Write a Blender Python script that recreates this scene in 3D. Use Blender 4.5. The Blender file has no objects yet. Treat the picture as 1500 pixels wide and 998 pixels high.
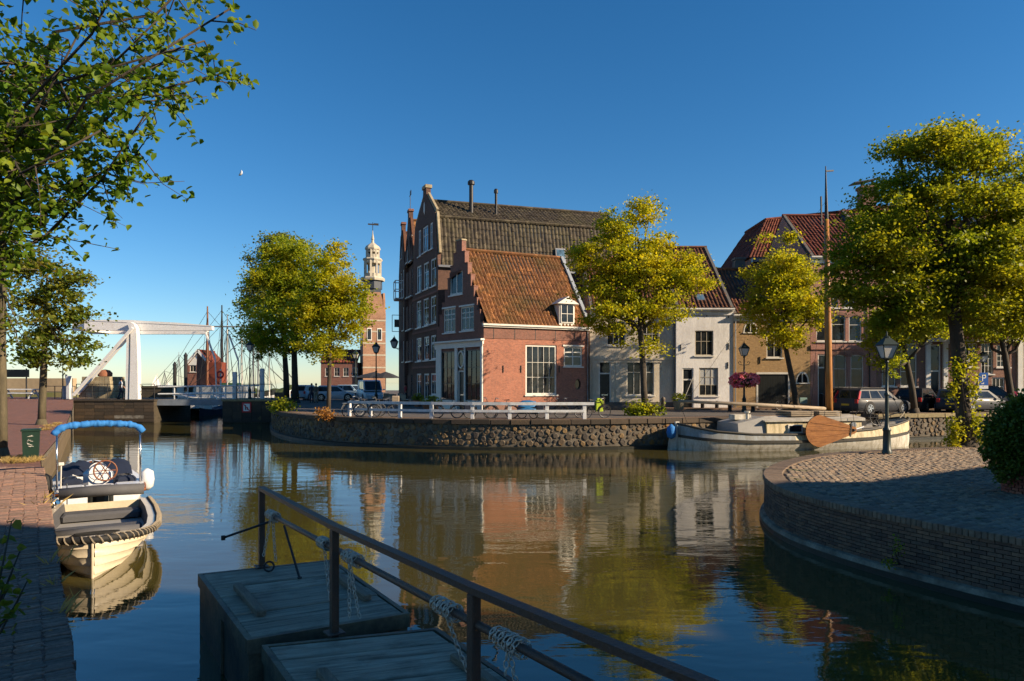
import bpy, math, random
import numpy as np
from mathutils import Vector, Matrix
from mathutils.geometry import tessellate_polygon

# ------------------------------------------------------------------ camera, sky, sun, exposure
scene = bpy.context.scene
COL = scene.collection
HC = 3.4                      # eye height above the water (m)
FPX, HX, HY = 1000.0, 750.0, 560.0   # focal length, principal column, horizon row of the 1500x998 photograph
cam_d = bpy.data.cameras.new('camera')
cam = bpy.data.objects.new('camera', cam_d); COL.objects.link(cam)
cam.location = (0, 0, HC); cam.rotation_euler = (math.radians(90), 0, 0)
cam_d.sensor_width = 36.0; cam_d.lens = 24.0
cam_d.shift_y = (HY - 499.0) / 1500.0
cam_d.clip_start = 0.1; cam_d.clip_end = 9000
scene.camera = cam

SUN_AZ = math.atan2(0.955, -0.30)     # clockwise from +Y
SUN_EL = math.radians(25)
to_sun = Vector((math.sin(SUN_AZ) * math.cos(SUN_EL), math.cos(SUN_AZ) * math.cos(SUN_EL), math.sin(SUN_EL)))
world = bpy.data.worlds.new('World'); scene.world = world; world.use_nodes = True
wn = world.node_tree; wn.nodes.clear()
sky = wn.nodes.new('ShaderNodeTexSky'); sky.sky_type = 'NISHITA'; sky.sun_disc = False
sky.sun_elevation = SUN_EL; sky.sun_rotation = SUN_AZ
sky.altitude = 0; sky.air_density = 1.0; sky.dust_density = 0.08; sky.ozone_density = 5.0
hsv = wn.nodes.new('ShaderNodeHueSaturation'); hsv.inputs['Saturation'].default_value = 1.22
hsv.inputs['Hue'].default_value = 0.498
bg = wn.nodes.new('ShaderNodeBackground'); bg.inputs['Strength'].default_value = 0.068
wo = wn.nodes.new('ShaderNodeOutputWorld')
wn.links.new(sky.outputs[0], hsv.inputs['Color']); wn.links.new(hsv.outputs[0], bg.inputs[0]); wn.links.new(bg.outputs[0], wo.inputs[0])
sun_d = bpy.data.lights.new('sun', 'SUN'); sun_d.energy = 5.0; sun_d.angle = math.radians(0.55); sun_d.color = (1.0, 0.80, 0.56)
sun = bpy.data.objects.new('sun', sun_d); COL.objects.link(sun)
sun.rotation_euler = to_sun.to_track_quat('Z', 'Y').to_euler(); sun.location = (30, -10, 30)
scene.view_settings.view_transform = 'Standard'; scene.view_settings.look = 'None'
scene.view_settings.exposure = 1.0; scene.view_settings.gamma = 1.0
scene.render.engine = 'CYCLES'
cy = scene.cycles
cy.use_denoising = True; cy.max_bounces = 5; cy.diffuse_bounces = 3; cy.glossy_bounces = 3
cy.transmission_bounces = 3; cy.transparent_max_bounces = 4; cy.caustics_reflective = False; cy.caustics_refractive = False
cy.use_adaptive_sampling = True; cy.adaptive_threshold = 0.02

rnd = random.Random(7)
# ------------------------------------------------------------------ materials
MATS = {}
def _nt(name):
    m = bpy.data.materials.new(name); m.use_nodes = True; n = m.node_tree; n.nodes.clear()
    out = n.nodes.new('ShaderNodeOutputMaterial'); b = n.nodes.new('ShaderNodeBsdfPrincipled')
    n.links.new(b.outputs[0], out.inputs[0]); MATS[name] = m
    return m, n, b, out
def _mix(n, fac, a, b, mode='MIX'):
    x = n.nodes.new('ShaderNodeMix'); x.data_type = 'RGBA'; x.blend_type = mode
    for s, v in ((x.inputs[0], fac), (x.inputs[6], a), (x.inputs[7], b)):
        if isinstance(v, bpy.types.NodeSocket): n.links.new(v, s)
        elif isinstance(v, tuple): s.default_value = (*v, 1) if len(v) == 3 else v
        else: s.default_value = v
    return x.outputs[2]
def _noise(n, vec, scale, detail=4, rough=0.6, dist=0.0):
    t = n.nodes.new('ShaderNodeTexNoise'); t.inputs['Scale'].default_value = scale
    t.inputs['Detail'].default_value = detail; t.inputs['Roughness'].default_value = rough; t.inputs['Distortion'].default_value = dist
    if vec is not None: n.links.new(vec, t.inputs['Vector'])
    return t.outputs['Fac']
def _ramp(n, fac, lo, hi):
    r = n.nodes.new('ShaderNodeMapRange'); r.inputs[1].default_value = lo; r.inputs[2].default_value = hi; r.clamp = True
    n.links.new(fac, r.inputs[0]); return r.outputs[0]
def _map(n, scale=(1, 1, 1), coord='Object'):
    tc = n.nodes.new('ShaderNodeTexCoord'); mp = n.nodes.new('ShaderNodeMapping'); mp.inputs['Scale'].default_value = scale
    n.links.new(tc.outputs[coord], mp.inputs[0]); return mp.outputs[0]
def _bump(n, b, h, strength, dist=0.02):
    bp = n.nodes.new('ShaderNodeBump'); bp.inputs['Strength'].default_value = strength; bp.inputs['Distance'].default_value = dist
    n.links.new(h, bp.inputs['Height']); n.links.new(bp.outputs[0], b.inputs['Normal'])
def mat(name, col, rough=0.6, var=0.25, scale=3.0, col2=None, bump=0.0, bscale=None, metal=0.0, stretch=(1, 1, 1), spec=0.4, lo=0.35, hi=0.68):
    """painted / stone / metal surface: mottled between col and col2 with fine relief"""
    if name in MATS: return MATS[name]
    m, n, b, o = _nt(name)
    v = _map(n, stretch)
    if col2 is None: col2 = tuple(c * (1 - var) for c in col)
    f = _ramp(n, _noise(n, v, scale, 6, 0.65), lo, hi)
    f2 = _ramp(n, _noise(n, v, scale * 9, 3), 0.3, 0.75)
    c = _mix(n, f, col, col2); c = _mix(n, f2, c, _mix(n, 0.5, c, tuple(x * 0.72 for x in col2)))
    n.links.new(c, b.inputs['Base Color'])
    b.inputs['Roughness'].default_value = rough; b.inputs['Metallic'].default_value = metal; b.inputs['Specular IOR Level'].default_value = spec
    if bump: _bump(n, b, _noise(n, v, bscale or scale * 8, 5), bump, 0.02)
    return m
def mat_brick(name, c1, c2, mortar, bw=0.22, bh=0.065, grime=(0.05, 0.04, 0.03), gf=0.5, vert='Z', bump=0.5, msize=0.012):
    if name in MATS: return MATS[name]
    m, n, b, o = _nt(name)
    tc = n.nodes.new('ShaderNodeTexCoord'); s = n.nodes.new('ShaderNodeSeparateXYZ'); n.links.new(tc.outputs['Object'], s.inputs[0])
    add = n.nodes.new('ShaderNodeMath'); add.operation = 'ADD'
    n.links.new(s.outputs['X'], add.inputs[0])
    c = n.nodes.new('ShaderNodeCombineXYZ')
    if vert == 'Z':
        n.links.new(s.outputs['Y'], add.inputs[1]); n.links.new(s.outputs['Z'], c.inputs[1])
    else:
        add.inputs[1].default_value = 0; n.links.new(s.outputs['Y'], c.inputs[1])
    n.links.new(add.outputs[0], c.inputs[0])
    bt = n.nodes.new('ShaderNodeTexBrick'); n.links.new(c.outputs[0], bt.inputs['Vector'])
    bt.inputs['Scale'].default_value = 1; bt.inputs['Brick Width'].default_value = bw; bt.inputs['Row Height'].default_value = bh
    bt.inputs['Mortar Size'].default_value = msize; bt.inputs['Mortar Smooth'].default_value = 0.3; bt.inputs['Bias'].default_value = -0.1
    bt.inputs['Color1'].default_value = (*c1, 1); bt.inputs['Color2'].default_value = (*c2, 1); bt.inputs['Mortar'].default_value = (*mortar, 1)
    v = _map(n)
    big = _ramp(n, _noise(n, v, 0.7, 6, 0.7), 0.42, 0.75)
    mm = n.nodes.new('ShaderNodeMath'); mm.operation = 'MULTIPLY'; mm.inputs[1].default_value = gf; n.links.new(big, mm.inputs[0])
    col = _mix(n, mm.outputs[0], bt.outputs['Color'], grime)
    midn = _ramp(n, _noise(n, v, 5.5, 5, 0.75), 0.42, 0.66)
    col = _mix(n, midn, col, _mix(n, 0.42, col, tuple(min(1, x * 1.5) for x in c1)))
    fine = _ramp(n, _noise(n, v, 14, 4), 0.35, 0.7)
    col = _mix(n, fine, col, _mix(n, 0.45, col, tuple(x * 0.5 for x in c1)))
    n.links.new(col, b.inputs['Base Color']); b.inputs['Roughness'].default_value = 0.85; b.inputs['Specular IOR Level'].default_value = 0.2
    inv = n.nodes.new('ShaderNodeMath'); inv.operation = 'SUBTRACT'; inv.inputs[0].default_value = 1; n.links.new(bt.outputs['Fac'], inv.inputs[1])
    _bump(n, b, inv.outputs[0], bump, 0.02)
    return m
def mat_leaf(name, ca, cb, cc, trans=0.45):
    if name in MATS: return MATS[name]
    m, n, b, o = _nt(name)
    g = n.nodes.new('ShaderNodeNewGeometry')
    v = _map(n)
    f = _ramp(n, _noise(n, v, 0.55, 3), 0.36, 0.64)
    f0 = _ramp(n, _noise(n, v, 1.7, 2), 0.3, 0.7)
    p = n.nodes.new('ShaderNodeMath'); p.operation = 'MULTIPLY_ADD'; n.links.new(g.outputs['Random Per Island'], p.inputs[0]); p.inputs[1].default_value = .45
    p2 = n.nodes.new('ShaderNodeMath'); p2.operation = 'MULTIPLY'; n.links.new(f0, p2.inputs[0]); p2.inputs[1].default_value = .55; n.links.new(p2.outputs[0], p.inputs[2])
    c = _mix(n, p.outputs[0], ca, cb)
    p3 = n.nodes.new('ShaderNodeMath'); p3.operation = 'MULTIPLY'; n.links.new(f, p3.inputs[0]); n.links.new(p.outputs[0], p3.inputs[1])
    c = _mix(n, p3.outputs[0], c, cc)
    n.links.new(c, b.inputs['Base Color']); b.inputs['Roughness'].default_value = 0.5; b.inputs['Specular IOR Level'].default_value = 0.3
    t = n.nodes.new('ShaderNodeBsdfTranslucent'); n.links.new(_mix(n, 0.5, c, _mix(n, 1.0, c, (1.9, 1.55, 0.5), 'MULTIPLY')), t.inputs[0])
    mx = n.nodes.new('ShaderNodeMixShader'); mx.inputs[0].default_value = trans
    n.links.new(b.outputs[0], mx.inputs[1]); n.links.new(t.outputs[0], mx.inputs[2]); n.links.new(mx.outputs[0], o.inputs[0])
    return m
def mat_random(name, cols, rough=0.8, bump=0.3, bscale=30.0, spot=None):
    """pieces (bricks, stones, planks): each object / island takes its own tone"""
    if name in MATS: return MATS[name]
    m, n, b, o = _nt(name)
    g = n.nodes.new('ShaderNodeNewGeometry'); oi = n.nodes.new('ShaderNodeObjectInfo')
    a = n.nodes.new('ShaderNodeMath'); a.operation = 'ADD'; n.links.new(g.outputs['Random Per Island'], a.inputs[0]); n.links.new(oi.outputs['Random'], a.inputs[1])
    fr = n.nodes.new('ShaderNodeMath'); fr.operation = 'FRACT'; n.links.new(a.outputs[0], fr.inputs[0])
    cr = n.nodes.new('ShaderNodeValToRGB'); el = cr.color_ramp.elements
    el[0].position = 0; el[0].color = (*cols[0], 1); el[1].position = 1; el[1].color = (*cols[-1], 1)
    for i, c in enumerate(cols[1:-1]):
        e = el.new((i + 1) / (len(cols) - 1)); e.color = (*c, 1)
    n.links.new(fr.outputs[0], cr.inputs[0])
    gp = n.nodes.new('ShaderNodeNewGeometry')
    mp = n.nodes.new('ShaderNodeMapping'); n.links.new(gp.outputs['Position'], mp.inputs[0])
    f = _ramp(n, _noise(n, mp.outputs[0], bscale * 0.5, 5), 0.3, 0.75)
    col = _mix(n, f, cr.outputs[0], _mix(n, 0.5, cr.outputs[0], (0.02, 0.018, 0.014)))
    if spot:
        f2 = _ramp(n, _noise(n, mp.outputs[0], spot[1], 6, 0.7), spot[2], spot[2] + 0.1)
        col = _mix(n, f2, col, spot[0])
    n.links.new(col, b.inputs['Base Color']); b.inputs['Roughness'].default_value = rough; b.inputs['Specular IOR Level'].default_value = 0.3
    _bump(n, b, _noise(n, mp.outputs[0], bscale, 5), bump, 0.02)
    return m
def mat_wood(name, c1, c2, axis=0, rough=0.6, scale=4.0, bump=0.3):
    if name in MATS: return MATS[name]
    m, n, b, o = _nt(name)
    st = [9.0, 9.0, 9.0]; st[axis] = 0.7
    v = _map(n, tuple(st))
    f = _ramp(n, _noise(n, v, scale, 6, 0.7, 0.6), 0.3, 0.7)
    oi = n.nodes.new('ShaderNodeObjectInfo')
    c = _mix(n, f, c1, c2); c = _mix(n, oi.outputs['Random'], c, _mix(n, 0.45, c, tuple(x * 0.4 for x in c1)))
    f2 = _ramp(n, _noise(n, _map(n), 3.0, 5, 0.7), 0.5, 0.72)
    c = _mix(n, f2, c, _mix(n, 0.4, c, tuple(x * 0.35 for x in c2)))
    n.links.new(c, b.inputs['Base Color']); b.inputs['Roughness'].default_value = rough; b.inputs['Specular IOR Level'].default_value = 0.35
    _bump(n, b, f, bump, 0.01)
    return m
def mat_glass(name, col=(0.012, 0.014, 0.016), rough=0.04):
    if name in MATS: return MATS[name]
    m, n, b, o = _nt(name)
    v = _map(n)
    c = _mix(n, _ramp(n, _noise(n, v, 1.7, 3), 0.4, 0.65), col, tuple(x * 2.4 for x in col))
    n.links.new(c, b.inputs['Base Color']); b.inputs['Roughness'].default_value = rough; b.inputs['Specular IOR Level'].default_value = 0.35
    _bump(n, b, _noise(n, v, 1.2, 2), 0.12, 0.05)
    return m
def mat_tile(name, c1, c2, moss, mossf=0.6):
    if name in MATS: return MATS[name]
    m, n, b, o = _nt(name)
    v = _map(n)
    g = n.nodes.new('ShaderNodeNewGeometry')
    vo = n.nodes.new('ShaderNodeTexVoronoi'); vo.inputs['Scale'].default_value = 3.4; n.links.new(v, vo.inputs['Vector'])
    sx = n.nodes.new('ShaderNodeSeparateColor'); n.links.new(vo.outputs['Color'], sx.inputs[0])
    c = _mix(n, sx.outputs[0], c1, c2)
    c = _mix(n, _ramp(n, sx.outputs[1], .86, .9), c, tuple(x * 1.5 for x in c1))
    f = _ramp(n, _noise(n, v, 0.35, 7, 0.75), 0.47, 0.70)
    mm = n.nodes.new('ShaderNodeMath'); mm.operation = 'MULTIPLY'; mm.inputs[1].default_value = mossf; n.links.new(f, mm.inputs[0])
    c = _mix(n, mm.outputs[0], c, moss)
    f3 = _ramp(n, _noise(n, v, 11, 4), 0.35, 0.7)
    c = _mix(n, f3, c, _mix(n, 0.5, c, tuple(x * 0.35 for x in c2)))
    n.links.new(c, b.inputs['Base Color']); b.inputs['Roughness'].default_value = 0.8; b.inputs['Specular IOR Level'].default_value = 0.25
    return m

# ------------------------------------------------------------------ mesh helpers
class MB:
    def __init__(s): s.v = []; s.f = []
    def add(s, vs, fs):
        k = len(s.v); s.v += [tuple(p) for p in vs]; s.f += [tuple(i + k for i in f) for f in fs]; return s
    def box(s, x0, y0, z0, x1, y1, z1):
        return s.add([(x0, y0, z0), (x1, y0, z0), (x1, y1, z0), (x0, y1, z0), (x0, y0, z1), (x1, y0, z1), (x1, y1, z1), (x0, y1, z1)],
                     [(3, 2, 1, 0), (4, 5, 6, 7), (0, 1, 5, 4), (1, 2, 6, 5), (2, 3, 7, 6), (3, 0, 4, 7)])
    def bbox(s, x0, y0, z0, x1, y1, z1, b=0.01):
        """box with chamfered top and vertical edges"""
        def ring(i, z): return [(x0 + i + b, y0 + i, z), (x1 - i - b, y0 + i, z), (x1 - i, y0 + i + b, z), (x1 - i, y1 - i - b, z), (x1 - i - b, y1 - i, z), (x0 + i + b, y1 - i, z), (x0 + i, y1 - i - b, z), (x0 + i, y0 + i + b, z)]
        vs = ring(0, z0) + ring(0, z1 - b) + ring(b, z1)
        fs = [tuple(range(7, -1, -1)), tuple(range(16, 24))]
        for r in (0, 8):
            for i in range(8): fs.append((r + i, r + (i + 1) % 8, r + 8 + (i + 1) % 8, r + 8 + i))
        return s.add(vs, fs)
    def bar(s, p0, p1, w, h=None, up=(0, 0, 1)):
        h = h or w; p0 = Vector(p0); p1 = Vector(p1); d = (p1 - p0).normalized(); u = Vector(up)
        if abs(d.dot(u)) > 0.98: u = Vector((0, 1, 0))
        a = d.cross(u).normalized() * (w / 2); c = a.cross(d).normalized() * (h / 2)
        vs = [p + q for p in (p0, p1) for q in (-a - c, a - c, a + c, -a + c)]
        return s.add(vs, [(3, 2, 1, 0), (4, 5, 6, 7), (0, 1, 5, 4), (1, 2, 6, 5), (2, 3, 7, 6), (3, 0, 4, 7)])
    def tube(s, pts, r, n=8, cap=True):
        pts = [Vector(p) for p in pts]; m = len(pts)
        rs = r if isinstance(r, (list, tuple)) else [r] * m
        k = len(s.v); ref = None
        for i, p in enumerate(pts):
            d = (pts[min(i + 1, m - 1)] - pts[max(i - 1, 0)])
            d = d.normalized() if d.length > 1e-9 else Vector((0, 0, 1))
            if ref is None: ref = Vector((1, 0, 0)) if abs(d.x) < 0.8 else Vector((0, 1, 0))
            a = (ref - d * ref.dot(d)).normalized(); ref = a; c = d.cross(a)
            for j in range(n):
                t = 2 * math.pi * j / n; s.v.append(tuple(p + (a * math.cos(t) + c * math.sin(t)) * rs[i]))
        for i in range(m - 1):
            for j in range(n):
                j2 = (j + 1) % n; s.f.append((k + i * n + j, k + i * n + j2, k + (i + 1) * n + j2, k + (i + 1) * n + j))
        if cap: s.f.append(tuple(k + j for j in range(n - 1, -1, -1))); s.f.append(tuple(k + (m - 1) * n + j for j in range(n)))
        return s
    def lathe(s, prof, n=16, c=(0, 0, 0), sx=1, sy=1):
        k = len(s.v)
        for r, z in prof:
            for j in range(n):
                t = 2 * math.pi * j / n; s.v.append((c[0] + r * sx * math.cos(t), c[1] + r * sy * math.sin(t), c[2] + z))
        for i in range(len(prof) - 1):
            for j in range(n):
                j2 = (j + 1) % n; s.f.append((k + i * n + j, k + i * n + j2, k + (i + 1) * n + j2, k + (i + 1) * n + j))
        s.f.append(tuple(k + j for j in range(n - 1, -1, -1))); s.f.append(tuple(k + (len(prof) - 1) * n + j for j in range(n)))
        return s
    def prism(s, poly, y0, y1):
        """poly in (x, z), extruded along y"""
        k = len(poly); vs = [(x, y0, z) for x, z in poly] + [(x, y1, z) for x, z in poly]
        fs = [tuple(range(k)), tuple(range(2 * k - 1, k - 1, -1))] + [((i + 1) % k, i, k + i, k + (i + 1) % k) for i in range(k)]
        return s.add(vs, fs)
    def flat(s, poly, z0, z1):
        """poly in (x, y), extruded along z"""
        k = len(poly); vs = [(x, y, z0) for x, y in poly] + [(x, y, z1) for x, y in poly]
        fs = [tuple(range(k - 1, -1, -1)), tuple(range(k, 2 * k))] + [(i, (i + 1) % k, k + (i + 1) % k, k + i) for i in range(k)]
        return s.add(vs, fs)
    def wall(s, outer, holes=(), depth=0.2, back=0.3):
        """facade in local (u, v): front face at y = 0 with real openings, reveals to y = depth and outer edges to y = back"""
        loops = [[Vector((u, v, 0)) for u, v in outer]] + [[Vector((u, v, 0)) for u, v in h] for h in holes]
        pts = [p for l in loops for p in l]
        k = len(s.v)
        for p in pts: s.v.append((p.x, 0.0, p.y))
        for t in tessellate_polygon(loops):
            a, b, c = (pts[i] for i in t)
            if (b - a).cross(c - a).z < 0: t = (t[0], t[2], t[1])
            s.f.append(tuple(k + i for i in t))
        off = 0
        for li, l in enumerate(loops):
            d = back if li == 0 else depth; q = len(s.v)
            for p in l: s.v.append((p.x, d, p.y))
            for i in range(len(l)):
                j = (i + 1) % len(l); s.f.append((k + off + i, k + off + j, q + j, q + i) if li else (k + off + j, k + off + i, q + i, q + j))
            off += len(l)
        return s
    def mesh(s, name):
        me = bpy.data.meshes.new(name); me.from_pydata(s.v, [], s.f); me.update(); return me
    def obj(s, name, m, parent=None, M=None, smooth=False): return link(name, s.mesh(name), m, parent, M, smooth)

WM = {}
def link(name, me, m, parent=None, M=None, smooth=False):
    o = bpy.data.objects.new(name, me); COL.objects.link(o)
    if m is not None and len(me.materials) == 0: me.materials.append(MATS[m] if isinstance(m, str) else m)
    if smooth:
        me.shade_smooth()
        if smooth is not True: me.set_sharp_from_angle(angle=math.radians(smooth))
    setm(o, parent, M); return o
def setm(o, parent, M):
    M = M if M is not None else (WM[parent.name] if parent else Matrix())
    if parent:
        o.parent = parent; o.matrix_local = WM[parent.name].inverted() @ M
    else: o.matrix_local = M
    WM[o.name] = M.copy()
def T(x, y, z, a=0.0): return Matrix.Translation((x, y, z)) @ Matrix.Rotation(a, 4, 'Z')
def thing(name, label, cat, M=None, group=None, kind=None):
    o = bpy.data.objects.new(name, None); COL.objects.link(o); o.empty_display_size = 0.2
    setm(o, None, M if M is not None else Matrix()); return tag(o, label, cat, group, kind)
def tag(o, label, cat, group=None, kind=None):
    o['label'] = label; o['category'] = cat
    if group: o['group'] = group
    if kind: o['kind'] = kind
    return o
def struct(o, kind='structure'): o['kind'] = kind; return o
def dup(root, M, label=None, keep=None):
    """copy of a thing with its parts and sub-parts"""
    def rec(o, par, MM):
        c = o.copy(); COL.objects.link(c)
        if par is None: c.matrix_local = MM; WM[c.name] = MM
        else: c.parent = par; c.matrix_local = o.matrix_local.copy(); WM[c.name] = WM[par.name] @ c.matrix_local
        for ch in [x for x in bpy.data.objects if x.parent == o]: rec(ch, c, None)
        return c
    r = rec(root, None, M)
    if label: r['label'] = label
    return r
def P(px, py, Y): return Vector(((px - HX) / FPX * Y, Y, HC - (py - HY) / FPX * Y))
def G(px, py, z):
    Y = FPX * (HC - z) / (py - HY); return Vector(((px - HX) / FPX * Y, Y, z))
class Frame:
    """vertical plane through O with horizontal direction ang; local x along it, y into the building, z up"""
    def __init__(s, O, ang=0.0):
        s.O = Vector(O); s.a = ang; s.M = Matrix.Translation(s.O) @ Matrix.Rotation(ang, 4, 'Z')
        s.u = Vector((math.cos(ang), math.sin(ang), 0)); s.n = Vector((-math.sin(ang), math.cos(ang), 0))
    def uv(s, px, py):
        d = Vector(((px - HX) / FPX, 1, -(py - HY) / FPX)); C = Vector((0, 0, HC))
        t = (s.O - C).dot(s.n) / d.dot(s.n); p = C + d * t - s.O
        return (p.dot(s.u), p.z)
    def rect(s, x0, y0, x1, y1):
        a = s.uv(x0, y0); b = s.uv(x1, y1); c = s.uv(x0, y1); d = s.uv(x1, y0)
        return (a[0], (b[1] + c[1]) / 2, b[0], (a[1] + d[1]) / 2)
# ------------------------------------------------------------------ palette
mat('white_paint', (0.78, 0.77, 0.74), 0.45, 0.12, 2.0, spec=0.35)
mat('old_white', (0.66, 0.63, 0.56), 0.6, 0.2, 2.5, bump=0.1)
mat('rail_white', (0.70, 0.72, 0.74), 0.5, 0.15, 4, col2=(0.5, 0.5, 0.48))
mat('trim_white', (0.74, 0.71, 0.64), 0.5, 0.15, 3)
mat('dark_paint', (0.018, 0.02, 0.018), 0.35, 0.3, 3)
mat('green_paint', (0.012, 0.035, 0.022), 0.4, 0.3, 3)
mat('black_iron', (0.014, 0.014, 0.016), 0.5, 0.3, 8, bump=0.15)
mat('old_iron', (0.075, 0.05, 0.04), 0.5, 0.5, 5, col2=(0.13, 0.06, 0.03), bump=0.5, bscale=40, metal=0.15, lo=.45, hi=.75)
mat('grey_steel', (0.22, 0.25, 0.29), 0.5, 0.3, 2)
mat('zinc', (0.25, 0.26, 0.28), 0.45, 0.3, 3, metal=0.5)
mat('chrome', (0.6, 0.6, 0.6), 0.2, 0.1, 3, metal=1.0)
mat('chain_steel', (0.74, 0.66, 0.56), 0.45, 0.5, 30, col2=(0.42, 0.33, 0.25), metal=0.2, spec=.6)
mat('rope', (0.30, 0.25, 0.18), 0.9, 0.4, 30, bump=0.4)
mat('black_rope', (0.02, 0.02, 0.02), 0.9, 0.4, 30, bump=0.4)
mat('rubber', (0.015, 0.015, 0.015), 0.75, 0.3, 10)
mat('bark', (0.085, 0.065, 0.045), 0.9, 0.5, 6, col2=(0.035, 0.028, 0.02), bump=0.8, bscale=22, stretch=(1, 1, 0.25))
mat('bark_pale', (0.13, 0.105, 0.06), 0.9, 0.5, 6, col2=(0.06, 0.05, 0.03), bump=0.8, bscale=22, stretch=(1, 1, 0.25))
mat('plaster_cream', (0.66, 0.58, 0.45), 0.85, 0.14, 1.4, col2=(0.43, 0.37, 0.28), bump=0.15, bscale=40, stretch=(1, 1, .35), lo=.42, hi=.74)
mat('plaster_white', (0.80, 0.78, 0.75), 0.85, 0.1, 1.4, col2=(0.54, 0.52, 0.50), bump=0.3, bscale=14, stretch=(1, 1, .35), lo=.44, hi=.76)
mat('plinth', (0.12, 0.11, 0.10), 0.85, 0.3, 3, bump=0.3)
mat('stone_trim', (0.50, 0.44, 0.34), 0.75, 0.3, 3, bump=0.2)
mat('pale_stone', (0.42, 0.36, 0.24), 0.8, 0.45, 1.2, col2=(0.20, 0.15, 0.08), bump=0.4, bscale=14)
mat('curtain', (0.45, 0.46, 0.46), 0.8, 0.2, 5)
mat('concrete', (0.36, 0.29, 0.21), 0.85, 0.5, 2.5, col2=(0.10, 0.08, 0.055), bump=0.4)
mat('wet_dark', (0.022, 0.02, 0.014), 0.5, 0.5, 3, col2=(0.01, 0.012, 0.006), bump=0.5, bscale=20)
mat('mortar_dark', (0.09, 0.07, 0.052), 0.9, 0.4, 4, bump=0.5, bscale=25)
mat('mortar_pale', (0.20, 0.17, 0.13), 0.9, 0.6, 1.4, col2=(0.06, 0.05, 0.035), bump=0.5, bscale=25)
mat('terracotta', (0.32, 0.13, 0.07), 0.8, 0.3, 5)
mat('asphalt_brick', (0.115, 0.10, 0.09), 0.9, 0.35, 2.0, bump=0.3, bscale=30)
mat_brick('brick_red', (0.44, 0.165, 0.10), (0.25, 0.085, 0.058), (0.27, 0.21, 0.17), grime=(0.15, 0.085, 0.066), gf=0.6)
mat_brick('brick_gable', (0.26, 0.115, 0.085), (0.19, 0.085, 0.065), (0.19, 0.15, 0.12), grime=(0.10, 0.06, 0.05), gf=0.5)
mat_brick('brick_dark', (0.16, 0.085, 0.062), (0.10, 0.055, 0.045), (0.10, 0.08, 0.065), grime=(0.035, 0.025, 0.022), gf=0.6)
mat_brick('brick_pink', (0.40, 0.19, 0.145), (0.31, 0.14, 0.11), (0.32, 0.25, 0.21), grime=(0.20, 0.11, 0.09), gf=0.45)
mat_brick('brick_brown', (0.27, 0.14, 0.10), (0.19, 0.095, 0.075), (0.22, 0.17, 0.14), grime=(0.12, 0.075, 0.06), gf=0.5)
mat_brick('brick_ochre', (0.42, 0.27, 0.125), (0.30, 0.185, 0.085), (0.27, 0.21, 0.14), grime=(0.17, 0.115, 0.06), gf=0.55)
mat_brick('brick_tower', (0.36, 0.20, 0.125), (0.26, 0.135, 0.085), (0.38, 0.27, 0.19), bw=0.5, bh=0.2, gf=0.3)
mat_brick('paving_red', (0.24, 0.115, 0.085), (0.17, 0.085, 0.065), (0.09, 0.06, 0.05), 0.21, 0.07, grime=(0.10, 0.07, 0.055), gf=0.6, vert='Y')
mat_brick('paving_bank', (0.24, 0.18, 0.125), (0.16, 0.12, 0.085), (0.06, 0.048, 0.035), 0.21, 0.075, grime=(0.10, 0.075, 0.05), gf=0.7, vert='Y', bump=1.0, msize=0.016)
mat_brick('paving_far', (0.23, 0.15, 0.10), (0.17, 0.11, 0.075), (0.12, 0.085, 0.06), 0.25, 0.1, grime=(0.10, 0.08, 0.06), gf=0.6, vert='Y')
mat_tile('tile_orange', (0.235, 0.10, 0.035), (0.14, 0.056, 0.024), (0.07, 0.062, 0.02), 0.95)
mat_tile('tile_dark', (0.085, 0.068, 0.045), (0.045, 0.036, 0.028), (0.10, 0.09, 0.035), 0.6)
mat_tile('tile_red', (0.20, 0.078, 0.04), (0.12, 0.05, 0.03), (0.07, 0.052, 0.025), 0.6)
mat_tile('tile_deep', (0.17, 0.045, 0.025), (0.12, 0.032, 0.02), (0.07, 0.035, 0.02), 0.4)
mat_glass('glass'); mat_glass('glass_blue', (0.05, 0.09, 0.13), 0.05); mat_glass('car_glass', (0.01, 0.012, 0.014), 0.03)
mat_random('basalt', [(0.15, 0.11, 0.07), (0.055, 0.048, 0.044), (0.27, 0.17, 0.07), (0.09, 0.078, 0.065), (0.22, 0.15, 0.08)], 0.75, 0.7, 16, ((0.20, 0.10, 0.025), 0.9, 0.57))
mat_random('bank_brick', [(0.19, 0.115, 0.08), (0.11, 0.07, 0.055), (0.25, 0.145, 0.09), (0.15, 0.105, 0.08)], 0.85, 0.6, 28, ((0.42, 0.37, 0.30), 2.3, 0.66))
mat_random('quay_brick', [(0.30, 0.18, 0.13), (0.17, 0.115, 0.09), (0.36, 0.20, 0.14), (0.22, 0.155, 0.12)], 0.85, 0.6, 40, ((0.36, 0.33, 0.27), 5.0, 0.64))
mat_random('coping_brick', [(0.26, 0.19, 0.13), (0.18, 0.13, 0.095), (0.30, 0.21, 0.14)], 0.85, 0.5, 26)
mat_random('dark_coping', [(0.075, 0.055, 0.04), (0.05, 0.04, 0.03), (0.10, 0.07, 0.045)], 0.8, 0.5, 18, ((0.16, 0.12, 0.05), 1.6, 0.62))
mat_random('cap_stone', [(0.30, 0.24, 0.13), (0.22, 0.18, 0.10), (0.34, 0.27, 0.14)], 0.85, 0.5, 18)
mat_leaf('leaf_lime', (0.15, 0.23, 0.014), (0.28, 0.34, 0.02), (0.44, 0.40, 0.02), 0.58)
mat_leaf('leaf_gold', (0.19, 0.26, 0.012), (0.37, 0.38, 0.018), (0.55, 0.46, 0.018), 0.58)
mat_leaf('leaf_green', (0.11, 0.18, 0.012), (0.24, 0.29, 0.018), (0.40, 0.37, 0.018), 0.56)
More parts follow.
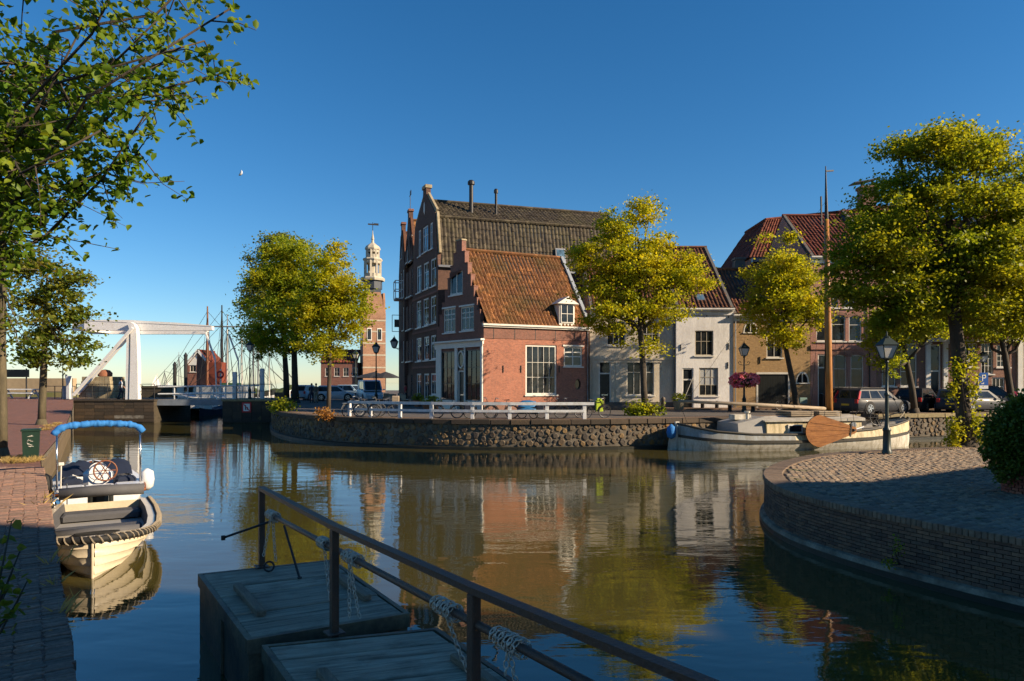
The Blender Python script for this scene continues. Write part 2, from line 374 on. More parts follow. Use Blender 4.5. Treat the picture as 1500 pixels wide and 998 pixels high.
mat_leaf('leaf_dark', (0.075, 0.13, 0.014), (0.15, 0.20, 0.02), (0.28, 0.22, 0.03), 0.5)
mat_leaf('leaf_bush', (0.035, 0.075, 0.012), (0.09, 0.14, 0.018), (0.13, 0.17, 0.02), 0.35)
mat_leaf('leaf_near', (0.06, 0.14, 0.014), (0.15, 0.25, 0.02), (0.28, 0.31, 0.02), 0.52)
mat_leaf('petal', (0.7, 0.04, 0.14), (0.85, 0.2, 0.36), (0.9, 0.6, 0.65), 0.3)
mat_leaf('dry_leaf', (0.32, 0.13, 0.03), (0.42, 0.22, 0.06), (0.36, 0.20, 0.05), 0.4)

# ------------------------------------------------------------------ water
def make_water():
    m, n, b, o = _nt('canal_water')
    v = _map(n, (1, 1, 1))
    f = _ramp(n, _noise(n, v, 0.06, 4), 0.3, 0.7)
    n.links.new(_mix(n, f, (0.066, 0.053, 0.013), (0.046, 0.044, 0.015)), b.inputs['Base Color'])
    b.inputs['Roughness'].default_value = 0.025; b.inputs['IOR'].default_value = 1.62; b.inputs['Specular IOR Level'].default_value = 1.0
    calm = _ramp(n, _noise(n, v, 0.045, 2), 0.42, 0.62)
    v1 = _map(n, (0.55, 1.25, 1)); a = _noise(n, v1, 1.1, 2, 0.5, 0.4)
    v2 = _map(n, (0.7, 1.8, 1)); c = _noise(n, v2, 5.5, 2, 0.5)
    def mth(op, x, y):
        q = n.nodes.new('ShaderNodeMath'); q.operation = op
        for s_, val in ((q.inputs[0], x), (q.inputs[1], y)):
            if isinstance(val, bpy.types.NodeSocket): n.links.new(val, s_)
            else: s_.default_value = val
        return q.outputs[0]
    h = mth('ADD', mth('MULTIPLY', a, 0.019), mth('MULTIPLY', mth('MULTIPLY', c, 0.0055), mth('ADD', calm, 0.25)))
    bp = n.nodes.new('ShaderNodeBump'); bp.inputs['Strength'].default_value = 0.55; bp.inputs['Distance'].default_value = 1.0
    n.links.new(h, bp.inputs['Height']); n.links.new(bp.outputs[0], b.inputs['Normal'])
    w = MB().add([(-4000, -300, 0), (4000, -300, 0), (4000, 6000, 0), (-4000, 6000, 0)], [(0, 1, 2, 3)]).obj('water', 'canal_water')
    return struct(w)
make_water()

# ------------------------------------------------------------------ land
ZF, ZR, ZL, ZB = 1.5, 1.05, 1.05, 1.95       # far quay, right bank, left quay, bridge deck
FAR_EDGE = [(70, 47), (50, 44.6), (36, 42.6), (27.6, 41.4), (23, 40.2), (20, 39.3), (15, 37.6), (11, 36.2), (8, 35.1), (3.7, 34.1), (-1.7, 34.0), (-6.8, 35.5), (-10, 37.4), (-12.6, 40), (-15.4, 44.5), (-17.6, 50), (-19.6, 55.8)]
def smooth_line(poly, it=2):
    for _ in range(it):
        q = [poly[0]]
        for a, b in zip(poly[:-1], poly[1:]):
            q += [(a[0] * .75 + b[0] * .25, a[1] * .75 + b[1] * .25), (a[0] * .25 + b[0] * .75, a[1] * .25 + b[1] * .75)]
        poly = q + [poly[-1]]
    return poly
FAR_EDGE = smooth_line(FAR_EDGE)
far_poly = FAR_EDGE + [(-20.05, 57.3), (-23.9, 57.5), (-24, 63), (-29, 85), (-33, 112), (-36, 160), (110, 160), (110, 47)]
struct(MB().flat(far_poly[::-1], -2, ZF).obj('ground', 'asphalt_brick'))
# brick pavement in front of the house row, and the lighter strip along the quay edge
pav = [(5.2, 47.0), (12, 46.4), (40, 46.6), (70, 49), (70, 49.2), (5.6, 48.55)]
struct(MB().flat([(5.6, 48.95), (5.0, 46.9), (12, 46.5), (44, 46.7), (72, 50.5), (72, 52), (36, 48.9)], ZF - 0.2, ZF + 0.1).obj('pavement', 'paving_far'))
def offset(poly, d):
    out = []
    for i, p in enumerate(poly):
        a = Vector(poly[max(i - 1, 0)]); b = Vector(poly[min(i + 1, len(poly) - 1)]); t = (b - a).normalized()
        out.append((p[0] - t.y * d, p[1] + t.x * d))
    return out
inner = offset(FAR_EDGE, -1.5)
qs = MB()
k = len(FAR_EDGE)
qs.add([(x, y, ZF + 0.008) for x, y in FAR_EDGE] + [(x, y, ZF + 0.008) for x, y in inner], [(i, i + 1, k + i + 1, k + i) for i in range(k - 1)][::1])
struct(qs.obj('quay_strip', 'paving_far'))

def resample(poly, step):
    pts = [Vector((*p, 0)) for p in poly]; out = []; acc = 0.0
    for i in range(len(pts) - 1):
        L = (pts[i + 1] - pts[i]).length; d = (pts[i + 1] - pts[i]) / L
        while acc < L:
            out.append((pts[i] + d * acc, d)); acc += step
        acc -= L
    return out
# far quay wall: rough basalt blocks under a dark coping
def stone_mesh(seed, r, h, n=7):
    g = random.Random(seed); m = MB(); ring = []
    for ring_r, y in ((1.0, 0.06), (0.98, -0.01), (0.72, -0.045)):
        ring.append([(math.cos(2 * math.pi * j / n) * r * ring_r, y, math.sin(2 * math.pi * j / n) * h * ring_r) for j in range(n)])
    jit = [(g.uniform(.82, 1.12)) for _ in range(n)]
    vs = [(x * jit[j], y + (g.uniform(-.012, .012)), z * jit[j]) for rg in ring for j, (x, y, z) in enumerate(rg)]
    fs = [tuple(range(2 * n, 3 * n))]
    for a in range(2):
        for j in range(n): fs.append((a * n + j, a * n + (j + 1) % n, (a + 1) * n + (j + 1) % n, (a + 1) * n + j))
    m.add(vs, fs); return m.mesh('stone')
wall_line = [p for p in FAR_EDGE if p[0] < 50]
qw = thing('quay_wall', 'curved basalt quay wall with dark coping on the far side of the canal', 'quay wall', T(0, 34, 0))
core = MB(); wl = offset(wall_line, 0.005)
kk = len(wl)
core.add([(x, y, -1.0) for x, y in wl] + [(x, y, ZF - 0.02) for x, y in wl], [(i + 1, i, kk + i, kk + i + 1) for i in range(kk - 1)])
core.obj('wall_core', 'mortar_pale', qw, Matrix())
skirt = MB(); so = offset(wall_line, 0.16)
skirt.add([(x, y, -0.6) for x, y in so] + [(x, y, 0.14) for x, y in so] + [(x, y, 0.17) for x, y in wl], [(i + 1, i, kk + i, kk + i + 1) for i in range(kk - 1)] + [(kk + i + 1, kk + i, 2 * kk + i, 2 * kk + i + 1) for i in range(kk - 1)])
skirt.obj('footing', 'wet_dark', qw, Matrix())
svar = [stone_mesh(s, 1.0, 0.86) for s in range(10)]
for me in svar: me.materials.append(MATS['basalt'])
arc = []; acc_ = 0.0
for a, b in zip(wall_line[:-1], wall_line[1:]):
    l_ = math.hypot(b[0] - a[0], b[1] - a[1]); arc.append((acc_, l_, a, b)); acc_ += l_
total = acc_; placed = []; grid = {}
for R0, tries in ((.20, 900), (.165, 2600), (.135, 3600), (.10, 5200), (.075, 5200)):
    for _ in range(tries):
        s_, z_ = rnd.uniform(0, total), rnd.uniform(.2 + R0 * .7, ZF - .2 - R0 * .6); r_ = R0 * rnd.uniform(.9, 1.1); key = int(s_ / .5); ok = True
        for kk_ in (key - 1, key, key + 1):
            for (s2, z2, r2) in grid.get(kk_, ()):
                if (s_ - s2) ** 2 + ((z_ - z2) * 1.12) ** 2 < (.93 * (r_ + r2)) ** 2: ok = False; break
            if not ok: break
        if ok: grid.setdefault(key, []).append((s_, z_, r_)); placed.append((s_, z_, r_))
cand = []
for s_, z_, r_ in placed:
    for st_, l_, a, b in arc:
        if st_ <= s_ < st_ + l_:
            f = (s_ - st_) / l_; cand.append((a[0] + (b[0] - a[0]) * f, a[1] + (b[1] - a[1]) * f, z_, math.atan2(a[1] - b[1], a[0] - b[0]), rnd.uniform(-3, 3), r_)); break
def stoneM(c): return T(c[0], c[1], c[2], c[3]) @ Matrix.Diagonal((c[5], 1.15, c[5], 1)) @ Matrix.Rotation(c[4], 4, 'Y')
vis = sorted([c for c in cand if not (8.2 < c[0] < 21.5)], key=lambda c: c[1] / c[5]); parts_ = vis[:300]; ids = set(map(id, parts_))
for i, c in enumerate(parts_): link('stone', svar[i % 10], None, qw, stoneM(c))
mb = MB()
for i, c in enumerate(cand):
    if id(c) in ids: continue
    M = stoneM(c); me = svar[i % 10]; mb.add([M @ v.co for v in me.vertices], [tuple(p.vertices) for p in me.polygons])
struct(mb.obj('stones', 'basalt', qw, Matrix()), 'stuff')
cop = MB().bbox(-0.49, -0.12, ZF - 0.2, 0.49, 0.38, ZF + 0.03, 0.02).mesh('coping_stone'); cop.materials.append(MATS['dark_coping'])
cap = MB().bbox(-0.49, -0.12, ZF - 0.2, 0.49, 0.38, ZF + 0.03, 0.02).mesh('coping_stone'); cap.materials.append(MATS['cap_stone'])
for p, d in resample(wall_line, 1.0):
    q = p + d * 0.5
    link('coping_stone', cap if q.x > 19 else cop, None, qw, T(q.x, q.y, rnd.uniform(-.008, .008), math.atan2(-d.y, -d.x) + rnd.uniform(-.01, .01)))

# right bank: curved brick wall, rowlock coping, sett paving
BANK = smooth_line([(26, 1.5), (15, 3.4), (10.6, 6.2), (8.7, 8.5), (7.45, 10.3), (6.75, 11.6), (6.2, 13.0), (5.88, 14.5), (6.05, 16.2), (6.6, 17.9), (7.9, 20.0), (10.0, 22.2), (12.6, 23.3), (16.2, 24.6), (22, 26.2), (34, 28)], 2)
bank_in = offset(BANK, -0.06)
struct(MB().flat([(60, 28), (60, 1.5)] + bank_in, -2, ZR).obj('bank_ground', 'paving_bank'))
bw = thing('bank_wall', 'curved dark brick quay wall of the paved bank in front on the right', 'quay wall', T(6, 14.5, 0))
bk = offset(BANK, -0.02); kb = len(bk)
MB().add([(x, y, -1) for x, y in bk] + [(x, y, ZR - .02) for x, y in bk], [(i, i + 1, kb + i + 1, kb + i) for i in range(kb - 1)]).obj('wall_core', 'mortar_dark', bw, Matrix())
f0 = offset(BANK, 0.13); f1 = offset(BANK, 0.10)
MB().add([(x, y, -.8) for x, y in f0] + [(x, y, 0.11) for x, y in f0] + [(x, y, 0.19) for x, y in f1] + [(x, y, 0.21) for x, y in bk],
         [(r * kb + i, r * kb + i + 1, (r + 1) * kb + i + 1, (r + 1) * kb + i) for r in (1, 2) for i in range(kb - 1)]).obj('footing', 'concrete', bw, Matrix())
MB().add([(x, y, -.8) for x, y in f0] + [(x, y, 0.11) for x, y in f0], [(i, i + 1, kb + i + 1, kb + i) for i in range(kb - 1)]).obj('waterline_band', 'wet_dark', bw, Matrix())
brick_me = MB().box(-0.103, -0.018, -0.027, 0.103, 0.05, 0.027).mesh('brick'); brick_me.materials.append(MATS['bank_brick'])
cand = []
for r_ in range(12):
    for p, d in resample(BANK, 0.218):
        q = p + d * (0.109 if r_ % 2 else 0)
        cand.append((q.x, q.y, 0.235 + r_ * 0.0655, math.atan2(-d.y, -d.x), rnd.uniform(-.006, .006)))
def brickM(c):
    M = T(c[0], c[1], c[2], c[3]); return M @ Matrix.Translation((0, c[4], 0))
def facing(c): return True
vis = sorted([c for c in cand if c[1] > 9.4 and c[1] < 18], key=lambda c: math.hypot(c[0], c[1])); parts_ = vis[:300]; keep = set(map(id, parts_))
for c in parts_: link('brick', brick_me, None, bw, brickM(c))
mb = MB()
for c in cand:
    if id(c) in keep or c[1] < 4: continue
    M = brickM(c); mb.add([M @ v.co for v in brick_me.vertices], [tuple(p.vertices) for p in brick_me.polygons])
struct(mb.obj('bricks', 'bank_brick', bw, Matrix()), 'stuff')
cb = MB().bbox(-0.042, -0.05, ZR - 0.07, 0.042, 0.42, ZR + 0.045, 0.012).mesh('coping_brick'); cb.materials.append(MATS['coping_brick'])
cc = [(p, d) for p, d in resample(BANK, 0.092) if p.y > 5]
near_c = sorted(cc, key=lambda c: c[0].length)[:290]; ids = set(map(id, near_c)); mb = MB()
for c in cc:
    p, d = c; M = T(p.x, p.y, rnd.uniform(-.006, .006), math.atan2(-d.y, -d.x))
    if id(c) in ids: link('coping_brick', cb, None, bw, M)
    else: mb.add([M @ v.co for v in cb.vertices], [tuple(q.vertices) for q in cb.polygons])
struct(mb.obj('coping_bricks', 'coping_brick', bw, Matrix()), 'stuff')

# worn setts of the bank
mat_random('sett', [(0.28, 0.21, 0.145), (0.14, 0.11, 0.085), (0.36, 0.26, 0.17), (0.20, 0.17, 0.135), (0.31, 0.21, 0.13)], 0.8, 0.5, 30, ((0.09, 0.085, 0.04), 1.3, 0.60))
def inside(x, y, poly):
    c = False; j = len(poly) - 1
    for i in range(len(poly)):
        if (poly[i][1] > y) != (poly[j][1] > y) and x < (poly[j][0] - poly[i][0]) * (y - poly[i][1]) / (poly[j][1] - poly[i][1]) + poly[i][0]: c = not c
        j = i
    return c
inn = offset(BANK, -0.50) + [(60, 28), (60, 1.5)]
sett = MB().bbox(-0.098, -0.046, -0.06, 0.098, 0.046, 0.0, 0.014).mesh('sett'); sett.materials.append(MATS['sett'])
cs, sn = math.cos(.5), math.sin(.5); cand = []
for i in range(-80, 160):
    for j in range(-60, 330):
        u = i * .206 + (.103 if j % 2 else 0); v = j * .102; x = u * cs - v * sn; y = u * sn + v * cs
        if 9.3 < y < 25.5 and 5 < x < .77 * y + .6 and inside(x, y, inn): cand.append((x, y, ZR + .028 + rnd.uniform(-.012, .012), .5 + rnd.uniform(-.06, .06), rnd.uniform(-.07, .07), rnd.uniform(-.045, .045)))
cand.sort(key=lambda c: c[1]); mb = MB(); sv_ = [v.co.copy() for v in sett.vertices]; sf_ = [tuple(p.vertices) for p in sett.polygons][1:]
for n_, c in enumerate(cand):
    M = T(*c[:4]) @ Matrix.Rotation(c[4], 4, 'X') @ Matrix.Rotation(c[5], 4, 'Y')
    if n_ < 280: link('sett', sett, None, bw, M)
    else: mb.add([M @ v for v in sv_], sf_)
struct(mb.obj('setts', 'sett', bw, Matrix()), 'stuff')

# left quay: road, brick edge
LEFT = [(1.2, -14), (0.5, -0.5), (-3.47, 5.37), (-8.87, 13.05), (-14.5, 21), (-19.5, 29.4), (-25.3, 38.8), (-31.5, 49), (-36.4, 56.7)]
def lz(y): return ZL if y < 38.8 else ZL + (ZB - ZL) * min(1, (y - 38.8) / 17.9)
m = MB(); nL = len(LEFT)
m.add([(x - 0.02, y, lz(y) - 0.012) for x, y in LEFT] + [(-220, y, lz(y) - 0.012) for x, y in LEFT], [(i, i + 1, nL + i + 1, nL + i) for i in range(nL - 1)])
struct(m.obj('road', 'paving_red'))
lw = thing('quay_wall', 'weathered brick and timber quay wall along the road on the left', 'quay wall', T(-8.9, 13, 0))
MB().add([(x, y, -1) for x, y in LEFT] + [(x, y, lz(y) - .02) for x, y in LEFT], [(i + 1, i, nL + i, nL + i + 1) for i in range(nL - 1)]).obj('wall_core', 'mortar_pale', lw, Matrix())
pl = MB().bbox(-0.09, -0.03, -0.6, 0.09, 0.02, ZL - 0.16, 0.015).mesh('sheet_plank'); mat_wood('pile_wood', (0.20, 0.15, 0.09), (0.08, 0.06, 0.04), 2); pl.materials.append(MATS['pile_wood'])
for p, d in resample(LEFT[3:8], 0.205):
    if p.y < 46: link('sheet_plank', pl, None, lw, T(p.x, p.y, rnd.uniform(-.05, .03) + (lz(p.y) - ZL) * 0.9, math.atan2(d.y, d.x)))
qb = MB().bbox(-0.026, 0.0, -0.08, 0.026, 0.205, 0.0, 0.007).mesh('brick'); qb.materials.append(MATS['quay_brick'])
cand = []
for r_ in range(9):
    for p, d in resample([(-1.6, 2.6)] + LEFT[2:5], 0.0575):
        nrm = Vector((-d.y, d.x, 0))
        q = p + nrm * (0.212 * r_ - 0.04) + d * (0.028 if r_ % 2 else 0)
        q = q + nrm * rnd.uniform(-.016, .016); cand.append((q.x, q.y, ZL + rnd.uniform(-.009, .009), math.atan2(d.y, d.x) + rnd.uniform(-.05, .05)))
inview = [c for c in cand if abs(c[0]) < 0.76 * c[1] and c[1] > 5.0]
inview.sort(key=lambda c: c[1]); ids = set(map(id, inview[:300])); mb = MB()
for c in cand:
    M = T(*c)
    if id(c) in ids: link('brick', qb, None, lw, M)
    elif c[1] < 19: mb.add([M @ v.co for v in qb.vertices], [tuple(q.vertices) for q in qb.polygons])
struct(mb.obj('bricks', 'quay_brick', lw, Matrix()), 'stuff')
# ------------------------------------------------------------------ building kit
def rectpts(r): return [(r[0], r[1]), (r[2], r[1]), (r[2], r[3]), (r[0], r[3])]
def archpts(r, rise, n=8):
    u0, v0, u1, v1 = r; c = (u0 + u1) / 2; w = (u1 - u0) / 2
    return [(u0, v0), (u1, v0)] + [(c + w * math.cos(math.pi * i / n), v1 - rise + rise * math.sin(math.pi * i / n)) for i in range(n + 1)]
def frame_mesh(r, fw, nx, ny, bar, y0, y1, ysplit=None):
    """outer frame plus glazing bars in one joinery mesh"""
    u0, v0, u1, v1 = r; m = MB()
    m.box(u0, y0, v0, u0 + fw, y1, v1); m.box(u1 - fw, y0, v0, u1, y1, v1)
    m.box(u0 + fw, y0, v0, u1 - fw, y1, v0 + fw); m.box(u0 + fw, y0, v1 - fw, u1 - fw, y1, v1)
    iu0, iu1, iv0, iv1 = u0 + fw, u1 - fw, v0 + fw, v1 - fw
    for i in range(1, nx):
        x = iu0 + (iu1 - iu0) * i / nx; m.box(x - bar / 2, y0 + .012, iv0, x + bar / 2, y1, iv1)
    vs = [iv0 + (iv1 - iv0) * j / ny for j in range(1, ny)] if ysplit is None else [iv0 + (iv1 - iv0) * t for t in ysplit]
    for z in vs: m.box(iu0, y0 + .015, z - bar / 2, iu1, y1 - .002, z + bar / 2)
    edges_v = [iv0] + vs + [iv1]
    panes = []
    for i in range(nx):
        for a, b in zip(edges_v[:-1], edges_v[1:]):
            panes.append((iu0 + (iu1 - iu0) * i / nx, a, iu0 + (iu1 - iu0) * (i + 1) / nx, b))
    return m, panes
def window(par, F, r, nx=2, ny=2, fm='trim_white', pm='glass', fw=0.07, bar=0.035, y=0.06, sill='trim_white', ysplit=None, hood=None, blind=0.0, name='window', bm=None):
    m, panes = frame_mesh(r, fw, nx, ny, bar, y, y + 0.07, ysplit)
    w = m.obj(name, fm, par, F.M)
    cache = {}
    for a in panes:
        key = (round(a[2] - a[0], 3), round(a[3] - a[1], 3))
        is_blind = blind and (a[1] + a[3]) / 2 > r[3] - (r[3] - r[1]) * blind
        kk = key + (bool(is_blind),)
        if kk not in cache:
            W, H = key; me = MB().add([(0, 0, 0), (W, 0, 0), (W, 0, H), (0, 0, H), (0, .012, 0), (W, .012, 0), (W, .012, H), (0, .012, H)], [(0, 1, 2, 3), (4, 7, 6, 5), (0, 4, 5, 1), (1, 5, 6, 2), (2, 6, 7, 3), (3, 7, 4, 0)]).mesh('pane')
            me.materials.append(MATS['curtain' if is_blind else pm]); cache[kk] = me
        tilt = Matrix.Rotation(rnd.uniform(-.012, .012), 4, 'Z') @ Matrix.Rotation(rnd.uniform(-.01, .01), 4, 'X')
        link('pane', cache[kk], None, w, F.M @ Matrix.Translation((a[0], y + 0.04, a[1])) @ tilt)
    if sill: MB().box(r[0] - .08, -0.09, r[1] - .09, r[2] + .08, y + .06, r[1] - .004).obj('sill', sill, w, F.M)
    if hood: MB().box(r[0] - .1, -0.07, r[3] + .004, r[2] + .1, y + .05, r[3] + .11).obj('lintel', hood, w, F.M)
    return w
def door(par, F, r, transom=0.25, fm='trim_white', dm='dark_paint', y=0.08, tm='glass'):
    u0, v0, u1, v1 = r; fw = 0.09; zt = v1 - (v1 - v0) * transom; m = MB()
    m.box(u0, y - .03, v0, u0 + fw, y + .07, v1); m.box(u1 - fw, y - .03, v0, u1, y + .07, v1); m.box(u0 + fw, y - .03, v1 - fw, u1 - fw, y + .07, v1)
    d = m.obj('door', fm, par, F.M)
    if transom:
        MB().box(u0 + fw, y - .025, zt - .05, u1 - fw, y + .07, zt + .05).obj('transom_bar', fm, d, F.M)
        MB().box(u0 + fw, y + .03, zt + .05, u1 - fw, y + .05, v1 - fw).obj('pane', tm, d, F.M)
    top = zt - .05 if transom else v1 - fw
    lf = MB(); a, b = u0 + fw, u1 - fw; lf.box(a, y + .03, v0, b, y + .07, top)
    for p0, p1 in ((.08, .38), (.46, .92)):
        z0, z1 = v0 + (top - v0) * p0, v0 + (top - v0) * p1; w = b - a
        lf.box(a + w * .14, y + .012, z0, a + w * .86, y + .03, z0 + .05); lf.box(a + w * .14, y + .012, z1 - .05, a + w * .86, y + .03, z1)
        lf.box(a + w * .14, y + .012, z0 + .05, a + w * .22, y + .03, z1 - .05); lf.box(a + w * .78, y + .012, z0 + .05, a + w * .86, y + .03, z1 - .05)
    lf.obj('door_leaf', dm, d, F.M)
    MB().box(a + .18 * (b - a), y + .002, v0 + .95, a + .82 * (b - a), y + .012, v0 + 1.03).obj('letter_plate', 'chrome', d, F.M)
    MB().lathe([(.03, 0), (.035, .02), (.02, .05)], 8).obj('door_knob', 'chrome', d, F.M @ Matrix.Translation((b - .12, y + .03, v0 + 1.1)) @ Matrix.Rotation(math.pi / 2, 4, 'X'))
    return d
def pantile(par, F, A, B, C_, D, tm, name='roof', cw=0.27, ch=0.36, amp=0.078):
    """roof slope from eave A-B up to ridge D-C_, every course lapping the one below, every column a roll"""
    A, B, C_, D = map(Vector, (A, B, C_, D))
    W = max((B - A).length, (C_ - D).length); Hs = ((D - A).length + (C_ - B).length) / 2
    nc = max(2, round(W / cw)); nr = max(2, round(Hs / ch)); sub = 5
    nrm = (B - A).cross(D - A).normalized()
    if nrm.z < 0: nrm = -nrm
    s = np.arange(nc * sub + 1) / (nc * sub)
    ph = (np.arange(nc * sub + 1) % sub) / sub
    wave = amp * (np.sin(2 * np.pi * ph) * .8 + .45 * np.cos(4 * np.pi * ph))
    verts = []; faces = []
    A_, B_, Cc, Dd, N = (np.array(q) for q in (A, B, C_, D, nrm))
    for r in range(nr):
        for t, lift in ((r / nr, .032), (min(1.0, (r + 1.12) / nr), 0.004)):
            base = (A_ * (1 - s)[:, None] + B_ * s[:, None]) * (1 - t) + (Dd * (1 - s)[:, None] + Cc * s[:, None]) * t
            jit = np.repeat(np.random.RandomState(r * 7 + nc).uniform(-.022, .022, nc + 1), sub)[:len(s)] - .05 * np.sin(np.pi * s) * (.3 + t)
            verts.append(base + N * (wave + lift + jit)[:, None])
    k = len(s)
    for r in range(nr):
        a = 2 * r * k
        for i in range(k - 1): faces.append((a + i, a + i + 1, a + k + i + 1, a + k + i))
    me = bpy.data.meshes.new(name); me.from_pydata(np.concatenate(verts).tolist(), [], faces); me.update(); me.shade_smooth()
    o = link(name, me, tm, par, F.M)
    und = MB().add([A - nrm * .06, B - nrm * .06, C_ - nrm * .06, D - nrm * .06], [(0, 1, 2, 3)]).obj('roof_boarding', 'dark_paint', o, F.M)
    rg = MB(); n = max(2, int((C_ - D).length / .4))
    for i in range(n):
        p = D.lerp(C_, i / n) + Vector((0, 0, .03)); q = D.lerp(C_, (i + 1.08) / n) + Vector((0, 0, .03 + .015))
        rg.tube([p, q], [.13, .12], 6)
    rg.obj('ridge_tiles', tm, o, F.M)
    return o
def anchor(par, F, u, v, h=0.5): MB().bar((u, -.03, v), (u, -.03, v + h), .05, .04).bar((u - .06, -.03, v + h * .5), (u + .06, -.03, v + h * .55), .04).obj('wall_anchor', 'black_iron', par, F.M)
def pipe(par, F, u, v0, v1, m='zinc', y=-.08):
    p = MB().tube([(u, y, v0), (u, y, v1)], .045, 8)
    for z in (v0 + (v1 - v0) * .3, v0 + (v1 - v0) * .7): p.lathe([(.055, 0), (.055, .06)], 8, (u, y, z))
    p.obj('downpipe', m, par, F.M, 40)
def row_house(name, label, x0, x1, Y, eave, ridge_d, ridge_z, wallm, tilem, holes, depth=10.0, cornice='trim_white', ch=0.28, plinth=None, cat='house'):
    """street-fronting house: front wall with real openings, gable side walls, back wall, two tiled slopes"""
    F = Frame((x0, Y, ZF + .1)); W = x1 - x0; z = eave - F.O.z; rz = ridge_z - F.O.z
    h = thing(name, label, cat, F.M)
    MB().wall([(0.003, 0), (W - 0.003, 0), (W - 0.003, z), (0.003, z)], holes(F), .2, .3).obj('front_wall', wallm, h, F.M)
    side = [(0.3, 0), (depth, 0), (depth, rz - (rz - z) / ridge_d * (depth - ridge_d) * .9), (ridge_d, rz - .08), (0.3, z - .02)]
    for u in (0.006, W - .256):
        MB().add([(u, a, b) for a, b in side] + [(u + .25, a, b) for a, b in side], [(0, 1, 2, 3, 4), (9, 8, 7, 6, 5)] + [(i, (i + 1) % 5, 5 + (i + 1) % 5, 5 + i) for i in range(5)]).obj('side_wall', wallm, h, F.M)
    MB().box(.25, depth - .25, 0, W - .25, depth - .01, side[2][1]).obj('back_wall', wallm, h, F.M)
    pantile(h, F, (0, -.12, z + .02), (W, -.12, z + .02), (W, ridge_d, rz), (0, ridge_d, rz), tilem)
    pantile(h, F, (W, depth + .1, side[2][1]), (0, depth + .1, side[2][1]), (0, ridge_d, rz - .01), (W, ridge_d, rz - .01), tilem, 'rear_roof', .5, .7)
    if cornice:
        c = MB(); c.prism([(0, 0)], 0, 0) if False else None
        c.box(-.04, -.34, z - .1, W + .04, -.004, z + .0).box(-.02, -.24, z - .2, W + .02, -.005, z - .1).box(0, -.08, z - ch - .2, W, -.003, z - .2)
        c.obj('cornice', cornice, h, F.M)
    if plinth: MB().box(0, -.03, -.1, W, -.003, .38).obj('plinth', plinth, h, F.M)
    for u in (0.1, W - .1):      # verge boards closing the slope ends
        MB().bar((u, -.1, z + .05), (u, ridge_d, rz + .06), .2, .12).obj('verge', 'plinth', h, F.M)
    return h, F, W, z
def X(px, Y): return (px - HX) / FPX * Y

# ------------------------------------------------------------------ white house, cream house, ochre house, pink house, right-hand houses
YW = 48.4
def wh(F): return [rectpts(F.rect(1018, 484.5, 1045, 521)), rectpts(F.rect(1024, 539, 1052, 580)), rectpts(F.rect(999.5, 539.5, 1016, 599.5))]
h, F, W, z = row_house('house', 'narrow white plastered house with one window upstairs and red tiled roof', X(990.5, YW), X(1074, YW), YW, 3.4 + 108 * .0484, 6.7, 14.25, 'plaster_white', 'tile_red', wh, plinth=None, cornice='plaster_white')
window(h, F, F.rect(1018, 484.5, 1045, 521), 3, 2, ysplit=[.58], fm='stone_trim')
window(h, F, F.rect(1024, 539, 1052, 580), 3, 3, ysplit=[.38, .68], blind=.62, fm='stone_trim')
door(h, F, F.rect(999.5, 539.5, 1016, 599.5), .28)
MB().bar(F.uv(1000, 590)[:1] + (-.02,) + F.uv(1000, 590)[1:], F.uv(1015, 553)[:1] + (-.02,) + F.uv(1015, 553)[1:], .07, .03).obj('door_brace', 'old_white', h, F.M)
for px, py in ((997, 514), (1067, 512), (1035, 464), (1066, 540), (1067, 466)): anchor(h, F, *F.uv(px, py), .45)
u, v = F.uv(1028, 442)
sk = MB().box(-.3, -.06, 0, .3, .06, .8).obj('skylight', 'zinc', h, F.M @ Matrix.Translation((u + .15, .62, z + .62)) @ Matrix.Rotation(math.radians(-51), 4, 'X'))
MB().box(-.23, -.07, .07, .23, -.061, .73).obj('pane', 'glass_blue', sk, WM[sk.name])

YC = 48.75
def ch_(F): return [rectpts(F.rect(889, 471, 916, 506)), rectpts(F.rect(938, 472, 965, 507)), rectpts(F.rect(877, 529, 895, 599)), rectpts(F.rect(918, 529, 958, 579))]
h, F, W, z = row_house('house', 'cream plastered house with grey string course behind the middle tree', 5.55, X(990.5, YW) - .01, YC, 3.4 + 109 * .0487, 6.6, 14.0, 'plaster_cream', 'tile_red', ch_, plinth='plinth', cornice='plaster_cream')
window(h, F, F.rect(889, 471, 916, 506), 3, 2, fm='old_white'); window(h, F, F.rect(938, 472, 965, 507), 3, 2, fm='old_white')
window(h, F, F.rect(918, 529, 958, 579), 4, 2, ysplit=[.68], fm='old_white'); door(h, F, F.rect(877, 529, 895, 599), .26)
v = F.uv(900, 524)[1]
MB().box(.005, -.1, v - .16, W - .005, -.003, v).box(.01, -.05, v - .36, W - .01, -.003, v - .16).obj('string_course', 'plaster_cream', h, F.M)
for px in (870.5, 905): MB().box(F.uv(px, 0)[0] - .14, -.045, .38, F.uv(px, 0)[0] + .14, -.002, v - .36).obj('pilaster', 'plaster_cream', h, F.M)
pipe(h, F, W - .1, .1, z - .5)

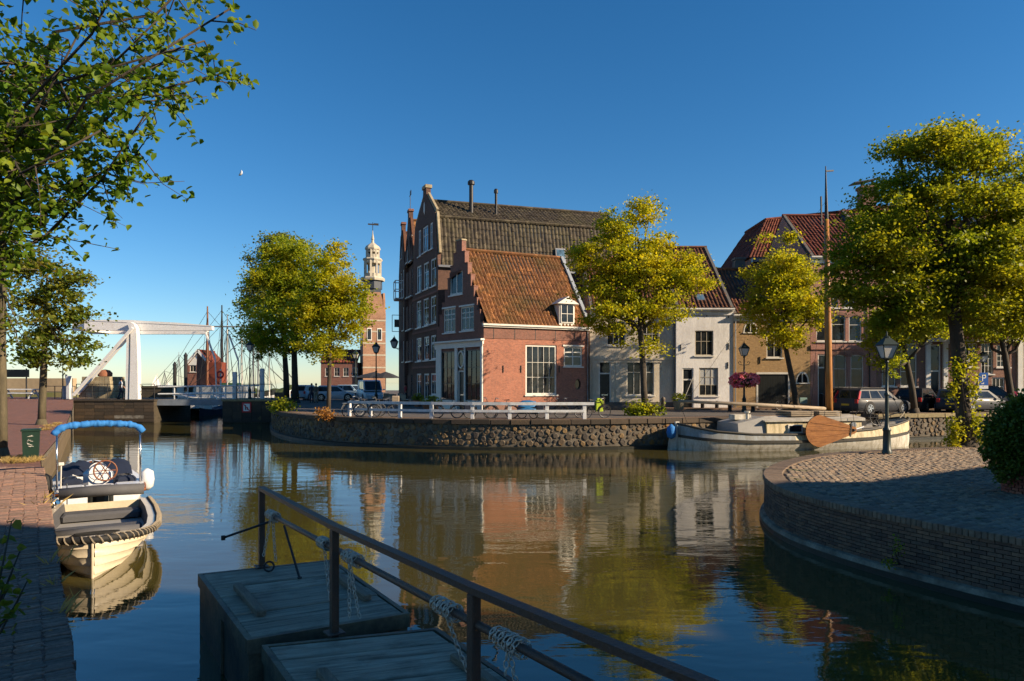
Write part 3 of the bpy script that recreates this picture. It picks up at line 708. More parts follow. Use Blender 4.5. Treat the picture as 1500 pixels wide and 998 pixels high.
def oh(F): return [archpts(F.rect(1089, 471, 1110, 487), F.uv(0, 471)[1] - F.uv(0, 486.9)[1] - .05), rectpts(F.rect(1123, 474, 1146, 524)), rectpts(F.rect(1108, 545.5, 1157, 598)), archpts(F.rect(1166, 544.5, 1185, 561), F.uv(0, 471)[1] - F.uv(0, 486.9)[1] - .05)]
h, F, W, z = row_house('house', 'ochre brick warehouse with dark double doors and half round windows', X(1074, YW) + .012, X(1187, YW), YW, 3.4 + 99 * .0484, 4.9, 12.2, 'brick_ochre', 'tile_red', oh, plinth=None)
def lunette(r):
    rise = r[3] - r[1] - .05; o = archpts(r, rise, 10); c = ((r[0] + r[2]) / 2, r[1] + .04); q = [(c[0] + (a - c[0]) * .86, c[1] + (b - c[1]) * .84) for a, b in o]
    m = MB(); k = len(o)
    m.add([(a, -.02, b) for a, b in o] + [(a, -.02, b) for a, b in q] + [(a, .1, b) for a, b in o] + [(a, .1, b) for a, b in q], [(i, (i + 1) % k, k + (i + 1) % k, k + i) for i in range(k)] + [(i, (i + 1) % k, 2 * k + (i + 1) % k, 2 * k + i) for i in range(k)] + [(k + i, k + (i + 1) % k, 3 * k + (i + 1) % k, 3 * k + i) for i in range(k)])
    m.box(c[0] - .025, 0, r[1] + .04, c[0] + .025, .09, r[3] - .1)
    w = m.obj('window', 'trim_white', h, F.M); MB().prism(q, .07, .09).obj('pane', 'glass', w, F.M)
    MB().box(r[0] - .05, -.07, r[1] - .07, r[2] + .05, -.003, r[1] - .003).obj('sill', 'trim_white', w, F.M)
lunette(F.rect(1089, 471, 1110, 487)); lunette(F.rect(1166, 544.5, 1185, 561))
window(h, F, F.rect(1123, 474, 1146, 524), 2, 2)
r = F.rect(1108, 545.5, 1157, 598); d = MB().box(r[0], -.02, r[1], r[0] + .12, .1, r[3]).box(r[2] - .12, -.02, r[1], r[2], .1, r[3]).box(r[0] + .12, -.02, r[3] - .14, r[2] - .12, .1, r[3]).obj('double_door', 'old_white', h, F.M)
n = 12
for i in range(n):
    a = r[0] + .12 + (r[2] - r[0] - .24) * i / n; b = r[0] + .12 + (r[2] - r[0] - .24) * (i + 1) / n
    MB().box(a + .006, .05 + (i % 2) * .004, r[1] + .02, b - .006, .09, r[3] - .15).obj('door_board', 'dark_paint', d, F.M)
anchor(h, F, *F.uv(1113, 533), .5); pipe(h, F, .12, 0, z - .5)

def ph_(F):
    return [archpts(F.rect(1196, 462, 1216, 500), .16), archpts(F.rect(1218, 462, 1238.5, 500), .16), archpts(F.rect(1243.5, 463, 1262, 500), .16), rectpts(F.rect(1213, 425, 1228, 451)), rectpts(F.rect(1234, 425, 1252, 451)), rectpts(F.rect(1198, 519, 1213, 598)), archpts(F.rect(1221, 520, 1240, 573), .16), archpts(F.rect(1246, 520, 1265, 573), .16)]
h, F, W, z = row_house('house', 'pink brick house with segmental arched windows behind the boat mast', X(1187, YW) + .01, X(1284, YW), YW, 12.3, 5.0, 16.4, 'brick_pink', 'tile_deep', ph_)
for q in ((1196, 462, 1216, 500), (1218, 462, 1238.5, 500), (1243.5, 463, 1262, 500), (1221, 520, 1240, 573), (1246, 520, 1265, 573)):
    r = F.rect(*q); window(h, F, r, 1, 2, ysplit=[.62] if q[1] > 500 else [.66])
    MB().prism([(r[0] - .12, r[3] - .1), (r[0] - .02, r[3] - .12)] + [((r[0] + r[2]) / 2 + (r[2] - r[0]) / 2 * math.cos(t), r[3] - .1 + .13 * math.sin(t)) for t in [math.pi * (1 - i / 8) for i in range(9)]] + [(r[2] + .12, r[3] - .1)] + [((r[0] + r[2]) / 2 + ((r[2] - r[0]) / 2 + .14) * math.cos(t), r[3] - .06 + .3 * math.sin(t)) for t in [math.pi * i / 8 for i in range(9)]], -.025, -.004).obj('brick_arch', 'brick_brown', h, F.M)
window(h, F, F.rect(1213, 425, 1228, 451), 1, 2); window(h, F, F.rect(1234, 425, 1252, 451), 1, 2); door(h, F, F.rect(1198, 519, 1213, 598), .25, tm='glass')
v = F.uv(0, 506)[1]; MB().box(0, -.08, v - .3, W, -.003, v).obj('string_course', 'brick_pink', h, F.M)
pipe(h, F, F.uv(1273, 0)[0], 0, z - .5, 'black_iron')

def dh(F): return [rectpts(F.rect(1319, 503, 1343, 566)), rectpts(F.rect(1326, 470, 1345, 495)), rectpts(F.rect(1362, 505, 1378, 597)), rectpts(F.rect(1292, 510, 1312, 566)), rectpts(F.rect(1292, 466, 1312, 494)), rectpts(F.rect(1362, 462, 1380, 492))]
h, F, W, z = row_house('house', 'brown brick house with tall white pilastered doorway behind the parked black car', X(1284, YW) + .01, X(1396, YW), YW, 12.6, 5.2, 16.8, 'brick_brown', 'tile_deep', dh)
for q in ((1319, 503, 1343, 566), (1326, 470, 1345, 495), (1292, 510, 1312, 566), (1292, 466, 1312, 494), (1362, 462, 1380, 492)): window(h, F, F.rect(*q), 2, 3)
door(h, F, F.rect(1362, 505, 1378, 597), .42)
for px in (1358.5, 1384): MB().box(F.uv(px, 0)[0] - .16, -.14, -.05, F.uv(px, 0)[0] + .16, -.003, F.uv(0, 501)[1]).box(F.uv(px, 0)[0] - .22, -.2, F.uv(0, 504)[1], F.uv(px, 0)[0] + .22, -.143, F.uv(0, 501)[1]).obj('pilaster', 'trim_white', h, F.M)
a, b = F.uv(1354, 501), F.uv(1389, 495); MB().box(a[0], -.3, a[1], b[0], -.003, b[1]).obj('door_cornice', 'trim_white', h, F.M)

def eh(F): return [rectpts(F.rect(*q)) for q in ((1414, 503, 1432, 538), (1437, 503, 1455, 548), (1460, 505, 1479, 538), (1428, 553, 1446, 583), (1453, 553, 1472, 580), (1403, 553, 1420, 597), (1414, 455, 1432, 488), (1437, 455, 1455, 488), (1460, 455, 1479, 488))]
h, F, W, z = row_house('house', 'reddish brick house with many paned windows behind the parking sign', X(1396, YW) + .01, X(1489, YW), YW, 12.0, 5.2, 16.0, 'brick_brown', 'tile_deep', eh)
for q in ((1414, 503, 1432, 538), (1437, 503, 1455, 548), (1460, 505, 1479, 538), (1428, 553, 1446, 583), (1453, 553, 1472, 580), (1414, 455, 1432, 488), (1437, 455, 1455, 488), (1460, 455, 1479, 488)): window(h, F, F.rect(*q), 3, 4 if q[1] < 550 else 2)
door(h, F, F.rect(1403, 553, 1420, 597), .2)
v = F.uv(0, 499)[1]; MB().box(0, -.14, v - .1, W, -.003, v + .08).obj('string_course', 'trim_white', h, F.M)
def fh(F): return [rectpts(F.rect(*q)) for q in ((1499, 505, 1515, 575), (1524, 505, 1540, 575), (1499, 450, 1515, 490), (1524, 450, 1540, 490))]
h, F, W, z = row_house('house', 'stone fronted house with pale pilasters at the right end of the row', X(1489, YW) + .01, X(1560, YW), YW, 12.8, 5.0, 16.6, 'stone_trim', 'tile_deep', fh)
for q in ((1499, 505, 1515, 575), (1524, 505, 1540, 575), (1499, 450, 1515, 490), (1524, 450, 1540, 490)): window(h, F, F.rect(*q), 2, 4)
for px in (1493, 1519, 1545): MB().box(F.uv(px, 0)[0] - .16, -.12, 0, F.uv(px, 0)[0] + .16, -.003, z - .6).obj('pilaster', 'trim_white', h, F.M)

# tall house behind the row: deep red roof and capped chimney
F = Frame((20.0, 57.0, ZF)); h = thing('house', 'tall rear house with deep red tiled roof and capped chimney behind the row', 'house', F.M)
MB().box(0, .2, 0, 18, 9, 12.3).obj('wall', 'brick_brown', h, F.M)
pantile(h, F, (-.2, 0, 12.3), (18, 0, 13.2), (17, 4.0, 17.9), (1.9, 1.9, 15.9), 'tile_deep')
pantile(h, F, (-.2, 9, 12.3), (-.2, 0, 12.3), (1.9, 1.9, 15.9), (1.9, 7, 15.9), 'tile_deep', 'hip_roof', .5, .7)
pantile(h, F, (18, 9.2, 12.3), (-.2, 9.2, 12.3), (1.9, 4, 15.8), (17, 4.2, 17.8), 'tile_deep', 'rear_roof', .5, .7)
MB().box(0, -.35, 11.9, 18, .15, 12.25).obj('gutter', 'zinc', h, F.M)
p = P(1270, 290, 58.5); q = F.M.inverted() @ p
c = MB().box(q.x - .6, q.y - .4, 14, q.x + .6, q.y + .5, q.z + .7).box(q.x - .7, q.y - .5, q.z + .7, q.x + .7, q.y + .6, q.z + .95).obj('chimney', 'brick_brown', h, F.M)
MB().prism([(q.x - 1.3, q.z + 1.15), (q.x, q.z + 1.35), (q.x + .9, q.z + 1.6), (q.x + .9, q.z + 1.68), (q.x, q.z + 1.43), (q.x - 1.3, q.z + 1.23)], q.y - .5, q.y + .6).box(q.x - .5, q.y - .1, q.z + .95, q.x - .4, q.y + .1, q.z + 1.28).box(q.x + .4, q.y - .1, q.z + .95, q.x + .5, q.y + .1, q.z + 1.45).obj('chimney_cap', 'black_iron', c, F.M)
# dark slate stack between white and ochre roofs
p = P(1082, 392, 54.5)
st = MB().lathe([(.75, -2), (.55, .3), (.5, .55), (.62, .56), (.62, .75)], 4).obj('chimney_stack', 'plinth', None, T(p.x, p.y, p.z, .78))
tag(st, 'dark slated chimney stack between the white house roof and the leaning tree', 'chimney')

# ------------------------------------------------------------------ corner brick house with stepped gable
CORN = Vector((-1.89, 45.0, ZF)); GEND = Vector((-5.42, 49.2, ZF)); EEND = Vector((5.42, 48.38, ZF))
FS = Frame(CORN, math.atan2(EEND.y - CORN.y, EEND.x - CORN.x)); FG = Frame(GEND, math.atan2(CORN.y - GEND.y, CORN.x - GEND.x))
LS = (EEND - CORN).length; LG = (CORN - GEND).length
h = thing('house', 'red brick corner house with stepped gable and white shopfront', 'house', FS.M)
zE = 3.4 + 85 * .045 - ZF
big = FS.rect(769.8, 505.5, 815.5, 578.5); sm = FS.rect(826, 508, 853, 537); ov = FS.uv(846.5, 563)
oval = [(ov[0] + .24 * math.cos(t), ov[1] + .38 * math.sin(t)) for t in [2 * math.pi * i / 14 for i in range(14)]]
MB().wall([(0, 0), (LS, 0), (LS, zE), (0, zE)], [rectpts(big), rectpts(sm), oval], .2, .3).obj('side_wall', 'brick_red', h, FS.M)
w = window(h, FS, big, 5, 3, sill='trim_white', ysplit=[.34, .66], fw=.12, bar=.025)
window(h, FS, sm, 2, 3, ysplit=[.5, .75], hood='trim_white', fw=.1, bar=.08)
wo_ = MB().add([(ov[0] + .24 * q * math.cos(t), y, ov[1] + .38 * q * math.sin(t)) for q, y in ((1, .05), (.84, .05), (.84, .12)) for t in [2 * math.pi * i / 14 for i in range(14)]], [(a * 14 + i, a * 14 + (i + 1) % 14, (a + 1) * 14 + (i + 1) % 14, (a + 1) * 14 + i) for a in range(2) for i in range(14)]).obj('oval_window', 'dark_paint', h, FS.M)
MB().prism(oval, .12, .13).obj('pane', 'glass', wo_, FS.M)
zb = FS.uv(760, 497)[1]
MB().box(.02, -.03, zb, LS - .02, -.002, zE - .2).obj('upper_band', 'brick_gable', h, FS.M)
MB().box(-.1, -.28, zE - .08, LS + .02, -.004, zE + .04).box(-.05, -.18, zE - .18, LS + .01, -.033, zE - .08).obj('gutter', 'trim_white', h, FS.M)
for px in (737, 763, 819): anchor(h, FS, *FS.uv(px, 546), .48)
pipe(h, FS, LS - .12, 0, zE - .1)
MB().box(.02, -.05, -.05, LS - .02, -.003, .45).obj('plinth', 'brick_brown', h, FS.M)
for i in range(5):
    u = .7 + i * 1.55; MB().box(u, -.036, zE - .95, u + .05, -.031, zE - .22).obj('wall_anchor', 'black_iron', h, FS.M)
# gable: steps on both sides
z0 = zE + .1; zt = 13.15 - ZF; ns = 7; half = LG / 2; out = [(0, 0), (LG, 0)]
stepsR = []
for i in range(ns + 1):
    zz = z0 + (zt - z0) * i / ns; w_ = half - (half - .34) * i / ns
    stepsR.append((w_, zz))
right = []
for i in range(ns):
    right += [(half + stepsR[i][0], stepsR[i + 1][1] if i < ns else 0)] if False else []
    right += [(half + stepsR[i][0], stepsR[i][1]), (half + stepsR[i + 1][0] if i < ns - 1 else half + .34, stepsR[i][1])]
right = [(LG, z0)]
for i in range(1, ns + 1):
    w_ = stepsR[i][0]; right += [(half + w_, stepsR[i - 1][1]), (half + w_, stepsR[i][1])]
left = [(LG - u, v) for u, v in right[::-1]]
g = [FG.rect(658.5, 397.5, 677.5, 432), FG.rect(649.5, 452, 667, 487.5), FG.rect(674.5, 449, 694, 484.5)]
sl, sd, sr = FG.rect(647.5, 515, 667.5, 586), FG.rect(671, 543, 681, 601), FG.rect(682.5, 512.5, 705, 587)
sd = (sd[0], .04, sd[2], sd[3])
ot = FG.rect(669.5, 513, 681.5, 541)
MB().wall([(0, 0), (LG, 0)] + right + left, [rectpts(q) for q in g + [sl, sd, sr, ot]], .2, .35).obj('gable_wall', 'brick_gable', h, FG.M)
for i in range(1, ns + 1):
    for sgn in (-1, 1):
        u1 = half + sgn * stepsR[i - 1][0]; u2 = half + sgn * stepsR[i][0]
        MB().box(min(u1, u2) - .02, -.03, stepsR[i - 1][1] + .003, max(u1, u2) + .02, .38, stepsR[i - 1][1] + .07).obj('step_cap', 'brick_gable', h, FG.M)
MB().box(half - .38, -.04, zt + .003, half + .38, .40, zt + .1).obj('step_cap', 'pale_stone', h, FG.M)
window(h, FG, g[0], 2, 1, fw=.12, bar=.1); window(h, FG, g[1], 3, 4, fw=.1, bar=.06, ysplit=[.55, .78], hood='trim_white'); window(h, FG, g[2], 3, 4, fw=.1, bar=.06, ysplit=[.55, .78], hood='trim_white')
shop = MB()
vt = FG.uv(712, 498)[1]
for a, b in ((0.02, sl[0]), (sl[2], sd[0]), (sd[2], sr[0]), (sr[2], LG - .02)): shop.box(a, -.1, 0.02, b, -.003, vt - .25)
shop.box(sl[0], -.08, .02, sl[2], -.003, sl[1]).box(sr[0], -.08, .02, sr[2], -.003, sr[1])
shop.obj('shopfront', 'trim_white', h, FG.M)
MB().box(-.1, -.12, vt - .42, LG + .06, -.105, vt - .25).box(-.1, -.12, vt - .25, LG + .06, -.003, vt - .02).box(-.22, -.32, vt - .02, LG + .14, -.003, vt + .1).obj('shop_cornice', 'trim_white', h, FG.M)
window(h, FG, sl, 3, 3, fm='dark_paint', sill=None, y=.0, name='shop_window'); window(h, FG, sr, 3, 3, fm='dark_paint', sill=None, y=.0, name='shop_window')
door(h, FG, sd, .0, fm='trim_white', y=.05)
oc = ((ot[0] + ot[2]) / 2, (ot[1] + ot[3]) / 2); ra, rb = (ot[2] - ot[0]) * .42, (ot[3] - ot[1]) * .46
o1 = MB(); tt = [2 * math.pi * i / 20 for i in range(20)]
o1.add([(oc[0] + ra * q * math.cos(t), y, oc[1] + rb * q * math.sin(t)) for q, y in ((1, .02), (1, -.06), (.84, -.06), (.84, .02)) for t in tt], [(a * 20 + i, a * 20 + (i + 1) % 20, (a + 1) * 20 + (i + 1) % 20, (a + 1) * 20 + i) for a in range(3) for i in range(20)])
w = o1.obj('oval_transom', 'trim_white', h, FG.M); MB().box(ot[0], .02, ot[1], ot[2], .05, ot[3]).obj('pane', 'glass', w, FG.M)
# roof
ridge0 = (CORN + GEND) / 2; ridge0.z = 12.55; dS = FS.u
inv = FS.M.inverted()
def loc(p): return tuple(inv @ Vector(p))
A = CORN + Vector((0, 0, zE)) - FS.n * .22 + dS * .2; B = EEND + Vector((0, 0, zE)) - FS.n * .22; R0 = ridge0 + dS * .2; R1 = ridge0 + dS * LS
pantile(h, FS, loc(A), loc(B), loc(R1), loc(R0), 'tile_orange')
A2 = GEND + Vector((0, 0, zE)) + dS * .2; B2 = A2 + dS * (LS - .2)
pantile(h, FS, loc(B2), loc(A2), loc(R0), loc(R1), 'tile_orange', 'rear_roof', .5, .7)
e0 = EEND.copy(); b0 = GEND + dS * LS
MB().add([loc(q) for q in (e0, b0, b0 + Vector((0, 0, zE)), R1 - Vector((0, 0, .1)), e0 + Vector((0, 0, zE - .05)))], [(0, 1, 2, 3, 4)]).obj('end_wall', 'brick_gable', h, FS.M)
MB().add([loc(q) for q in (GEND, b0, b0 + Vector((0, 0, zE)), GEND + Vector((0, 0, zE)))], [(0, 1, 2, 3)]).obj('rear_wall', 'brick_gable', h, FS.M)
MB().bar(loc(B + Vector((0, 0, .12))), loc(R1 + Vector((0, 0, .12))), .3, .16).obj('verge_gutter', 'grey_steel', h, FS.M)
# dormer
du0, dv0, du1, dv1 = FS.rect(817.5, 446, 840, 476)
D = MB(); dy = -.16; D.box(du0, dy, zE + .05, du1, dy + 2.0, dv1 + .02); dm = D.obj('dormer', 'trim_white', h, FS.M)
window(h, FS, (du0 + .1, dv0 + .12, du1 - .1, dv1 - .05), 2, 2, y=dy - .07, sill=None, fw=.05, name='dormer_window')
MB().prism([(du0 - .25, dv1), (du1 + .25, dv1), ((du0 + du1) / 2, dv1 + .52)], dy - .22, dy + 2.2).obj('pediment', 'trim_white', dm, FS.M)

# ------------------------------------------------------------------ tall dark warehouses behind
WR = Vector((-5.45, 50.3, ZF)); dA = Vector((-.41, .912, 0)).normalized(); dRf = Vector((.957, .29, 0)).normalized()
WL = WR + dA * 6.7; FA = Frame(WL, math.atan2(-dA.y, -dA.x))
h = thing('warehouse', 'tall dark brick warehouse with long mansard roof of mossy black tiles', 'warehouse', FA.M)
eA = 12.0 - ZF; kz = 15.75 - ZF; ku = 0.7; rzA = 17.6 - ZF; gw = 6.7; mid = gw / 2
outline = [(0, 0), (gw, 0), (gw, eA), (gw - .12, eA + .9), (gw - ku, kz + .3), (mid + .5, rzA + .25), (mid + .42, rzA + .9), (mid - .42, rzA + .9), (mid - .5, rzA + .25), (ku, kz + .3), (.12, eA + .9), (0, eA)]
wins = []
for q in ((612.4, 337, 616.4, 376), (619, 331.5, 627, 369.5), (629.5, 326, 634, 365)): wins.append((FA.rect(*q), 'a'))
for q in ((610, 389.5, 617, 429), (620, 384.5, 627.8, 424), (630.5, 378.5, 638.7, 419.5), (609.6, 441, 616.8, 480.5), (619.6, 437, 627.7, 477.5), (630.3, 433.5, 638.7, 474), (609.4, 495, 617, 529.5), (620.5, 493, 628.2, 528), (630.5, 491, 638.7, 527), (609.7, 547.4, 616.8, 580), (620.5, 547.4, 628.4, 586), (630.5, 547, 638.6, 579)): wins.append((FA.rect(*q), 'b'))
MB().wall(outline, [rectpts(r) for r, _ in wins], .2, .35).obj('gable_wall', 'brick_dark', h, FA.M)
for r, k in wins: window(h, FA, r, 2, 3, fw=.12, bar=.05, ysplit=[.66], fm='white_paint', sill='trim_white', pm='glass_blue' if k == 'a' else 'glass')
for zz in (FA.uv(625, 432)[1], FA.uv(625, 484)[1], FA.uv(625, 537)[1]): MB().box(.01, -.05, zz - .12, gw - .01, -.002, zz + .04).obj('string_course', 'brick_gable', h, FA.M)
for (a, b) in (((mid + .5, rzA + .3), (gw - ku, kz + .38)), ((gw - ku + .03, kz + .3), (gw - .08, eA + .9)), ((mid - .5, rzA + .3), (ku, kz + .38)), ((ku - .03, kz + .3), (.08, eA + .9))):
    MB().bar((a[0], .15, a[1]), (b[0], .15, b[1]), .5, .18, (0, 1, 0)).obj('gable_coping', 'mat_coping' if False else 'pale_stone', h, FA.M)
MB().box(mid - .5, -.08, rzA + .9, mid + .5, .45, rzA + 1.15).obj('gable_coping', 'pale_stone', h, FA.M)
MB().lathe([(.02, 0), (.16, .25), (.12, .8), (.02, 1.0)], 8).obj('gable_ornament', 'trim_white', h, FA.M @ Matrix.Translation((mid, -.03, rzA - 1.1)) @ Matrix.Diagonal((1, .3, 1, 1)))
iA = FA.M.inverted(); lr = 15.5
def la(p): return tuple(iA @ Vector(p))
def wp(w, z, t): return WR + dA * w + dRf * t + Vector((0, 0, z))
pantile(h, FA, la(wp(0, eA, .3)), la(wp(0, eA, lr)), la(wp(ku, kz, lr)), la(wp(ku, kz, .3)), 'tile_dark', 'lower_roof', .3, .4, .06)
pantile(h, FA, la(wp(ku - .05, kz, .3)), la(wp(ku - .05, kz, lr)), la(wp(mid, rzA, lr)), la(wp(mid, rzA, .3)), 'tile_dark', 'upper_roof', .3, .4, .06)
pantile(h, FA, la(wp(gw, eA, lr)), la(wp(gw, eA, .3)), la(wp(mid, rzA, .3)), la(wp(mid, rzA, lr)), 'tile_dark', 'rear_roof', .6, .8)
MB().add([la(wp(0, 0, 0)), la(wp(0, 0, lr)), la(wp(0, eA, lr)), la(wp(0, eA, 0))], [(0, 1, 2, 3)]).obj('long_wall', 'brick_dark', h, FA.M)
MB().add([la(wp(0, 0, lr)), la(wp(gw, 0, lr)), la(wp(gw, eA, lr)), la(wp(mid, rzA, lr)), la(wp(ku, kz, lr)), la(wp(0, eA, lr))], [(0, 1, 2, 3, 4, 5)]).obj('end_wall', 'brick_gable', h, FA.M)
MB().bar(la(wp(-.15, eA - .05, 0)), la(wp(-.15, eA - .05, lr)), .18, .16).obj('gutter', 'zinc', h, FA.M)
for t, hh, rr in ((3.2, 2.0, .16), (5.2, 1.5, .1)):
    p = wp(1.9, rzA - .9, t); pp = la(p); MB().lathe([(rr, -1), (rr, hh), (rr * 1.7, hh + .02), (rr * 1.7, hh + .25), (rr * 1.1, hh + .35)], 10, pp).obj('flue_pipe', 'black_iron', h, FA.M)
p = la(wp(.22, 13.2 - ZF, 9.7)); sk = MB().box(-.4, -.1, -.6, .4, .1, .6).obj('skylight', 'zinc', h, FA.M @ Matrix.Translation(p) @ Matrix.Rotation(FS.a - FA.a - .15, 4, 'Z') @ Matrix.Rotation(-.18, 4, 'X') @ Matrix.Translation((0, -.1, 0)))
MB().box(-.32, -.115, -.5, .32, -.101, .5).obj('pane', 'glass_blue', sk, WM[sk.name])
# second and third fronts further along the street
def street_gable(label, Rp, d, wdt, eave, peak, wpx, tm, neck):
    L = Rp + d * wdt; Fb = Frame(L, math.atan2(-d.y, -d.x)); hh = thing('warehouse', label, 'warehouse', Fb.M); mid = wdt / 2
    e, pk = eave - ZF, peak - ZF
    out = [(0, 0), (wdt, 0), (wdt, e), (mid + .35, pk), (mid + .35, pk + .6), (mid - .35, pk + .6), (mid - .35, pk), (0, e)]
    rs = [rectpts(Fb.rect(*q)) for q in wpx]
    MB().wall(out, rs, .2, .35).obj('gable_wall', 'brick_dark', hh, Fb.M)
    for q in wpx: window(hh, Fb, Fb.rect(*q), 2, 2, fw=.12, bar=.05, ysplit=[.66], fm='white_paint')
    for s_ in (-1, 1): MB().bar((mid + s_ * .35, .15, pk + .05), (mid + s_ * mid, .15, e + .05), .45, .14, (0, 1, 0)).obj('gable_coping', 'pale_stone' if s_ < 0 else 'tile_red', hh, Fb.M)
    MB().box(mid - .45, -.05, pk + .6, mid + .45, .4, pk + .8).obj('gable_coping', 'brick_gable', hh, Fb.M)
    pantile(hh, Fb, (wdt, .35, e), (wdt, 12, e), (mid, 12, pk - .1), (mid, .35, pk - .1), tm, 'roof', .5, .6); pantile(hh, Fb, (0, 12, e), (0, .35, e), (mid, .35, pk - .1), (mid, 12, pk - .1), tm, 'rear_roof', .5, .6)
    MB().box(.02, .35, 0, wdt - .02, 12, e - .05).obj('house_body', 'brick_dark', hh, Fb.M)
    return hh, Fb
dB = Vector((-.30, .954, 0)).normalized(); dC = Vector((-.27, .963, 0)).normalized()
hB, FB = street_gable('dark brick canal house with pointed gable and weathervane, second from the stepped gable', WL, dB, 4.6, 13.6, 17.4, ((595, 350, 597.5, 385), (599.2, 346, 602.5, 383), (594.8, 400, 597.6, 436), (598.8, 397, 602.8, 434), (594.8, 450, 597.6, 484), (598.8, 447, 602.8, 482), (594.8, 500, 597.6, 530), (598.8, 498, 602.8, 529), (597, 550, 602, 585)), 'tile_orange', 0)
WL2 = WL + dB * 4.6
hC, FC = street_gable('narrow dark brick canal house with tall neck gable at the street corner', WL2, dC, 4.6, 13.5, 17.3, ((586.6, 345, 588.4, 380), (589.6, 395, 591.6, 436), (586.4, 400, 588.4, 438), (589.6, 450, 591.6, 484), (589.6, 500, 591.6, 530)), 'tile_red', 1)
u_, pk_ = 2.3, 17.4 - ZF + .8
MB().tube([(u_, .15, pk_), (u_, .15, pk_ + 1.6)], .03, 6).bar((u_ - .35, .15, pk_ + 1.25), (u_ + .45, .15, pk_ + 1.25), .05).box(u_ + .1, .13, pk_ + 1.2, u_ + .5, .17, pk_ + 1.6).obj('weathervane', 'black_iron', hB, FB.M)
# glazed balcony box, hanging sign and bracket lamp on the corner front
p = FC.uv(588, 440)
bx = MB()
for a in (0, 1.5):
    for b in (0, -.7):
        bx.bar((p[0] + a, b, p[1]), (p[0] + a, b, p[1] + 1.6), .07)
for zz in (0, .8, 1.6):
    bx.bar((p[0], -.7, p[1] + zz), (p[0] + 1.5, -.7, p[1] + zz), .07); bx.bar((p[0], 0, p[1] + zz), (p[0], -.7, p[1] + zz), .07); bx.bar((p[0] + 1.5, 0, p[1] + zz), (p[0] + 1.5, -.7, p[1] + zz), .07)
b_ = bx.obj('balcony', 'white_paint', hC, FC.M); MB().box(p[0], -.7, p[1] - .12, p[0] + 1.5, -.003, p[1] - .02).obj('balcony_floor', 'grey_steel', b_, FC.M)
p = FC.uv(589, 486)
sg = MB().bar((p[0], 0, p[1]), (p[0], -.9, p[1]), .05).bar((p[0], 0, p[1] + 1.5), (p[0], -.9, p[1] + 1.5), .05).bar((p[0], -.9, p[1]), (p[0], -.9, p[1] + 1.5), .05).obj('hanging_sign', 'black_iron', hC, FC.M)
MB().box(p[0] - .03, -.7, p[1] + .4, p[0] + .03, -.3, p[1] + 1.1).obj('sign_board', 'dark_paint', sg, FC.M)
# ------------------------------------------------------------------ mooring dolphins with railing in the foreground
mat_wood('deck_wood', (0.58, 0.45, 0.32), (0.10, 0.075, 0.052), 0, 0.85, 1.5, 1.0)
mat_wood('beam_wood', (0.34, 0.23, 0.15), (0.13, 0.09, 0.06), 1, 0.75, 3.0, 0.5)
mat('box_steel', (0.24, 0.165, 0.09), 0.55, 0.5, 1.6, col2=(0.04, 0.033, 0.026), bump=0.5, bscale=9)
ZD = 0.8
def dolphin(label, BL, BR, FR, FL, n_pl):
    BL, BR, FR, FL = (Vector((*p, 0)) for p in (BL, BR, FR, FL))
    o = FL; ux = (FR - FL); uy = (BL - FL); W = (ux.length + (BR - BL).length) / 2; D = (uy.length + (BR - FR).length) / 2
    a = math.atan2(ux.y, ux.x); M = T(o.x, o.y, 0, a)
    t = thing('mooring_platform', label, 'platform', M); MS = M; inv_ = M.inverted()
    class MB(globals()['MB']):          # platforms are slightly out of square: bend every piece to the four corners
        def mesh(s, name):
            q = []
            for x, y, z in s.v:
                u, v = x / W, y / D; p = (FL * (1 - u) + FR * u) * (1 - v) + (BL * (1 - u) + BR * u) * v; q.append(tuple(inv_ @ Vector((p.x, p.y, z))))
            s.v = q; return super().mesh(name)
    MB().box(0, 0, -.8, W, D, ZD - .075).obj('steel_box', 'box_steel', t, MS)
    rim = MB().box(-.02, -.025, ZD - .16, W + .02, .03, ZD - .005).box(-.02, D - .03, ZD - .16, W + .02, D + .025, ZD - .005).box(-.025, .03, ZD - .16, .03, D - .03, ZD - .005).box(W - .03, .03, ZD - .16, W + .025, D - .03, ZD - .005)
    rim.obj('rim', 'box_steel', t, MS)
    for i in range(n_pl):
        y0 = .035 + (D - .07) * i / n_pl; y1 = .035 + (D - .07) * (i + 1) / n_pl
        MB().bbox(.035, y0 + .009, ZD - .07, W - .035 - rnd.uniform(0, .02), y1 - .009, ZD + rnd.uniform(-.014, .006), .008).obj('plank', 'deck_wood', t, MS)
    for px_ in (.16, .86):
        MB().bbox(W * px_ - .05, D * .22, ZD + .008, W * px_ + .05, D * .66, ZD + .075, .012).obj('batten', 'beam_wood', t, MS)
    # welded seams, corner posts and a rivetted plate
    for y in (D * .45,): MB().box(-.03, y - .03, -.8, -.002, y + .03, ZD - .17).obj('side_rib', 'box_steel', t, MS)
    for x in (W * .1, W * .55): MB().box(x - .03, -.03, -.8, x + .03, -.002, ZD - .17).obj('side_rib', 'box_steel', t, MS)
    pl = MB()
    for i in range(6):
        for j in range(4):
            pl.lathe([(.022, 0), (.02, .012), (.008, .02)], 6, (0, 0, 0)) if False else None
            pl.add([(W * .14 + i * .05 + dx, -.012, ZD - .36 + j * -.06 + dz) for dx, dz in ((-.016, 0), (0, -.02), (.016, 0), (0, .02))], [(0, 1, 2, 3)])
    pl.box(W * .12, -.008, ZD - .6, W * .12 + .34, -.003, ZD - .3).obj('grip_plate', 'old_iron', t, MS)
    return t
dolphin('dark timber decked mooring platform, the farther of the two under the railing', (-4.24, 9.27), (-2.64, 10.0), (-1.18, 7.71), (-2.67, 6.92), 7)
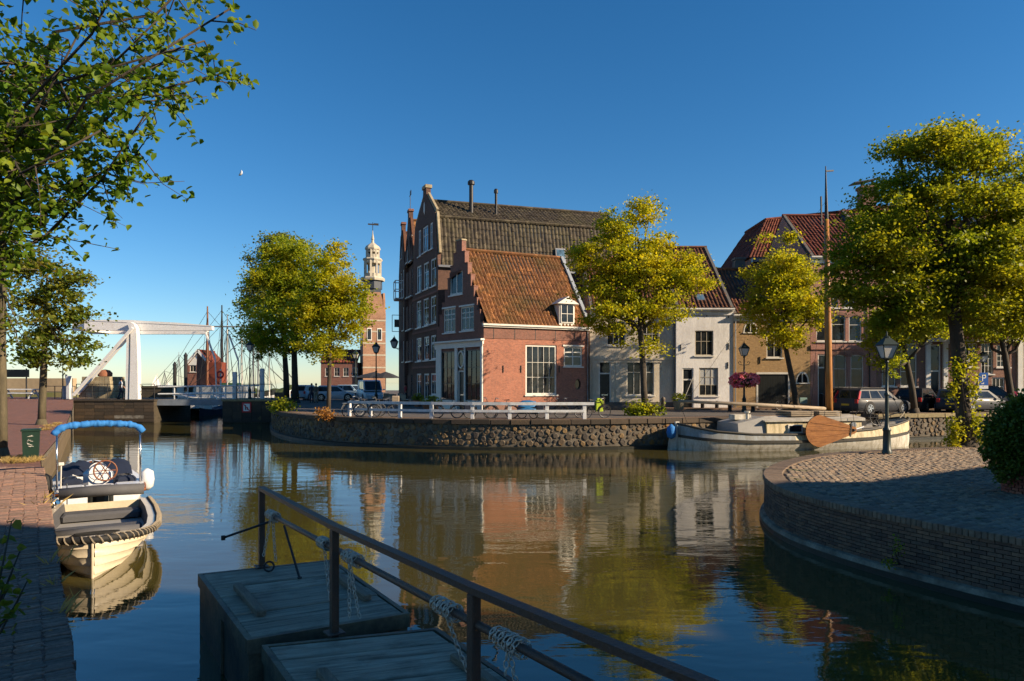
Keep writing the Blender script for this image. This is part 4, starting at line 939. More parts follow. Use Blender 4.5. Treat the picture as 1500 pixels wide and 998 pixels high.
dolphin('dark timber decked mooring platform at the bottom edge, nearer of the two', (-2.45, 6.75), (-0.80, 7.22), (0.66, 4.95), (-.98, 4.46), 7)
ZT = 1.93
rp = [(-3.52, 9.6), (-1.84, 7.07), (-0.276, 4.93), (0.97, 3.36), (1.8, 2.3)]
rl = thing('railing', 'rusty dark iron railing crossing the foreground above the mooring platforms', 'railing', T(-3.52, 9.6, ZD))
for i, (x, y) in enumerate(rp[:4]):
    a = math.atan2(rp[i + 1][1] - y, rp[i + 1][0] - x)
    MB().bbox(-.04, -.04, ZD - .15 if i else ZD - .02, .04, .04, ZT - .055, .008).obj('post', 'old_iron', rl, T(x, y, 0, a))
    MB().bbox(-.09, -.09, ZD + .004, .09, .09, ZD + .02, .005).obj('foot_plate', 'old_iron', rl, T(x, y, 0, a))
tr = MB()
for a, b in zip(rp[:-1], rp[1:]): tr.bar((*a, ZT - .025), (*b, ZT - .025), .085, .05)
tr.bar((rp[0][0] - .02, rp[0][1] + .03, ZT - .025), (*rp[0], ZT - .025), .086, .051)
tr.obj('top_rail', 'old_iron', rl, Matrix())
def lowrail(t):      # pipe line: (px, py) -> 3-D beside the posts
    return None
L0 = P(393, 752, 9.45); L1 = P(855, 998, 3.95)
lr_ = MB().tube([L0, L0.lerp(L1, .25), L0.lerp(L1, .5), L0.lerp(L1, .75), L1 + (L1 - L0) * .25], .032, 10).obj('lower_pipe', 'old_iron', rl, Matrix(), True)
for f in (.03, .46, .70): pass
def link_ring(m, c, d, nrm, l=.03, w=.018, r=.0055):
    d = d.normalized(); nrm = (nrm - d * nrm.dot(d)).normalized(); pts = []
    for i in range(10):
        t = 2 * math.pi * i / 10; pts.append(c + d * (math.cos(t) * l) + nrm * (math.sin(t) * w))
    pts.append(pts[0]); m.tube(pts, r, 5, False)
def chain(label, pts, name='chain'):
    m = MB(); pts = [Vector(p) for p in pts]; tot = sum((b - a).length for a, b in zip(pts[:-1], pts[1:])); n = max(3, int(tot / .046)); 
    for i in range(n):
        s = tot * (i + .5) / n; k = 0
        while k < len(pts) - 2 and s > (pts[k + 1] - pts[k]).length: s -= (pts[k + 1] - pts[k]).length; k += 1
        d = (pts[k + 1] - pts[k]).normalized(); c = pts[k] + d * s
        side = d.cross(Vector((.3, .9, .2))).normalized(); link_ring(m, c, d, side if i % 2 else d.cross(side))
    return m
def wrap(center, axis, L, turns):
    m = MB(); axis = axis.normalized(); a = axis.cross(Vector((0, 0, 1))).normalized(); b = a.cross(axis); n = turns * 9
    for i in range(n):
        t = 2 * math.pi * i / 9 + rnd.uniform(-.1, .1); s = (i / n - .5) * L
        c = center + axis * s + (a * math.cos(t) + b * math.sin(t)) * (.047 + .012 * (i % 2))
        tang = (-a * math.sin(t) + b * math.cos(t) + axis * .25); link_ring(m, c, tang, axis if i % 2 else (a * math.cos(t) + b * math.sin(t)))
    return m
axis = (L1 - L0)
def pipe_at(px):
    lo, hi = 0.0, 1.25
    for _ in range(40):
        mid_ = (lo + hi) / 2; q = L0 + axis * mid_
        if HX + q.x / q.y * FPX < px: lo = mid_
        else: hi = mid_
    return L0 + axis * lo
for px, lab, L, drop in ((400, 'bright chain wrapped round the pipe beside the farthest railing post', .34, ((386, 815), (404, 822))), (476, 'short chain knot wrapped round the pipe just before the second post', .22, ((484, 880),)), (517, 'bright chain wrapped on the pipe and hanging in a loop over the farther platform', .34, ((512, 905), (527, 905))), (655, 'bright chain wrapped on the pipe left of the third railing post', .32, ((686, 985),)), (748, 'bright chain wrapped on the pipe right of the third railing post', .32, ((756, 1000), (740, 990)))):
    c = pipe_at(px); m = wrap(c, axis, L, 6)
    for (qx, qy) in drop:
        e = P(qx, qy, c.y * .995); e.z = max(e.z, ZD + .03); st = c + Vector((rnd.uniform(-.03, .03), -.05, -.04)); cm = chain('', [st, st.lerp(e, .5) + Vector((.0, -.01, -.02)), e]); m.add(cm.v, cm.f)
    tag(m.obj('chain', 'chain_steel', None, Matrix(), True), lab, 'chain', 'chains wrapped round the pipe rail')
rod = MB(); a, b = P(327, 788, 9.3), P(402, 762, 9.35); rod.tube([a, b], .016, 8).lathe([(.03, -.03), (.03, .03)], 8, a)
tag(rod.obj('boat_hook_rod', 'black_iron', None, Matrix()), 'thin iron rod sticking out leftward from the far railing post', 'rod')
rod = MB(); a, b = P(416, 770, 9.2), P(439, 840, 9.0); b.z = ZD + .012; rod.tube([a, b], .016, 8).lathe([(.03, 0), (.03, .02)], 8, b)
tag(rod.obj('prop_rod', 'black_iron', None, Matrix()), 'thin iron rod propped from the pipe down to the farther platform', 'rod')
e = P(394, 828, 9.35); MB_ = MB(); link_ring(MB_, Vector((e.x, e.y, ZD + .075)), Vector((1, 0, .3)), Vector((0, .2, 1)), .07, .065, .014)
tag(MB_.obj('mooring_ring', 'black_iron', None, Matrix(), True), 'black iron mooring ring beside the foot of the far railing post', 'ring')

# ------------------------------------------------------------------ boats
def hull_obj(par, M, L, stations, strakes, mats, name='strake', lap=0.012, stem=None):
    """stations: list of (x along 0..1, list of (half width, z) from keel to sheer); each strake is a plank of its own"""
    n = len(stations[0][1]); objs = []
    for s in range(n - 1):
        for sgn in (1, -1):
            m = MB(); k = len(stations); lo = []; hi = []
            for x, sec in stations:
                lo.append((x * L, sgn * (sec[s][0] + lap), sec[s][1])); hi.append((x * L, sgn * sec[s + 1][0], sec[s + 1][1]))
            lo_in = [(x, y - sgn * .03, z) for x, y, z in lo]
            m.add(lo + hi + lo_in, [(i, i + 1, k + i + 1, k + i) for i in range(k - 1)] + [(i, i + 1, 2 * k + i + 1, 2 * k + i) for i in range(k - 1)])
            objs.append(m.obj(name, mats[s], par, M, True))
    return objs
def gunwale(par, M, L, stations, r, mt, name='rubbing_strake', dz=0, n=8):
    pts = [(x * L, -(sec[-1][0] + r * .3), sec[-1][1] + dz) for x, sec in stations][::-1] ; oth = [(x * L, sec[-1][0] + r * .3, sec[-1][1] + dz) for x, sec in stations]
    return MB().tube(pts + oth, r, n).obj(name, mt, par, M, True)
mat('gel_cream', (0.62, 0.53, 0.38), 0.3, 0.12, 2, spec=0.5); mat('gel_grey', (0.34, 0.33, 0.31), 0.5, 0.15, 3); mat('cushion', (0.085, 0.085, 0.09), 0.75, 0.2, 6, bump=.2)
mat('gel_white', (0.72, 0.73, 0.74), 0.3, 0.1, 2, spec=.5); mat('canvas_blue', (0.03, 0.20, 0.55), 0.8, 0.25, 5, bump=0.6, bscale=14); mat('canvas_navy', (0.012, 0.02, 0.045), 0.8, 0.3, 4, bump=0.5, bscale=8)
mat('teak', (0.24, 0.085, 0.035), 0.5, 0.4, 5)
# sloop: bow (x = 0) towards the camera
bow = Vector((-7.28, 11.85, 0)); stern = Vector((-9.62, 16.05, 0)); dv = stern - bow; L = dv.length; M = T(bow.x, bow.y, 0, math.atan2(dv.y, dv.x))
def sec(w, zs, zk, full):
    pts = []
    for i in range(7):
        t = i / 6; pts.append((w * (t ** full) if t > 0 else 0.0, zk + (zs - zk) * t))
    return pts
stn = []
for x, w, zs, zk, fu in ((0, .03, .66, -.25, .9), (.02, .30, .655, -.25, 1.25), (.05, .52, .645, -.26, 1.15), (.1, .74, .625, -.28, .95), (.18, .92, .60, -.3, .75), (.3, 1.02, .575, -.3, .6), (.5, 1.06, .56, -.3, .5), (.75, 1.03, .565, -.3, .45), (.93, .96, .58, -.28, .42), (1, .93, .585, -.28, .42)): stn.append((x, sec(w, zs, zk, fu)))
b1 = thing('motor_sloop', 'cream clinker motor sloop with black rope fender, bow towards the viewer', 'boat', M)
hull_obj(b1, M, L, stn, 6, ['gel_cream'] * 6, lap=.016)
tm = MB(); e = stn[-1][1]; tm.add([(L, y, z) for y, z in e] + [(L, -y, z) for y, z in e[::-1]], [tuple(range(14))]); tm.obj('transom', 'gel_cream', b1, M)
MB().tube([(-.02, 0, -.3), (-.03, 0, .2), (-.03, 0, .67)], .022, 6).obj('stem_post', 'gel_cream', b1, M)
gunwale(b1, M, L, stn, .062, 'rubber', 'fender')
rp_ = [(x * L, -(s_[-1][0] + .02), s_[-1][1]) for x, s_ in stn][::-1] + [(x * L, s_[-1][0] + .02, s_[-1][1]) for x, s_ in stn]
rm = MB(); pv = [Vector(p) for p in rp_]
for i in range(len(pv) - 1):
    seg = pv[i + 1] - pv[i]; nn = max(1, int(seg.length / .1))
    for j in range(nn):
        c = pv[i] + seg * (j + .5) / nn; d = seg.normalized(); up = Vector((0, 0, 1)); sd_ = up.cross(d).normalized()
        rm.tube([c + sd_ * (.068 * math.cos(t)) + up * (.068 * math.sin(t)) + d * (t * .035) for t in [q * math.pi / 4 - 1.2 for q in range(5)]], .014, 5)
rm.obj('fender_rope', 'rope', b1, M)
def deck_ring(par, M, L, stn, inset, z0, mt, name):
    out = [(x * L, s_[-1][0]) for x, s_ in stn]; k = len(out); inn = []
    for x, w in out: inn.append((max(x, inset * 1.3) if x < inset * 1.3 else x, max(w - inset, .0)))
    m = MB()
    for sg_ in (1, -1):
        m.add([(x, sg_ * w, stn[i][1][-1][1] + z0) for i, (x, w) in enumerate(out)] + [(x, sg_ * w, stn[i][1][-1][1] + z0 + .015) for i, (x, w) in enumerate(inn)], [(i, i + 1, k + i + 1, k + i) for i in range(k - 1)])
    return m.obj(name, mt, par, M, True)
deck_ring(b1, M, L, stn, .17, .02, 'gel_cream', 'side_deck')
MB().add([(stn[i][0] * L, s_ * stn[i][1][-1][0], stn[i][1][-1][1] + .012) for s_ in (1, -1) for i in range(5)], [(i, i + 1, 5 + i + 1, 5 + i) for i in range(4)]).obj('foredeck', 'gel_cream', b1, M)
MB().add([(.8, -.78, .30), (L - .1, -.85, .26), (L - .1, .85, .26), (.8, .78, .30)], [(0, 1, 2, 3)]).obj('floor', 'gel_grey', b1, M)
wl_ = MB()
for s_ in (1, -1): wl_.add([(x * L, s_ * (w[-1][0] - .17), w[-1][1] + .03) for x, w in stn[4:]] + [(x * L, s_ * (w[-1][0] - .22), .2) for x, w in stn[4:]], [(i, i + 1, 6 + i + 1, 6 + i) for i in range(5)])
wl_.obj('inner_wall', 'cushion', b1, M)
for x0, x1, nm in ((.95, 1.3, 'bow_seat'), (2.2, 2.62, 'thwart_seat'), (L - .75, L - .2, 'stern_seat')): MB().bbox(x0, -.78, .3, x1, .78, .46, .05).obj(nm, 'cushion', b1, M)
MB().tube([(.95, -.72, .60), (.93, 0, .62), (.95, .72, .60)], .095, 10).obj('bow_backrest', 'cushion', b1, M, True)
MB().tube([(L - .2, -.85, .86), (L - .18, 0, .88), (L - .2, .85, .86)], .13, 10).obj('stern_backrest', 'cushion', b1, M, True)
MB().tube([(L - .25, .9, .58), (L - .25, 1.0, .74), (L - .25, .98, .86), (L - .4, .95, .86), (L - .55, .9, .6)], .018, 8).obj('grab_rail', 'chrome', b1, M, True)
co = MB()
for q in range(4):
    pts = [(.42 + .13 * math.cos(t) * (1 - q * .1) + q * .02, .1 + .30 * math.sin(t) * (1 + q * .06) - .05 * q, .645 + .016 * q) for t in [2 * math.pi * i / 18 for i in range(19)]]; co.tube(pts, .012, 5, False)
tag(co.obj('rope_coil', 'black_rope', None, M, True), 'black mooring rope coiled on the foredeck of the cream sloop', 'rope')
om = MB(); om.bbox(-.17, -.16, .55, .22, .16, .95, .08).box(-.05, -.06, -.3, .1, .06, .55)
tag(om.obj('outboard_motor', 'dark_paint', None, T(*(M @ Vector((L + .25, .05, -.02))), math.atan2(dv.y, dv.x))), 'dark outboard motor at the stern between the two small boats', 'motor')
# white open boat with blue bimini behind it
s2 = Vector((-10.45, 17.35, 0)); dd = Vector((-.55, .835, 0)).normalized(); L2 = 5.4; M2 = T(s2.x, s2.y, 0, math.atan2(dd.y, dd.x))
st2 = [(x, sec(w, zs, -.25, .42)) for x, w, zs in ((0, .98, .66), (.2, 1.05, .66), (.45, 1.06, .69), (.7, .92, .75), (.86, .62, .82), (.96, .26, .88), (1, .03, .9))]
b2 = thing('open_motorboat', 'white open motorboat with rolled blue bimini and steering wheel', 'boat', M2)
hull_obj(b2, M2, L2, st2, 6, ['gel_white'] * 6, 'hull_side', lap=0.0); gunwale(b2, M2, L2, st2, .05, 'teak', 'rubbing_strake', -.06)
e = st2[0][1]; MB().add([(0, y, z) for y, z in e] + [(0, -y, z) for y, z in e[::-1]], [tuple(range(14))]).obj('transom', 'gel_white', b2, M2)
MB().bbox(0, -.95, .62, .75, -.34, .74, .04).bbox(0, .34, .62, .75, .95, .74, .04).bbox(.3, -.34, .62, .75, .34, .72, .04).obj('aft_deck', 'gel_white', b2, M2)
deck_ring(b2, M2, L2, st2, .2, .01, 'gel_white', 'side_deck')
MB().add([(.7, -.9, .25), (4.4, -.6, .3), (4.4, .6, .3), (.7, .9, .25)], [(0, 1, 2, 3)]).obj('floor', 'gel_grey', b2, M2)
MB().bbox(1.3, -.35, .3, 1.75, .35, 1.05, .12).obj('console', 'gel_white', b2, M2)
MB().add([(1.28, .24 * math.cos(t), 1.0 + .24 * math.sin(t)) for t in [2 * math.pi * i / 16 for i in range(16)]], [tuple(range(16))]).obj('dash_panel', 'gel_white', b2, M2)
wh_ = MB(); wh_.tube([(1.12, -.15 + .27 * math.cos(t), 1.02 + .27 * math.sin(t)) for t in [2 * math.pi * i / 20 for i in range(21)]], .022, 6, False)
for a_ in range(6): wh_.tube([(1.14, -.15, 1.02), (1.12, -.15 + .27 * math.cos(a_ * 1.047), 1.02 + .27 * math.sin(a_ * 1.047))], .012, 5)
wh_.obj('steering_wheel', 'teak', b2, M2, True)
cv = MB()
g_ = random.Random(3)
for i in range(9):
    for j in range(13): cv.v.append((1.9 + i * .28, -.85 + j * .142, .78 + .33 * math.sin(math.pi * (i + .4) / 8.8) * (.55 + .45 * abs(math.sin(j * .52 + .2))) + g_.uniform(-.05, .06)))
for i in range(8):
    for j in range(12): a_ = i * 13 + j; cv.f.append((a_, a_ + 1, a_ + 14, a_ + 13))
cv.obj('cockpit_cover', 'canvas_navy', b2, M2, True)
for s_ in (-1, 1):
    MB().bbox(.85, s_ * .62 - .25, .3, 1.3, s_ * .62 + .25, .85, .06).obj('seat', 'canvas_navy', b2, M2)
    MB().tube([(.55, s_ * .93, .7), (.56, s_ * .93, 2.12)], .024, 8).tube([(.75, s_ * .93, .7), (.6, s_ * .93, 2.0)], .014, 6).obj('bimini_post', 'chrome', b2, M2, True)
bm = MB(); pts = []
for i in range(61):
    t = i / 60; y = -1.0 + 2.0 * t; zz = 2.24 + .08 * math.sin(math.pi * t) - .17 * abs(2 * t - 1) ** 9 + g_.uniform(-.008, .008); pts.append((.56 + g_.uniform(-.01, .01), y, zz))
bm.tube(pts, [.084 + .006 * math.sin(i * .83) + g_.uniform(-.011, .011) for i in range(61)], 12)
bm.obj('bimini_roll', 'canvas_blue', b2, M2, True)
ld = MB()
for yy in (.72, .98): ld.tube([(-.02, yy, .75), (-.16, yy, .9), (-.22, yy, .1)], .016, 6)
for zz in (.2, .36, .52, .68): ld.tube([(-.2, .72, zz), (-.2, .98, zz)], .014, 6)
ld.obj('ladder', 'chrome', b2, M2)
MB().tube([(.1, .85, .72), (.12, .84, 1.35)], .016, 6).bbox(.08, .78, 1.33, .2, .9, 1.40, .01).obj('stern_light', 'old_white', b2, M2)
MB().bbox(-.06, -.28, .2, .12, .28, .78, .05).box(-.1, -.06, .3, -.055, .06, .42).obj('motor_well', 'dark_paint', b2, M2)
MB().lathe([(.03, .5), (.16, .42), (.19, .2), (.16, 0), (.05, -.1)], 12, (1.2, -1.15, .5)).obj('fender', 'gel_white', b2, M2, True)
MB().lathe([(.03, .5), (.14, .42), (.16, .2), (.14, 0), (.05, -.1)], 12, (1.0, 1.18, .55)).obj('fender', 'rubber', b2, M2, True)

# ------------------------------------------------------------------ flat-bottomed sailing barge
mat('barge_white', (0.64, 0.61, 0.54), 0.6, 0.4, 2.2, col2=(0.27, 0.23, 0.15), bump=.25, bscale=6, lo=.44, hi=.72, stretch=(2.4, 2.4, .45)); mat('barge_cream', (0.66, 0.55, 0.35), 0.6, 0.4, 2.2, col2=(0.25, 0.20, 0.09), lo=.44, hi=.7, stretch=(2.4, 2.4, .45)); mat('barge_blue', (0.33, 0.37, 0.40), 0.6, 0.3, 2.2, col2=(.2, .19, .16), stretch=(2.4, 2.4, .45)); mat('barge_band', (0.05, 0.045, 0.035), 0.6, 0.3, 3)
mat('cabin_roof', (0.50, 0.47, 0.41), 0.7, 0.4, 1.5, col2=(0.27, 0.25, 0.21)); mat_wood('varnish', (0.50, 0.22, 0.07), (0.17, 0.055, 0.018), 0, 0.4, 1.6, .3); mat_wood('mast_wood', (0.46, 0.21, 0.055), (0.28, 0.115, 0.03), 2, 0.35, 2.0, .1); mat_wood('spar_wood', (0.40, 0.32, 0.22), (0.22, 0.17, 0.12), 0, .6)
a0 = Vector((8.3, 34.35, 0)); a1 = Vector((21.3, 36.9, 0)); dv = a1 - a0; LB = dv.length; MBt = T(a0.x, a0.y, 0, math.atan2(dv.y, dv.x))
bg_ = thing('sailing_barge', 'weathered white flat bottomed sailing barge with brown leeboard and wooden mast', 'boat', MBt)
stb = []
for x, w, zs in ((0, .08, 1.32), (.012, .45, 1.27), (.05, .95, 1.14), (.12, 1.32, .98), (.25, 1.55, .84), (.42, 1.62, .80), (.6, 1.62, .86), (.76, 1.52, 1.0), (.88, 1.22, 1.2), (.95, .85, 1.36), (.985, .45, 1.46), (1, .08, 1.50)):
    zb_ = zs * .52
    stb.append((x, [(w * .72, -.4), (w * .90, .05), (w * 1.0, zb_ - .04), (w * 1.005, zb_ + .1), (w * .96, zs)]))
for s, (mt, nm) in enumerate((('barge_white', 'bottom_strake'), ('barge_white', 'hull_side'), ('barge_band', 'wale'), ('barge_white', 'upper_strake'))):
    for sg_ in (-1, 1):
        m = MB(); k = len(stb); lap = .05 if nm == 'wale' else 0
        lo = [(x * LB, sg_ * (q[s][0] + lap), q[s][1]) for x, q in stb]; hi = [(x * LB, sg_ * (q[s + 1][0] + lap), q[s + 1][1]) for x, q in stb]; md = [(x * LB, sg_ * ((q[s][0] + q[s + 1][0]) / 2 + (.03 if s < 2 else 0) + lap), (q[s][1] + q[s + 1][1]) / 2) for x, q in stb]
        m.add(lo + md + hi, [(r * k + i, r * k + i + 1, (r + 1) * k + i + 1, (r + 1) * k + i) for r in range(2) for i in range(k - 1)])
        if nm == 'upper_strake' and sg_ < 0:
            for nmm, mt2, i0, i1 in (('upper_strake', 'barge_blue', 0, 5), ('upper_strake', 'barge_cream', 5, k - 1)):
                mm = MB(); n_ = i1 - i0 + 1; mm.add(lo[i0:i1 + 1] + md[i0:i1 + 1] + hi[i0:i1 + 1], [(r * n_ + i, r * n_ + i + 1, (r + 1) * n_ + i + 1, (r + 1) * n_ + i) for r in range(2) for i in range(n_ - 1)]); mm.obj(nmm, mt2, bg_, MBt, True)
        else: m.obj(nm, mt, bg_, MBt, True)
gunwale(bg_, MBt, LB, stb, .055, 'barge_band', 'gunwale')
m = MB(); k = len(stb); m.add([(x * LB, s_ * q[-1][0] * .97, q[-1][1] - .12) for s_ in (1, -1) for x, q in stb], [(i, i + 1, k + i + 1, k + i) for i in range(k - 1)]); m.obj('deck', 'cabin_roof', bg_, MBt, True)
MB().box(-.1, -.07, -.4, .1, .07, 1.42).obj('sternpost', 'barge_white', bg_, MBt)
rd = MB().prism([(-.55, -.4), (-.05, -.4), (-.05, 1.05), (-.35, 1.0)], -.05, .05).obj('rudder', 'barge_white', bg_, MBt)
# cabin: cream trunk with white-grey roof, grey entrance box aft
def taper(m, x0, x1, w0, w1, z0, z1, wt=.9, zt=None):
    zt = zt or z1; return m.add([(x0, -w0, z0), (x1, -w1, z0), (x1, w1, z0), (x0, w0, z0), (x0, -w0 * wt, z1), (x1, -w1 * wt, zt), (x1, w1 * wt, zt), (x0, w0 * wt, z1)], [(3, 2, 1, 0), (4, 5, 6, 7), (0, 1, 5, 4), (1, 2, 6, 5), (2, 3, 7, 6), (3, 0, 4, 7)])
cabz = 1.42
taper(MB(), 4.2, 9.6, 1.28, 1.2, .7, cabz, .96, 1.5).obj('cabin_side', 'barge_cream', bg_, MBt)
rf = taper(MB(), 4.05, 9.75, 1.36, 1.26, cabz + .004, cabz + .06, 1.0, 1.565); rf.add([(4.05, -1.36, cabz + .06), (9.75, -1.26, 1.565), (9.75, 0, 1.72), (4.05, 0, 1.64), (4.05, 1.36, cabz + .06), (9.75, 1.26, 1.565)], [(0, 1, 2, 3), (3, 2, 5, 4), (0, 3, 4), (1, 5, 2)]); rf.obj('cabin_roof', 'cabin_roof', bg_, MBt)
taper(MB(), 2.75, 4.19, 1.15, 1.2, .7, 1.35, .9, 1.68).obj('entrance_box', 'gel_grey', bg_, MBt)
MB().box(3.0, -.3, 1.5, 3.9, .3, 1.75).lathe([(.08, 0), (.08, .3), (.15, .31), (.15, .4)], 8, (3.4, -.8, 1.55)).obj('companion_hatch', 'barge_white', bg_, MBt)
cw = MB().box(5.35, -1.31, .86, 6.15, -1.2, 1.28).obj('cabin_window', 'trim_white', bg_, MBt); MB().box(5.43, -1.325, .92, 6.07, -1.311, 1.22).obj('pane', 'glass', cw, MBt)
pw = MB().add([(9.1 + .16 * math.cos(t), -1.21 - .03, 1.2 + .16 * math.sin(t)) for t in [2 * math.pi * i / 14 for i in range(14)]] + [(9.1 + .16 * math.cos(t), -1.12, 1.2 + .16 * math.sin(t)) for t in [2 * math.pi * i / 14 for i in range(14)]], [tuple(range(13, -1, -1))] + [(i, (i + 1) % 14, 14 + (i + 1) % 14, 14 + i) for i in range(14)]).obj('porthole', 'grey_steel', bg_, MBt)
for x0 in (5.9, 7.5):
    for q in range(3): MB().bbox(x0, -.7, 1.66 + q * .09, x0 + 1.3, .7, 1.72 + q * .09, .015).obj('hatch_board', 'spar_wood', bg_, MBt)
# leeboard on the near side
lb = MB(); px_, pz = 8.55, 1.0; fan = []
Ltip = 2.55; cx = px_ - 1.72; prof = []
for i in range(15):
    t = math.radians(92 + 176 * i / 14); prof.append((cx + .84 * math.cos(t), pz - .03 + .80 * math.sin(t)))
poly = [(px_ + .22, pz - .16), (px_ + .3, pz), (px_ + .22, pz + .14)] + prof
lb.prism(poly, -1.80, -1.74); lbo = lb.obj('leeboard', 'varnish', bg_, MBt)
for q in (.42, .0, -.4): MB().bar((px_ + .1, -1.81, pz + q * .18), (cx - .55, -1.81, pz + q), .035, .014, (0, 1, 0)).obj('leeboard_batten', 'varnish', lbo, MBt)
MB().bar((px_ - .1, -1.815, pz - .34), (px_ - .02, -1.815, pz + .3), .08, .02, (0, 1, 0)).lathe([(.1, 0), (.1, .1)], 10, (px_ + .12, -1.77, pz - .05)).obj('leeboard_strap', 'black_iron', lbo, MBt)
MB().tube([(px_ + .2, -1.72, pz), (px_ + .9, -1.5, pz + .12)], .05, 6).obj('leeboard_bolt', 'zinc', lbo, MBt)
# mast, boom, windlass, rigging
mp = MBt.inverted() @ P(1219, 605, 35.9); mx = mp.x
tipz = 3.4 + 318 * .0359
base = Vector((mx, .1, 1.2)); 
def mast_at(z): return Vector((mx - .22 * (z - 1.2) / 13.5, .1, z))
MB().tube([mast_at(z) for z in (1.2, 4, 8, 12.0)], [.19, .18, .155, .12], 12).obj('mast', 'mast_wood', bg_, MBt, True)
MB().tube([mast_at(12.0), mast_at(13.4), mast_at(tipz)], [.10, .06, .025], 8).bar(mast_at(14.55), mast_at(14.55) + Vector((.45, 0, .05)), .07).tube([mast_at(11.7) + Vector((-.3, 0, 0)), mast_at(13.2) + Vector((-.3, 0, 0))], .05, 6).obj('topmast', 'black_iron', bg_, MBt)
MB().bbox(mx - .35, -.3, 1.1, mx + .3, .5, 1.9, .04).obj('mast_tabernacle', 'grey_steel', bg_, MBt)
b0 = MBt.inverted() @ P(994, 588, 34.8); b1_ = Vector((mx - .25, .1, 2.0))
MB().tube([b0, b0.lerp(b1_, .5) + Vector((0, 0, .03)), b1_], [.075, .1, .1], 10).obj('boom', 'spar_wood', bg_, MBt, True)
rg = MB()
for e in ((LB - .3, 0, 1.5), (mx - .5, -1.55, .95), (mx - .2, 1.5, .95), (mx + .3, -1.5, 1.0)): rg.tube([mast_at(11.9), e], .012, 4)
rg.tube([mast_at(13), (b0.x + .3, .1, b0.z)], .007, 4).tube([mast_at(8.2), (mx - .35, .12, 2.0)], .03, 5).tube([b0, (.6, 0, 1.25)], .012, 4)
rg.obj('rigging', 'black_rope', bg_, MBt)
wl2 = MB(); wl2.tube([(11.0, -.5, 1.55), (11.0, .5, 1.55)], .16, 10)
for yy in (-.55, .55):
    wl2.tube([(11.0 + .42 * math.cos(t), yy, 1.55 + .42 * math.sin(t)) for t in [2 * math.pi * i / 12 for i in range(13)]], .03, 5, False)
    for q in range(6): wl2.tube([(11.0, yy, 1.55), (11.0 + .5 * math.cos(q * 1.047), yy, 1.55 + .5 * math.sin(q * 1.047))], .022, 5)
wl2.box(10.85, -.5, 1.05, 11.15, -.42, 1.6).box(10.85, .42, 1.05, 11.15, .5, 1.6).obj('windlass', 'black_iron', bg_, MBt)
MB().tube([(LB - .9, -.6, 1.5), (LB - .3, -.2, 1.75), (LB - .1, 0, 1.78), (LB - .3, .2, 1.75), (LB - .9, .6, 1.5)], .03, 6).obj('bow_rail', 'rope', bg_, MBt)
MB().lathe([(.03, .75), (.2, .6), (.24, .35), (.2, .1), (.03, 0)], 12, (-.35, -.1, .55)).obj('fender_ball', 'canvas_blue', bg_, MBt, True)

# ------------------------------------------------------------------ drawbridge
mat('bridge_white', (0.80, 0.80, 0.79), 0.4, 0.1, 1.5, col2=(0.62, 0.58, 0.52), lo=.55, hi=.8)
mat_brick('abutment_stone', (0.075, 0.06, 0.042), (0.05, 0.042, 0.032), (0.10, 0.085, 0.06), 0.6, 0.25, grime=(0.03, 0.03, 0.018), gf=.7)
YB = 57.0
br = thing('drawbridge', 'white Dutch drawbridge with balance beam raised over the canal mouth', 'bridge', T(X(200, YB), YB, ZB))
def bp(px, py, Y=YB): return P(px, py, Y)
def beam(Y):
    m = MB(); k = [(120, 469, 483.5), (150, 468, 483.5), (190, 468.5, 484), (212, 470, 484), (260, 472.5, 484), (300, 476, 484), (308, 477.5, 483)]
    top = [bp(a, t) for a, t, b in k]; bot = [bp(a, b) for a, t, b in k]; vs = []
    for y in (Y, Y + .45): vs += [(p.x, y, p.z) for p in top] + [(p.x, y, p.z) for p in bot]
    n_ = len(k); fs = []
    for i in range(n_ - 1):
        fs += [(i, i + 1, n_ + i + 1, n_ + i), (2 * n_ + i, 3 * n_ + i, 3 * n_ + i + 1, 2 * n_ + i + 1), (i, 2 * n_ + i, 2 * n_ + i + 1, i + 1), (n_ + i, n_ + i + 1, 3 * n_ + i + 1, 3 * n_ + i)]
    fs += [(0, n_, 3 * n_, 2 * n_), (n_ - 1, 3 * n_ - 1, 4 * n_ - 1, 2 * n_ - 1)]
    m.add(vs, fs); m.add([(top[0].x, Y - .03, top[0].z - .02), (top[-1].x, Y - .03, top[-1].z - .02), (top[-1].x, Y - .03, top[-1].z + .05), (top[0].x, Y - .03, top[0].z + .05)], [(0, 1, 2, 3)])
    return m.obj('balance_beam', 'bridge_white', br, Matrix() if Y < 60 else SH)
SH = Matrix.Translation((-2.35, 0, 0))
for Y in (57.3, 61.6): beam(Y)
MB().box(bp(118, 0).x - 1.2, 57.76, bp(0, 483).z, bp(135, 0).x - 1.2, 61.59, bp(0, 471).z).obj('counterweight', 'bridge_white', br, Matrix())
for Y, w0 in ((57.25, 1.0), (61.55, 1.0)):
    SM = Matrix() if Y < 60 else SH; m = MB(); cx = bp(198.5, 0).x; zt_ = bp(0, 474).z
    prof = [(-.37, ZB), (.37, ZB), (.34, ZB + 3.0), (.24, zt_ - .9), (.2, zt_ - .4), (0, zt_ - .05), (-.3, zt_ + .1), (-.55, zt_ + .05), (-.4, zt_ - .35), (-.25, zt_ - .9), (-.28, ZB + 3.2)]
    m.prism([(cx + a, b) for a, b in prof], Y - .55, Y - .04); m.obj('tower_leg', 'bridge_white', br, SM)
    MB().bar((cx - .62, Y - .4, ZB), (cx - .5, Y - .4, zt_ - .6), .2, .2).obj('tower_strut', 'bridge_white', br, SM)
    p0, p1 = bp(113, 579), bp(199, 481); MB().bar((p0.x, Y - .72, p0.z), (p1.x, Y - .72, p1.z), .2, .2).obj('back_stay', 'bridge_white', br, SM)
